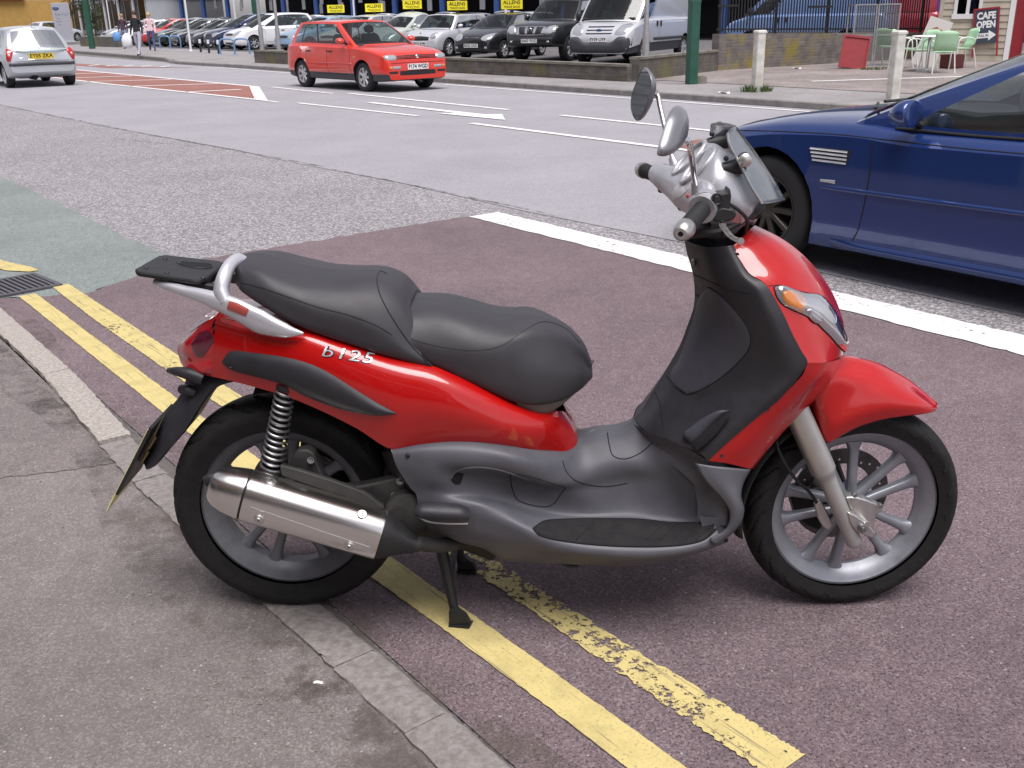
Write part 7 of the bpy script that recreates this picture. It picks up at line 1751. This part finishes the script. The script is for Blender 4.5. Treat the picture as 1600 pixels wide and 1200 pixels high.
# dark sales hall behind the cars: local x along the road (away), y towards the road is +y? (left of D_ is towards the near side)
hall = bld('sales_hall', 20, 38, 0, 'dark open-fronted sales hall with blue columns behind the parked cars')
obj('back_wall', box2(0, 86, -9.3, -9, 0, 6.5), M_dk, hall, smooth=False); obj('roof', box2(-.5, 86.5, -9.4, .6, 5.2, 5.6), M_clad, hall, smooth=False); obj('side_wall', box2(-.3, 0, -9, 0, 0, 5.2), M_dk, hall, smooth=False); obj('front_beam', box2(0, 86, .3, .5, 3.9, 5.19), M_dk, hall, smooth=False); obj('counter', box2(2, 84, -8.5, -8, 0, 1.5), M_dk, hall, smooth=False); obj('inner_floor', box2(0, 86, -9, .5, 0.006, .02), M_dk, hall, smooth=False)
colme = mesh_data('column', *lathe([(.22, 0), (.22, 4.6)], 14, 'Z'), M_bcol)
for k in range(15): link('column', colme, hall, (2 + k * 6, .05, 0))
banme = mesh_data('price_card', *box(0, 0, 0, .6, .02, .75), M_wp, smooth=False)
for k in range(42): link('price_card', banme, hall, (1.2 + k * 1.95, -2.2 + (k * 37 % 5) * .3, 2.0 + .35 * ((k * 13) % 3)))
# showroom with glass front
show = bld('showroom', 108, 35, 0, 'pale showroom with tall glass front and slim columns beyond the walking people')
obj('fascia', box2(-.5, 30, -8, 1.2, 3.6, 5.2), M_fas, show, smooth=False); obj('back_wall', box2(0, 29.5, -8, -7.7, 0, 3.6), M_clad, show, smooth=False); obj('side_wall', box2(-.3, 0, -8, 0, 0, 3.6), M_clad, show, smooth=False); obj('plinth', box2(0, 29.5, -.1, .15, 0, .35), M_clad, show, smooth=False)
pnme = mesh_data('pane', *box(0, 0, 0, 2.16, .02, 3.2), M_bglass, smooth=False); mume = mesh_data('mullion', *box(0, 0, 0, .09, .12, 3.25), M_fas, smooth=False)
for k in range(13):
    link('pane', pnme, show, (1.1 + k * 2.25, 0, 1.97)); link('mullion', mume, show, (k * 2.25 + .001, .0, 1.97))
for k in range(6): link('column', mesh_data('column', *lathe([(.14, 0), (.14, 3.6)], 12, 'Z'), M_wp) if k == 0 else bpy.data.meshes['column.001'] if 'column.001' in bpy.data.meshes else colme, show, (1 + k * 5, .9, 0))
# ochre walled building and grey corner building
oc = bld('ochre_building', 116, 21, 0, 'ochre rendered building with red roof edge behind the sign totem')
obj('wall', box2(0, 40, -9, 0, 0, 3.5), M_och, oc, smooth=False); obj('roof_edge', box2(-.4, 40.4, -4.5, .5, 3.51, 3.9), mat('red_roof_edge', (0.35, 0.03, 0.03), .6), oc, smooth=False); obj('plinth', box2(-.05, 40.05, -9.05, .05, 0, .5), M_clad, oc, smooth=False)
gb = bld('grey_building', 104, 8.5, 0, 'pale grey clad building behind the silver hatchback')
obj('wall', box2(0, 30, -9.4, 4, 0, 6), M_clad, gb, smooth=False)
for k in range(5): obj('panel_joint', box2(-.02, -.0, -9.4, 4, .9 + k * 1.05, .93 + k * 1.05), M_dk, gb, smooth=False)
# distant pale terrace closing the view
tb_ = bld('distant_terrace', 170, -10, 0, 'long pale terrace closing the far end of the road'); obj('wall', box2(0, 8, -40, 60, 0, 9), M_fas, tb_, smooth=False)
for k in range(14):
    for j in range(2): obj('window', box2(-.06, .0, -38 + k * 7, -36.4 + k * 7, 1.5 + j * 3.5, 3.3 + j * 3.5), V_gdark, tb_, smooth=False)
obj('roof', (prism([(-.3, 9), (4, 12), (8.3, 9)], -40.3, 60.3)[0] and [Vector((v.x, v.z, v.y)) for v in prism([(-.3, 9), (4, 12), (8.3, 9)], -40.3, 60.3)[0]], [tuple(reversed(f)) for f in prism([(-.3, 9), (4, 12), (8.3, 9)], -40.3, 60.3)[1]]), mat('slate', (0.08, 0.08, 0.09), .8), tb_, smooth=False)
# yard building behind the railings
yb = bld('yard_building', 4, 47, 0, 'red brick yard building behind the railings and vans'); M_rb = brick_mat('red_brick', (0.22, 0.085, 0.07), (0.17, 0.07, 0.06), (0.2, 0.17, 0.15)); obj('wall', box2(-12, 12, -8, 0, 0, 5), M_rb, yb, smooth=False); obj('roof', box2(-12.3, 12.3, -8.3, .3, 5.0, 5.25), M_dk, yb, smooth=False)
for k in range(8): obj('window', box2(-11 + k * 3, -9.6 + k * 3, 0, .05, 1.4, 3.0), V_gdark, yb, smooth=False)
# unseen shop terrace, added behind the viewer to shape reflections and block horizon light
sh_ = empty('reflection_terrace', NB(-14, -5.6, .008), math.atan2(DN.y, DN.x)); tag(sh_, 'unseen brick shop terrace added behind the viewer for paint reflections', 'building')
# local x along the pavement, -y towards the road (right of DN is NN)
obj('wall', join(box2(0, 40, .3, 7, 2.9, 6.4), box2(0, 40, 3.5, 7, 0, 2.9)), M_rb, sh_, smooth=False)
obj('roof', ([Vector((v.x, v.y, v.z)) for v in [Vector((-.3, 0, 6.4)), Vector((40.3, 0, 6.4)), Vector((40.3, 3.6, 9)), Vector((-.3, 3.6, 9)), Vector((-.3, 7.2, 6.4)), Vector((40.3, 7.2, 6.4))]], [(0, 1, 2, 3), (3, 2, 5, 4), (0, 3, 4), (1, 5, 2), (0, 4, 5, 1)]), mat('slate', (0.08, 0.08, 0.09), .8), sh_, smooth=False)
for k in range(8):
    for xx in (1.0, 3.1): 
        wn_o = obj('window', join(box2(k * 5 + xx - .08, k * 5 + xx + 1.08, .22, .3, 3.7, 3.78), box2(k * 5 + xx - .08, k * 5 + xx, .22, .3, 3.78, 5.3), box2(k * 5 + xx + 1, k * 5 + xx + 1.08, .22, .3, 3.78, 5.3), box2(k * 5 + xx, k * 5 + xx + 1, .22, .3, 5.22, 5.3)), M_wf_, sh_, smooth=False)
        obj('pane', box2(k * 5 + xx, k * 5 + xx + 1, .27, .295, 3.78, 5.22), V_gdark, wn_o, smooth=False)
    obj('fascia', box2(k * 5 + .1, k * 5 + 4.9, .0, .3, 2.45, 2.88), (M_bcol, M_wp, M_och, M_clad)[k % 4], sh_, smooth=False)
    obj('shop_window', box2(k * 5 + .3, k * 5 + 3.6, .2, .24, .6, 2.42), V_gdark, sh_, smooth=False)
    obj('stall_riser', box2(k * 5 + .1, k * 5 + 3.8, .1, .3, 0, .58), M_dk, sh_, smooth=False)
    obj('shop_door', box2(k * 5 + 3.9, k * 5 + 4.85, .3, .36, 0, 2.42), V_gdark, sh_, smooth=False)
    obj('pilaster', box2(k * 5 - .1, k * 5 + .1, .05, .6, 0, 2.9), M_clad, sh_, smooth=False)
# totem sign
tp = ground_at(103, 66); tq = ground_at(88, 66); th_ = 2.9
tot = empty('sign_totem', (tp.x, tp.y, .1), math.atan2(-tp.x, tp.y) * 1.0); tag(tot, 'tall pale dealership totem with blue oval and grey lettering', 'sign')
tw2 = 2.0; tot.scale = (.58, .72, .80)
obj('panel', box(0, 0, 1.65, tw2, .25, 3.3), mat('totem_panel', (0.36, 0.365, 0.41), .4), tot, bevel=.03); obj('base', box(0, 0, .06, tw2 + .2, .5, .12), M_clad, tot, smooth=False)
obj('blue_oval', xf(lathe([(.001, -.02), (.22, -.02), (.26, 0)], 24, 'Y'), Matrix.Translation((-.55, -.128, 2.85)) @ Matrix.Diagonal((1.5, 1, .65, 1))), mat('blue_oval', (0.05, 0.09, 0.2), .3), tot)
M_glet = mat('grey_lettering', (0.2, 0.21, 0.28), .6)
for t_, z, sz in (('Allen Ford', 2.35, .36), ('Sales', 2.0, .2), ('Service', 1.75, .2), ('Parts', 1.5, .2)):
    V_, F_ = text_vf(t_, sz, 0, bold=.003); xo = 0 if sz > .3 else -.4; obj('lettering', ([Vector((v.x + xo, -.129, v.y + z)) for v in V_], F_), M_glet, tot, smooth=False)
yb1 = ground_at(107, 65.5); yp = empty('yellow_bollard', (yb1.x + .3, yb1.y - .8, .1)); tag(yp, 'short yellow bollard at the foot of the totem', 'bollard'); obj('post', lathe([(.16, 0), (.16, .75), (.1, .85), (.001, .86)], 14, 'Z'), mat('yellow_paint', (0.75, 0.6, 0.02), .5), yp); obj('base', lathe([(.2, 0), (.2, .05), (.16, .05)], 14, 'Z'), V_trim, yp)
# green goalpost at the lot entrance
gp_b = ground_at(144.5, 76); gp = empty('height_barrier', (gp_b.x, gp_b.y, .1), -.1); tag(gp, 'green steel barrier post with a top bar at the lot entrance', 'barrier')
obj('post', box(0, 0, 1.42, .28, .2, 2.84), M_gpost, gp, smooth=False, bevel=.02); obj('top_bar', box(4.6, 0, 2.78, 8.9, .12, .12), M_gpost, gp, smooth=False); obj('post', box(9.2, 0, 1.42, .28, .2, 2.84), M_gpost, gp, smooth=False); obj('hanger', tube([(1.6, 0, 2.7), (1.6, 0, 2.2)], .03, 6), M_galv, gp)
ew = wall('low_wall', ground_at(130, 72), ground_at(190, 73.5), .55, .55, .3, M_wall1, 'low brown wall beside the green barrier post', coping=False)
# planting by the showroom
M_leaf = mat('shrub_leaves', (0.045, 0.075, 0.02), .7, noise=(6, .5)); M_bark = mat('bark', (0.08, 0.06, 0.045), .9, noise=(20, .4))
def shrub(pos, h, rad, n, label, seed, cat='tree', trunk=True, m_=None, leaf=.12):
    r_ = random.Random(seed); root = empty('young_tree' if trunk else 'hedge', pos); tag(root, label, cat)
    clumps = [Vector((r_.gauss(0, rad * .5), r_.gauss(0, rad * .5), h * (.45 if trunk else .15) + r_.random() * h * (.55 if trunk else .8))) for k in range(14)]
    V, F = [], []
    for k in range(n):
        c = r_.choice(clumps); p = c + Vector((r_.gauss(0, rad * .22), r_.gauss(0, rad * .22), r_.gauss(0, h * .07)))
        a, b = Vector((r_.gauss(0, 1), r_.gauss(0, 1), r_.gauss(0, 1))).normalized() * leaf, Vector((r_.gauss(0, 1), r_.gauss(0, 1), r_.gauss(0, 1))).normalized() * leaf * .6
        i = len(V); V += [p - a, p + b, p + a, p - b]; F.append((i, i + 1, i + 2, i + 3))
    cr_ = obj('crown' if trunk else 'foliage', (V, F), m_ or M_leaf, root, smooth=False); cr_['kind'] = 'stuff'
    if trunk:
        obj('trunk', join(tube([(0, 0, 0), (.03, 0, h * .3), (0, .03, h * .6), (0, 0, h * .9)], [.09, .07, .05, .02], 8, n=14), *[tube([(0, 0, h * .4), tuple(c_ * .6 + Vector((0, 0, h * .25))), tuple(c_)], [.04, .025, .01], 5, n=8) for c_ in clumps[:6]]), M_bark, root)
    return root
sp_ = W(78, 22, .1)
for (px, dist_, lb_, sd) in ((150, 70, 'young tree with thin dark leaves in front of the showroom glass', 1), (118, 95, 'bare young tree rising behind the totem', 2)):
    d = AX_R * ((px - 800) / CAM_F) + AX_D * ((60 - 600) / CAM_F) + AX_F; d.z = 0; d.normalize(); q = d * dist_
    shrub((q.x, q.y, .1), 4.6 if sd == 2 else 2.3, .9 if sd == 2 else .45, 700 if sd == 2 else 260, lb_, sd, leaf=.10)
q = ground_at(1170, 60); shrub((*W(24, 35).xy, .1), 3.2, 1.4, 2600, 'dark bushy hedge behind the light blue van', 5, 'hedge', False, leaf=.10)

# ------------------------------------------------------------------ cafe
cf0, cf1 = Vector((11.3, 27.35, 0)), Vector((12.66, 26.62, 0)); cd = cf1 - cf0; ca_ = math.atan2(cd.y, cd.x); CL_ = cd.length
cafe = empty('cafe_hut', (cf0.x, cf0.y, .105), ca_); tag(cafe, 'cream weatherboard cafe hut with white framed window', 'building')
M_board = mat('cream_weatherboard', (0.50, 0.45, 0.36), .7, noise=(3, .15)); M_wf = mat('white_window_frame', (0.75, 0.75, 0.75), .5); M_dred = mat('dark_red_paintwork', (0.28, 0.02, 0.03), .5)
# local x along the front, -y towards the forecourt
obj('inner_wall', join(box2(.0, CL_, .02, 5, 0, .98), box2(0, .24, .02, 5, .98, 2.9), box2(.90, CL_, .02, 5, .98, 2.9)), M_board, cafe, smooth=False)
bdm = mesh_data('weatherboard', [Vector((0, -.03, 0)), Vector((CL_, -.03, 0)), Vector((CL_, -.008, .16)), Vector((0, -.008, .16)), Vector((0, .018, 0)), Vector((CL_, .018, 0)), Vector((CL_, .018, .16)), Vector((0, .018, .16))], [(0, 1, 2, 3), (4, 7, 6, 5), (0, 4, 5, 1), (3, 2, 6, 7), (0, 3, 7, 4), (1, 5, 6, 2)], M_board, smooth=False)
def half_board(x0, x1, z): return obj('weatherboard', [[Vector((x0, -.03, z)), Vector((x1, -.03, z)), Vector((x1, -.008, z + .16)), Vector((x0, -.008, z + .16)), Vector((x0, .018, z)), Vector((x1, .018, z)), Vector((x1, .018, z + .16)), Vector((x0, .018, z + .16))], [(0, 1, 2, 3), (4, 7, 6, 5), (0, 4, 5, 1), (3, 2, 6, 7), (0, 3, 7, 4), (1, 5, 6, 2)]], M_board, cafe, smooth=False)
for k in range(18):
    z = k * .158
    if 1.10 < z + .08 < 2.35: half_board(0, .24, z); half_board(.90, CL_, z)
    else: link('weatherboard', bdm, cafe, (0, 0, z))
WN = obj('window', join(box2(.21, .93, -.07, .05, 1.02, 1.14), box2(.24, .32, -.05, .05, 1.14, 2.4), box2(.82, .90, -.05, .05, 1.14, 2.4), box2(.53, .61, -.05, .05, 1.14, 2.4), box2(.24, .90, -.05, .05, 2.4, 2.5)), M_wf, cafe, smooth=False)
for x0, x1 in ((.32, .53), (.61, .82)): obj('pane', box2(x0, x1, .0, .012, 1.14, 2.4), V_gdark, WN, smooth=False)
obj('curtain', join(box2(.33, .42, .06, .08, 1.14, 2.4), box2(.72, .82, .06, .08, 1.14, 2.4)), M_dred, WN, smooth=False)
obj('corner_post', box2(CL_, CL_ + .12, -.04, .08, 0, 2.9), M_wf, cafe, smooth=False); obj('corner_post', box2(-.1, 0, -.04, .08, 0, 2.9), M_board, cafe, smooth=False)
obj('roof', box2(-.3, CL_ + .4, -.4, 5.2, 2.9, 3.05), M_dk, cafe, smooth=False)
obj('red_door', box2(CL_ + .13, CL_ + .40, .1, .14, 0, 2.5), M_dred, cafe, smooth=False)
# A-board on the wall
sg_ = empty('cafe_sign', Vector((cf0.x, cf0.y, .105)) + cd.normalized() * 1.12 + Vector((-.07, -.12, .10)), ca_); sg_.rotation_euler = (R(-4), R(-5), ca_); sg_.scale = (.84, 1, .84); tag(sg_, 'dark CAFE OPEN board with white arrow leaning on the cafe wall', 'sign')
M_slate = mat('sign_slate_blue', (0.045, 0.055, 0.085), .6, noise=(6, .2)); M_swh = mat('sign_white', (0.75, 0.75, 0.74), .6)
obj('board', box2(-.31, .31, -.02, .0, .40, 1.36), M_slate, sg_, smooth=False)
obj('frame', join(box2(-.36, -.31, -.03, .01, 0, 1.41), box2(.31, .36, -.03, .01, 0, 1.41), box2(-.31, .31, -.03, .01, 1.36, 1.41)), M_dred, sg_, smooth=False)
for t_, z in (('CAFE', 1.18), ('OPEN', .93)):
    V_, F_ = text_vf(t_, .27, 0, bold=.012); wd_ = max(v.x for v in V_) - min(v.x for v in V_); k = .52 / wd_; obj('lettering', ([Vector((v.x * k, -.0225, v.y + z)) for v in V_], F_), M_swh, sg_, smooth=False)
obj('arrow', plate_xz([(-.28, .55), (.08, .55), (.08, .47), (.29, .62), (.08, .77), (.08, .69), (-.28, .69)], -.024, -.021), M_swh, sg_, smooth=False)
V_, F_ = text_vf('PULL IN', .1, 0, bold=.003); obj('arrow_lettering', ([Vector((v.x * .8 - .06, -.026, v.y + .62)) for v in V_], F_), M_slate, sg_, smooth=False)
# pale container beside the cafe
ct = empty('storage_container', (cf1.x + .42, cf1.y - .30, .105), ca_); tag(ct, 'plain pale grey container standing beside the cafe hut', 'container')
obj('shell', box2(0, 4, 0, 2.4, .1, 2.6), mat('container_paint', (0.55, 0.57, 0.60), .5, noise=(2, .1)), ct, bevel=.02); obj('skid', join(box2(.1, .3, .02, 2.38, 0, .1)), V_trim, ct, smooth=False); obj('skid', join(box2(3.7, 3.9, .02, 2.38, 0, .1)), V_trim, ct, smooth=False)
obj('door_bar', join(box2(.3, .33, -.03, -.001, .2, 2.5)), M_galv, ct, smooth=False); obj('door_bar', join(box2(1.2, 1.23, -.03, -.001, .2, 2.5)), M_galv, ct, smooth=False)
# wire mesh cage, red board, leaning panel
q = ground_at(1358, 103.5); cg = empty('mesh_cage', (q.x, q.y, .108), -.12); tag(cg, 'grey wire mesh cage panels standing by the brick wall', 'cage')
fw_, fh_ = .52, 1.42
M_mesh = mat('mesh_wire', (0.22, 0.225, 0.23), .5, metal=.5)
for x0 in (-.46, .08):
    FRM = obj('frame', join(box2(x0, x0 + .03, -.015, .015, 0, fh_), box2(x0 + fw_ - .03, x0 + fw_, -.015, .015, 0, fh_), box2(x0 + .03, x0 + fw_ - .03, -.0149, .0149, fh_ - .03, fh_), box2(x0 + .03, x0 + fw_ - .03, -.0149, .0149, 0, .03), box2(x0 + .03, x0 + fw_ - .03, -.0149, .0149, .7, .73)), M_galv, cg, smooth=False)
    wires = []
    for k in range(1, 16): wires.append(box(x0 + fw_ * k / 16, 0, fh_ / 2, .007, .005, fh_ - .06))
    for k in range(1, 42): wires.append(box(x0 + fw_ / 2, .004, fh_ * k / 42, fw_ - .06, .005, .006))
    o = obj('wire_mesh', join(*wires), M_mesh, FRM, smooth=False); o['kind'] = 'stuff'
obj('side_frame', join(box2(-.46, -.43, .02, .8, fh_ - .03, fh_), box2(-.46, -.43, .8, .83, 0, fh_)), M_galv, cg, smooth=False)
q = ground_at(1331, 107.5); rb = empty('red_panel', (q.x, q.y, .108), -.22); rb.rotation_euler = (R(-16), R(7), -.2); rb.scale = (.84, 1, .86); tag(rb, 'red metal panel with raised rim leaning on the mesh cage', 'panel'); M_rp = mat('red_panel_paint', (0.27, 0.025, 0.03), .5, noise=(6, .2)); obj('sheet', box2(-.36, .34, -.02, .0, 0, .86), M_rp, rb, smooth=False); obj('rim', join(box2(-.38, -.33, -.045, .01, 0, .88), box2(.31, .36, -.045, .01, 0, .88), box2(-.33, .31, -.0449, .0099, .82, .88), box2(-.33, .31, -.0449, .0099, 0, .05)), M_rp, rb, smooth=False)
q = ground_at(1440, 104); lp_ = empty('leaning_board', (q.x, q.y, .108), -.3); lp_.rotation_euler = (R(-10), R(18), -.3); tag(lp_, 'white board with brown ovals leaning against the cafe hut', 'board'); obj('board', box2(-.27, .27, -.02, .0, 0, 1.12), mat('leaning_board_paint', (0.5, 0.47, 0.45), .6), lp_, smooth=False)
for xx, zz, an in ((-.1, .75, .5), (.14, .72, -.5)): obj('oval_print', xf(lathe([(.001, -.0005), (.2, -.0005), (.2, .0)], 20, 'Y'), Matrix.Translation((xx, -.0225, zz)) @ Matrix.Rotation(an, 4, 'Y') @ Matrix.Diagonal((.4, 1, 1, 1))), mat('oval_brown', (0.28, 0.13, 0.08), .6), lp_, smooth=False)
# chairs and table
M_mint = mat('mint_plastic', (0.42, 0.66, 0.43), .4, coat=.2); M_leg = mat('chair_leg_white', (0.72, 0.74, 0.72), .4, metal=.2)
def cafe_chair(px, py, rz, label):
    q = ground_at(px, py); root = empty('cafe_chair', (q.x, q.y, .108), rz); tag(root, label, 'chair', 'mint green cafe chairs')
    seat = gridvf([[Vector((-.2 + .4 * i / 6, -.2 + .4 * j / 6, .44 - .03 * math.sin(math.pi * i / 6) * math.sin(math.pi * j / 6))) for i in range(7)] for j in range(7)])
    obj('seat', seat, M_mint, root, solid=.015)
    back = gridvf([[Vector((-.23 + .46 * i / 8, .17 + .06 * math.sin(math.pi * i / 8) + .10 * j / 5 + (.05 if j == 0 else .0) * -1, .46 + .40 * j / 5 - .05 * (abs(i - 4) / 4) ** 3 * (j == 5))) for i in range(9)] for j in range(6)])
    obj('backrest', back, M_mint, root, solid=.012)
    for sx in (-1, 1):
        obj('leg', tube([(sx * .24, -.26, 0), (sx * .24, -.2, .3), (sx * .235, -.17, .6), (sx * .23, -.08, .66), (sx * .23, .1, .66), (sx * .23, .2, .62)], .014, 8, n=30), M_leg, root)
        obj('leg', tube([(sx * .23, .30, 0), (sx * .2, .2, .44)], .013, 8), M_leg, root)
    return root
cafe_chair(1384, 101, 2.3, 'mint green chair with white legs beside the mesh cage')
cafe_chair(1412, 106, 1.0, 'mint green chair behind the white bollard, facing the table')
cafe_chair(1436, 110, -1.2, 'mint green chair between the white bollard and the table')
cafe_chair(1468, 114, 3.0, 'mint green chair with its back to the road beside the cafe table')
cafe_chair(1497, 106, -1.5, 'mint green chair under the CAFE OPEN board')
q = ground_at(1447, 112); tbl = empty('cafe_table', (q.x, q.y, .108)); tag(tbl, 'round cafe table with white top and grey leg', 'table')
obj('table_top', lathe([(.001, .72), (.36, .72), (.375, .735), (.36, .75), (.001, .75)], 28, 'Z'), M_swh, tbl); obj('leg', lathe([(.035, .02), (.035, .72)], 12, 'Z'), M_galv, tbl); obj('base', lathe([(.24, 0), (.24, .015), (.05, .04), (.035, .06)], 20, 'Z'), M_galv, tbl)
pc = empty('crate', (*ground_at(1486, 107).xy, .108), .4); tag(pc, 'dark crate under the cafe chair', 'crate'); M_cr = mat('crate_dark', (0.09, 0.02, 0.02), .7)
obj('bottom', box(0, 0, .02, .4, .3, .03), M_cr, pc, smooth=False)
for sx, sy, lx, ly in ((0, .15, .4, .02), (0, -.15, .4, .02), (.2, 0, .02, .28), (-.2, 0, .02, .28)):
    obj('side', box(sx, sy, .17, lx, ly, .27), M_cr, pc, smooth=False)
# litter on the forecourt
for px, py, lb_ in ((1131, 146, 'white litter scrap on the pavement beside the bollard grass'), (1245, 107.5, 'white litter scrap near the foot of the brick wall')):
    q = ground_at(px, py); o = obj('litter', gridvf([[Vector((-.1 + .2 * i / 4, -.05 + .1 * j / 2, .012 + .02 * math.sin(i * 1.3 + j))) for i in range(5)] for j in range(3)]), M_paper, None, loc=(q.x, q.y, .11), solid=.002); tag(o, lb_, 'litter')

# ------------------------------------------------------------------ people
def skinned(joints, edges, radii, root_i=0, sub=2):
    """one continuous body from a joint skeleton"""
    me = bpy.data.meshes.new('body'); me.from_pydata([tuple(j) for j in joints], edges, [])
    o = bpy.data.objects.new('body', me); COL.objects.link(o)
    md = o.modifiers.new('Skin', 'SKIN'); md.use_smooth_shade = True
    for i, r_ in enumerate(radii):
        sv = me.skin_vertices[0].data[i] if me.skin_vertices else None
        if sv: sv.radius = (r_, r_) if not isinstance(r_, tuple) else r_
    if me.skin_vertices: me.skin_vertices[0].data[root_i].use_root = True
    m2 = o.modifiers.new('Sub', 'SUBSURF'); m2.levels = sub; m2.render_levels = sub
    bpy.context.view_layer.update(); dg = bpy.context.evaluated_depsgraph_get()
    out = bpy.data.meshes.new_from_object(o.evaluated_get(dg)); bpy.data.objects.remove(o); bpy.data.meshes.remove(me)
    return out
M_skin = mat('skin', (0.55, 0.33, 0.25), .55); M_shoe = mat('shoe', (0.02, 0.018, 0.016), .5)
def person(pos, rz, label, top, legs, hair, hairlen=.0, seated=False, stride=.22, arm=0.0, parent_off=None, h=1.72, sleeve=True):
    """pelvis-rooted figure facing -y in its own frame"""
    k = h / 1.75
    if not seated:
        J = [(0, 0, .93), (0, .01, 1.12), (0, .01, 1.30), (0, 0, 1.43), (0, -.01, 1.50), (0, -.02, 1.60), (0, -.02, 1.68),
             (.10, 0, .90), (.11, -stride * .35, .50), (.11, -stride, .09), (.115, -stride - .13, .04), (-.10, 0, .90), (-.11, stride * .15, .50), (-.11, stride * .9, .10), (-.115, stride * .75, .04),
             (.17, 0, 1.40), (.225, .02 + arm, 1.14), (.235, -.05 + arm * 2, .90), (.235, -.07 + arm * 2.2, .81), (-.17, 0, 1.40), (-.225, .02 - arm, 1.14), (-.235, -.05 - arm, .90), (-.235, -.07 - arm, .81)]
    else:
        J = [(0, 0, .0), (0, .04, .2), (0, .08, .38), (0, .09, .5), (0, .08, .57), (0, .06, .67), (0, .06, .75),
             (.10, -.04, -.01), (.13, -.42, .06), (.13, -.5, -.33), (.13, -.62, -.36), (-.10, -.04, -.01), (-.13, -.42, .06), (-.13, -.5, -.33), (-.13, -.62, -.36),
             (.17, .08, .47), (.25, -.03, .25), (.2, -.26, .32), (.17, -.36, .37), (-.17, .08, .47), (-.25, -.03, .25), (-.2, -.26, .32), (-.17, -.36, .37)]
    E = [(0, 1), (1, 2), (2, 3), (3, 4), (4, 5), (5, 6), (0, 7), (7, 8), (8, 9), (9, 10), (0, 11), (11, 12), (12, 13), (13, 14), (3, 15), (15, 16), (16, 17), (17, 18), (3, 19), (19, 20), (20, 21), (21, 22)]
    Rr = [(.15, .11), (.135, .10), (.15, .11), (.09, .08), .055, .085, .075, .095, .068, .048, .04, .095, .068, .048, .04, .062, .047, .036, .03, .062, .047, .036, .03]
    me = skinned([Vector(j) * k for j in J], E, [tuple(q * k for q in r_) if isinstance(r_, tuple) else r_ * k for r_ in Rr])
    for mm in (top, legs, M_skin, M_shoe): me.materials.append(mm)
    for p in me.polygons:
        c = sum((me.vertices[v].co for v in p.vertices), Vector()) / len(p.vertices) / k
        if not seated: mi_ = 3 if c.z < .09 else 2 if c.z > 1.49 or (abs(c.x) > .19 and c.z < .86) else 1 if (c.z < .93 and abs(c.x) < .19) else 0
        else: mi_ = 2 if c.z > .56 or (c.y < -.28 and c.z > .2) else 1 if c.z < .06 else 0
        p.material_index = mi_; p.use_smooth = True
    root = empty('person', pos, rz); tag(root, label, 'person')
    o = link('body', me, root)
    hz_ = (1.62 if not seated else .69) * k; hy = (-.02 if not seated else .06) * k
    g_ = []
    obj('hair', join(ball((0, hy + .018, hz_ + .03), (.098, .108, .108), 14, 10), *([tube([(0, hy + .07, hz_), (0, hy + .08, hz_ - hairlen)], [(.085, .05), (.06, .03)], 10, n=6)] if hairlen else [])), hair, root)
    obj('nose', ball((0, hy - .095, hz_ - .02), (.014, .02, .02), 8, 6), M_skin, root)
    return root
T_jack = mat('dark_jacket', (0.02, 0.021, 0.024), .8); T_pink = mat('pale_pink_top', (0.72, 0.52, 0.56), .8); T_plum = mat('dark_plum_top', (0.07, 0.04, 0.06), .8); T_grey = mat('pale_trousers', (0.42, 0.43, 0.50), .8); T_jean = mat('blue_jeans', (0.06, 0.08, 0.17), .8); T_jean2 = mat('faded_jeans', (0.20, 0.24, 0.36), .8); H_br = mat('brown_hair', (0.05, 0.03, 0.02), .6); H_bl = mat('fair_hair', (0.45, 0.33, 0.18), .6); H_gin = mat('light_brown_hair', (0.28, 0.17, 0.09), .6)
q1, q2, q3 = ground_at(219, 87.5, .1), ground_at(239, 80, .1), ground_at(197, 76.5, .1)
person((q1.x, q1.y, .1), -.25, 'person in dark jacket and pale trousers carrying a white bag', T_jack, T_grey, H_br, 0, arm=.03, h=1.76)
person((q2.x, q2.y, .1), .3, 'person in pale pink top and blue jeans walking beside the road', T_pink, T_jean, H_bl, .16, arm=-.03, h=1.72)
person((q3.x, q3.y, .1), -.2, 'person in dark plum top and faded jeans carrying a blue bag', T_plum, T_jean2, H_gin, .16, arm=.02, h=1.72)
def bag(p, m_, label, h=.45, w_=.3):
    root = obj('carrier_bag', capped([[Vector((x * w_ / 2 * k, y * .10 * k, z)) for x, y in ((-1, -.6), (-.5, -1), (.5, -1), (1, -.6), (1, .6), (.5, 1), (-.5, 1), (-1, .6))] for z, k in ((0, .7), (.05, 1), (h * .55, 1.05), (h * .85, .7), (h, .18))]), m_, None, loc=p, angle=70); tag(root, label, 'bag'); return root
bag((q1.x - .42, q1.y - .1, .1 + .35), mat('white_bag', (0.75, 0.75, 0.77), .5), 'white carrier bag held by the person in the dark jacket', .55, .38)
bag((q3.x - .36, q3.y - .08, .1 + .38), mat('blue_bag', (0.12, 0.3, 0.6), .5), 'blue carrier bag held by the person in the plum top', .5, .36)
def seat_person(c, lat, dx, label, top, hair, hl=0):
    zi = smooth_tab(c.sp['deck'], .5); p = c.root.matrix_basis @ Vector((-c.sp['L'] / 2 + c.sp['L'] * c.sp['wsb'] - c.sp.get('seatx', 1.05) + dx, lat, zi - .38))
    return person(p, c.root.rotation_euler.z + math.pi / 2, label, top, T_jean, hair, hl, seated=True, h=1.72)
seat_person(bm, -.36, .12, 'person driving the dark blue coupe', mat('grey_blue_shirt', (0.14, 0.19, 0.30), .8), H_br)
seat_person(go, -.36, .12, 'person driving the red hatchback', T_jack, H_gin)
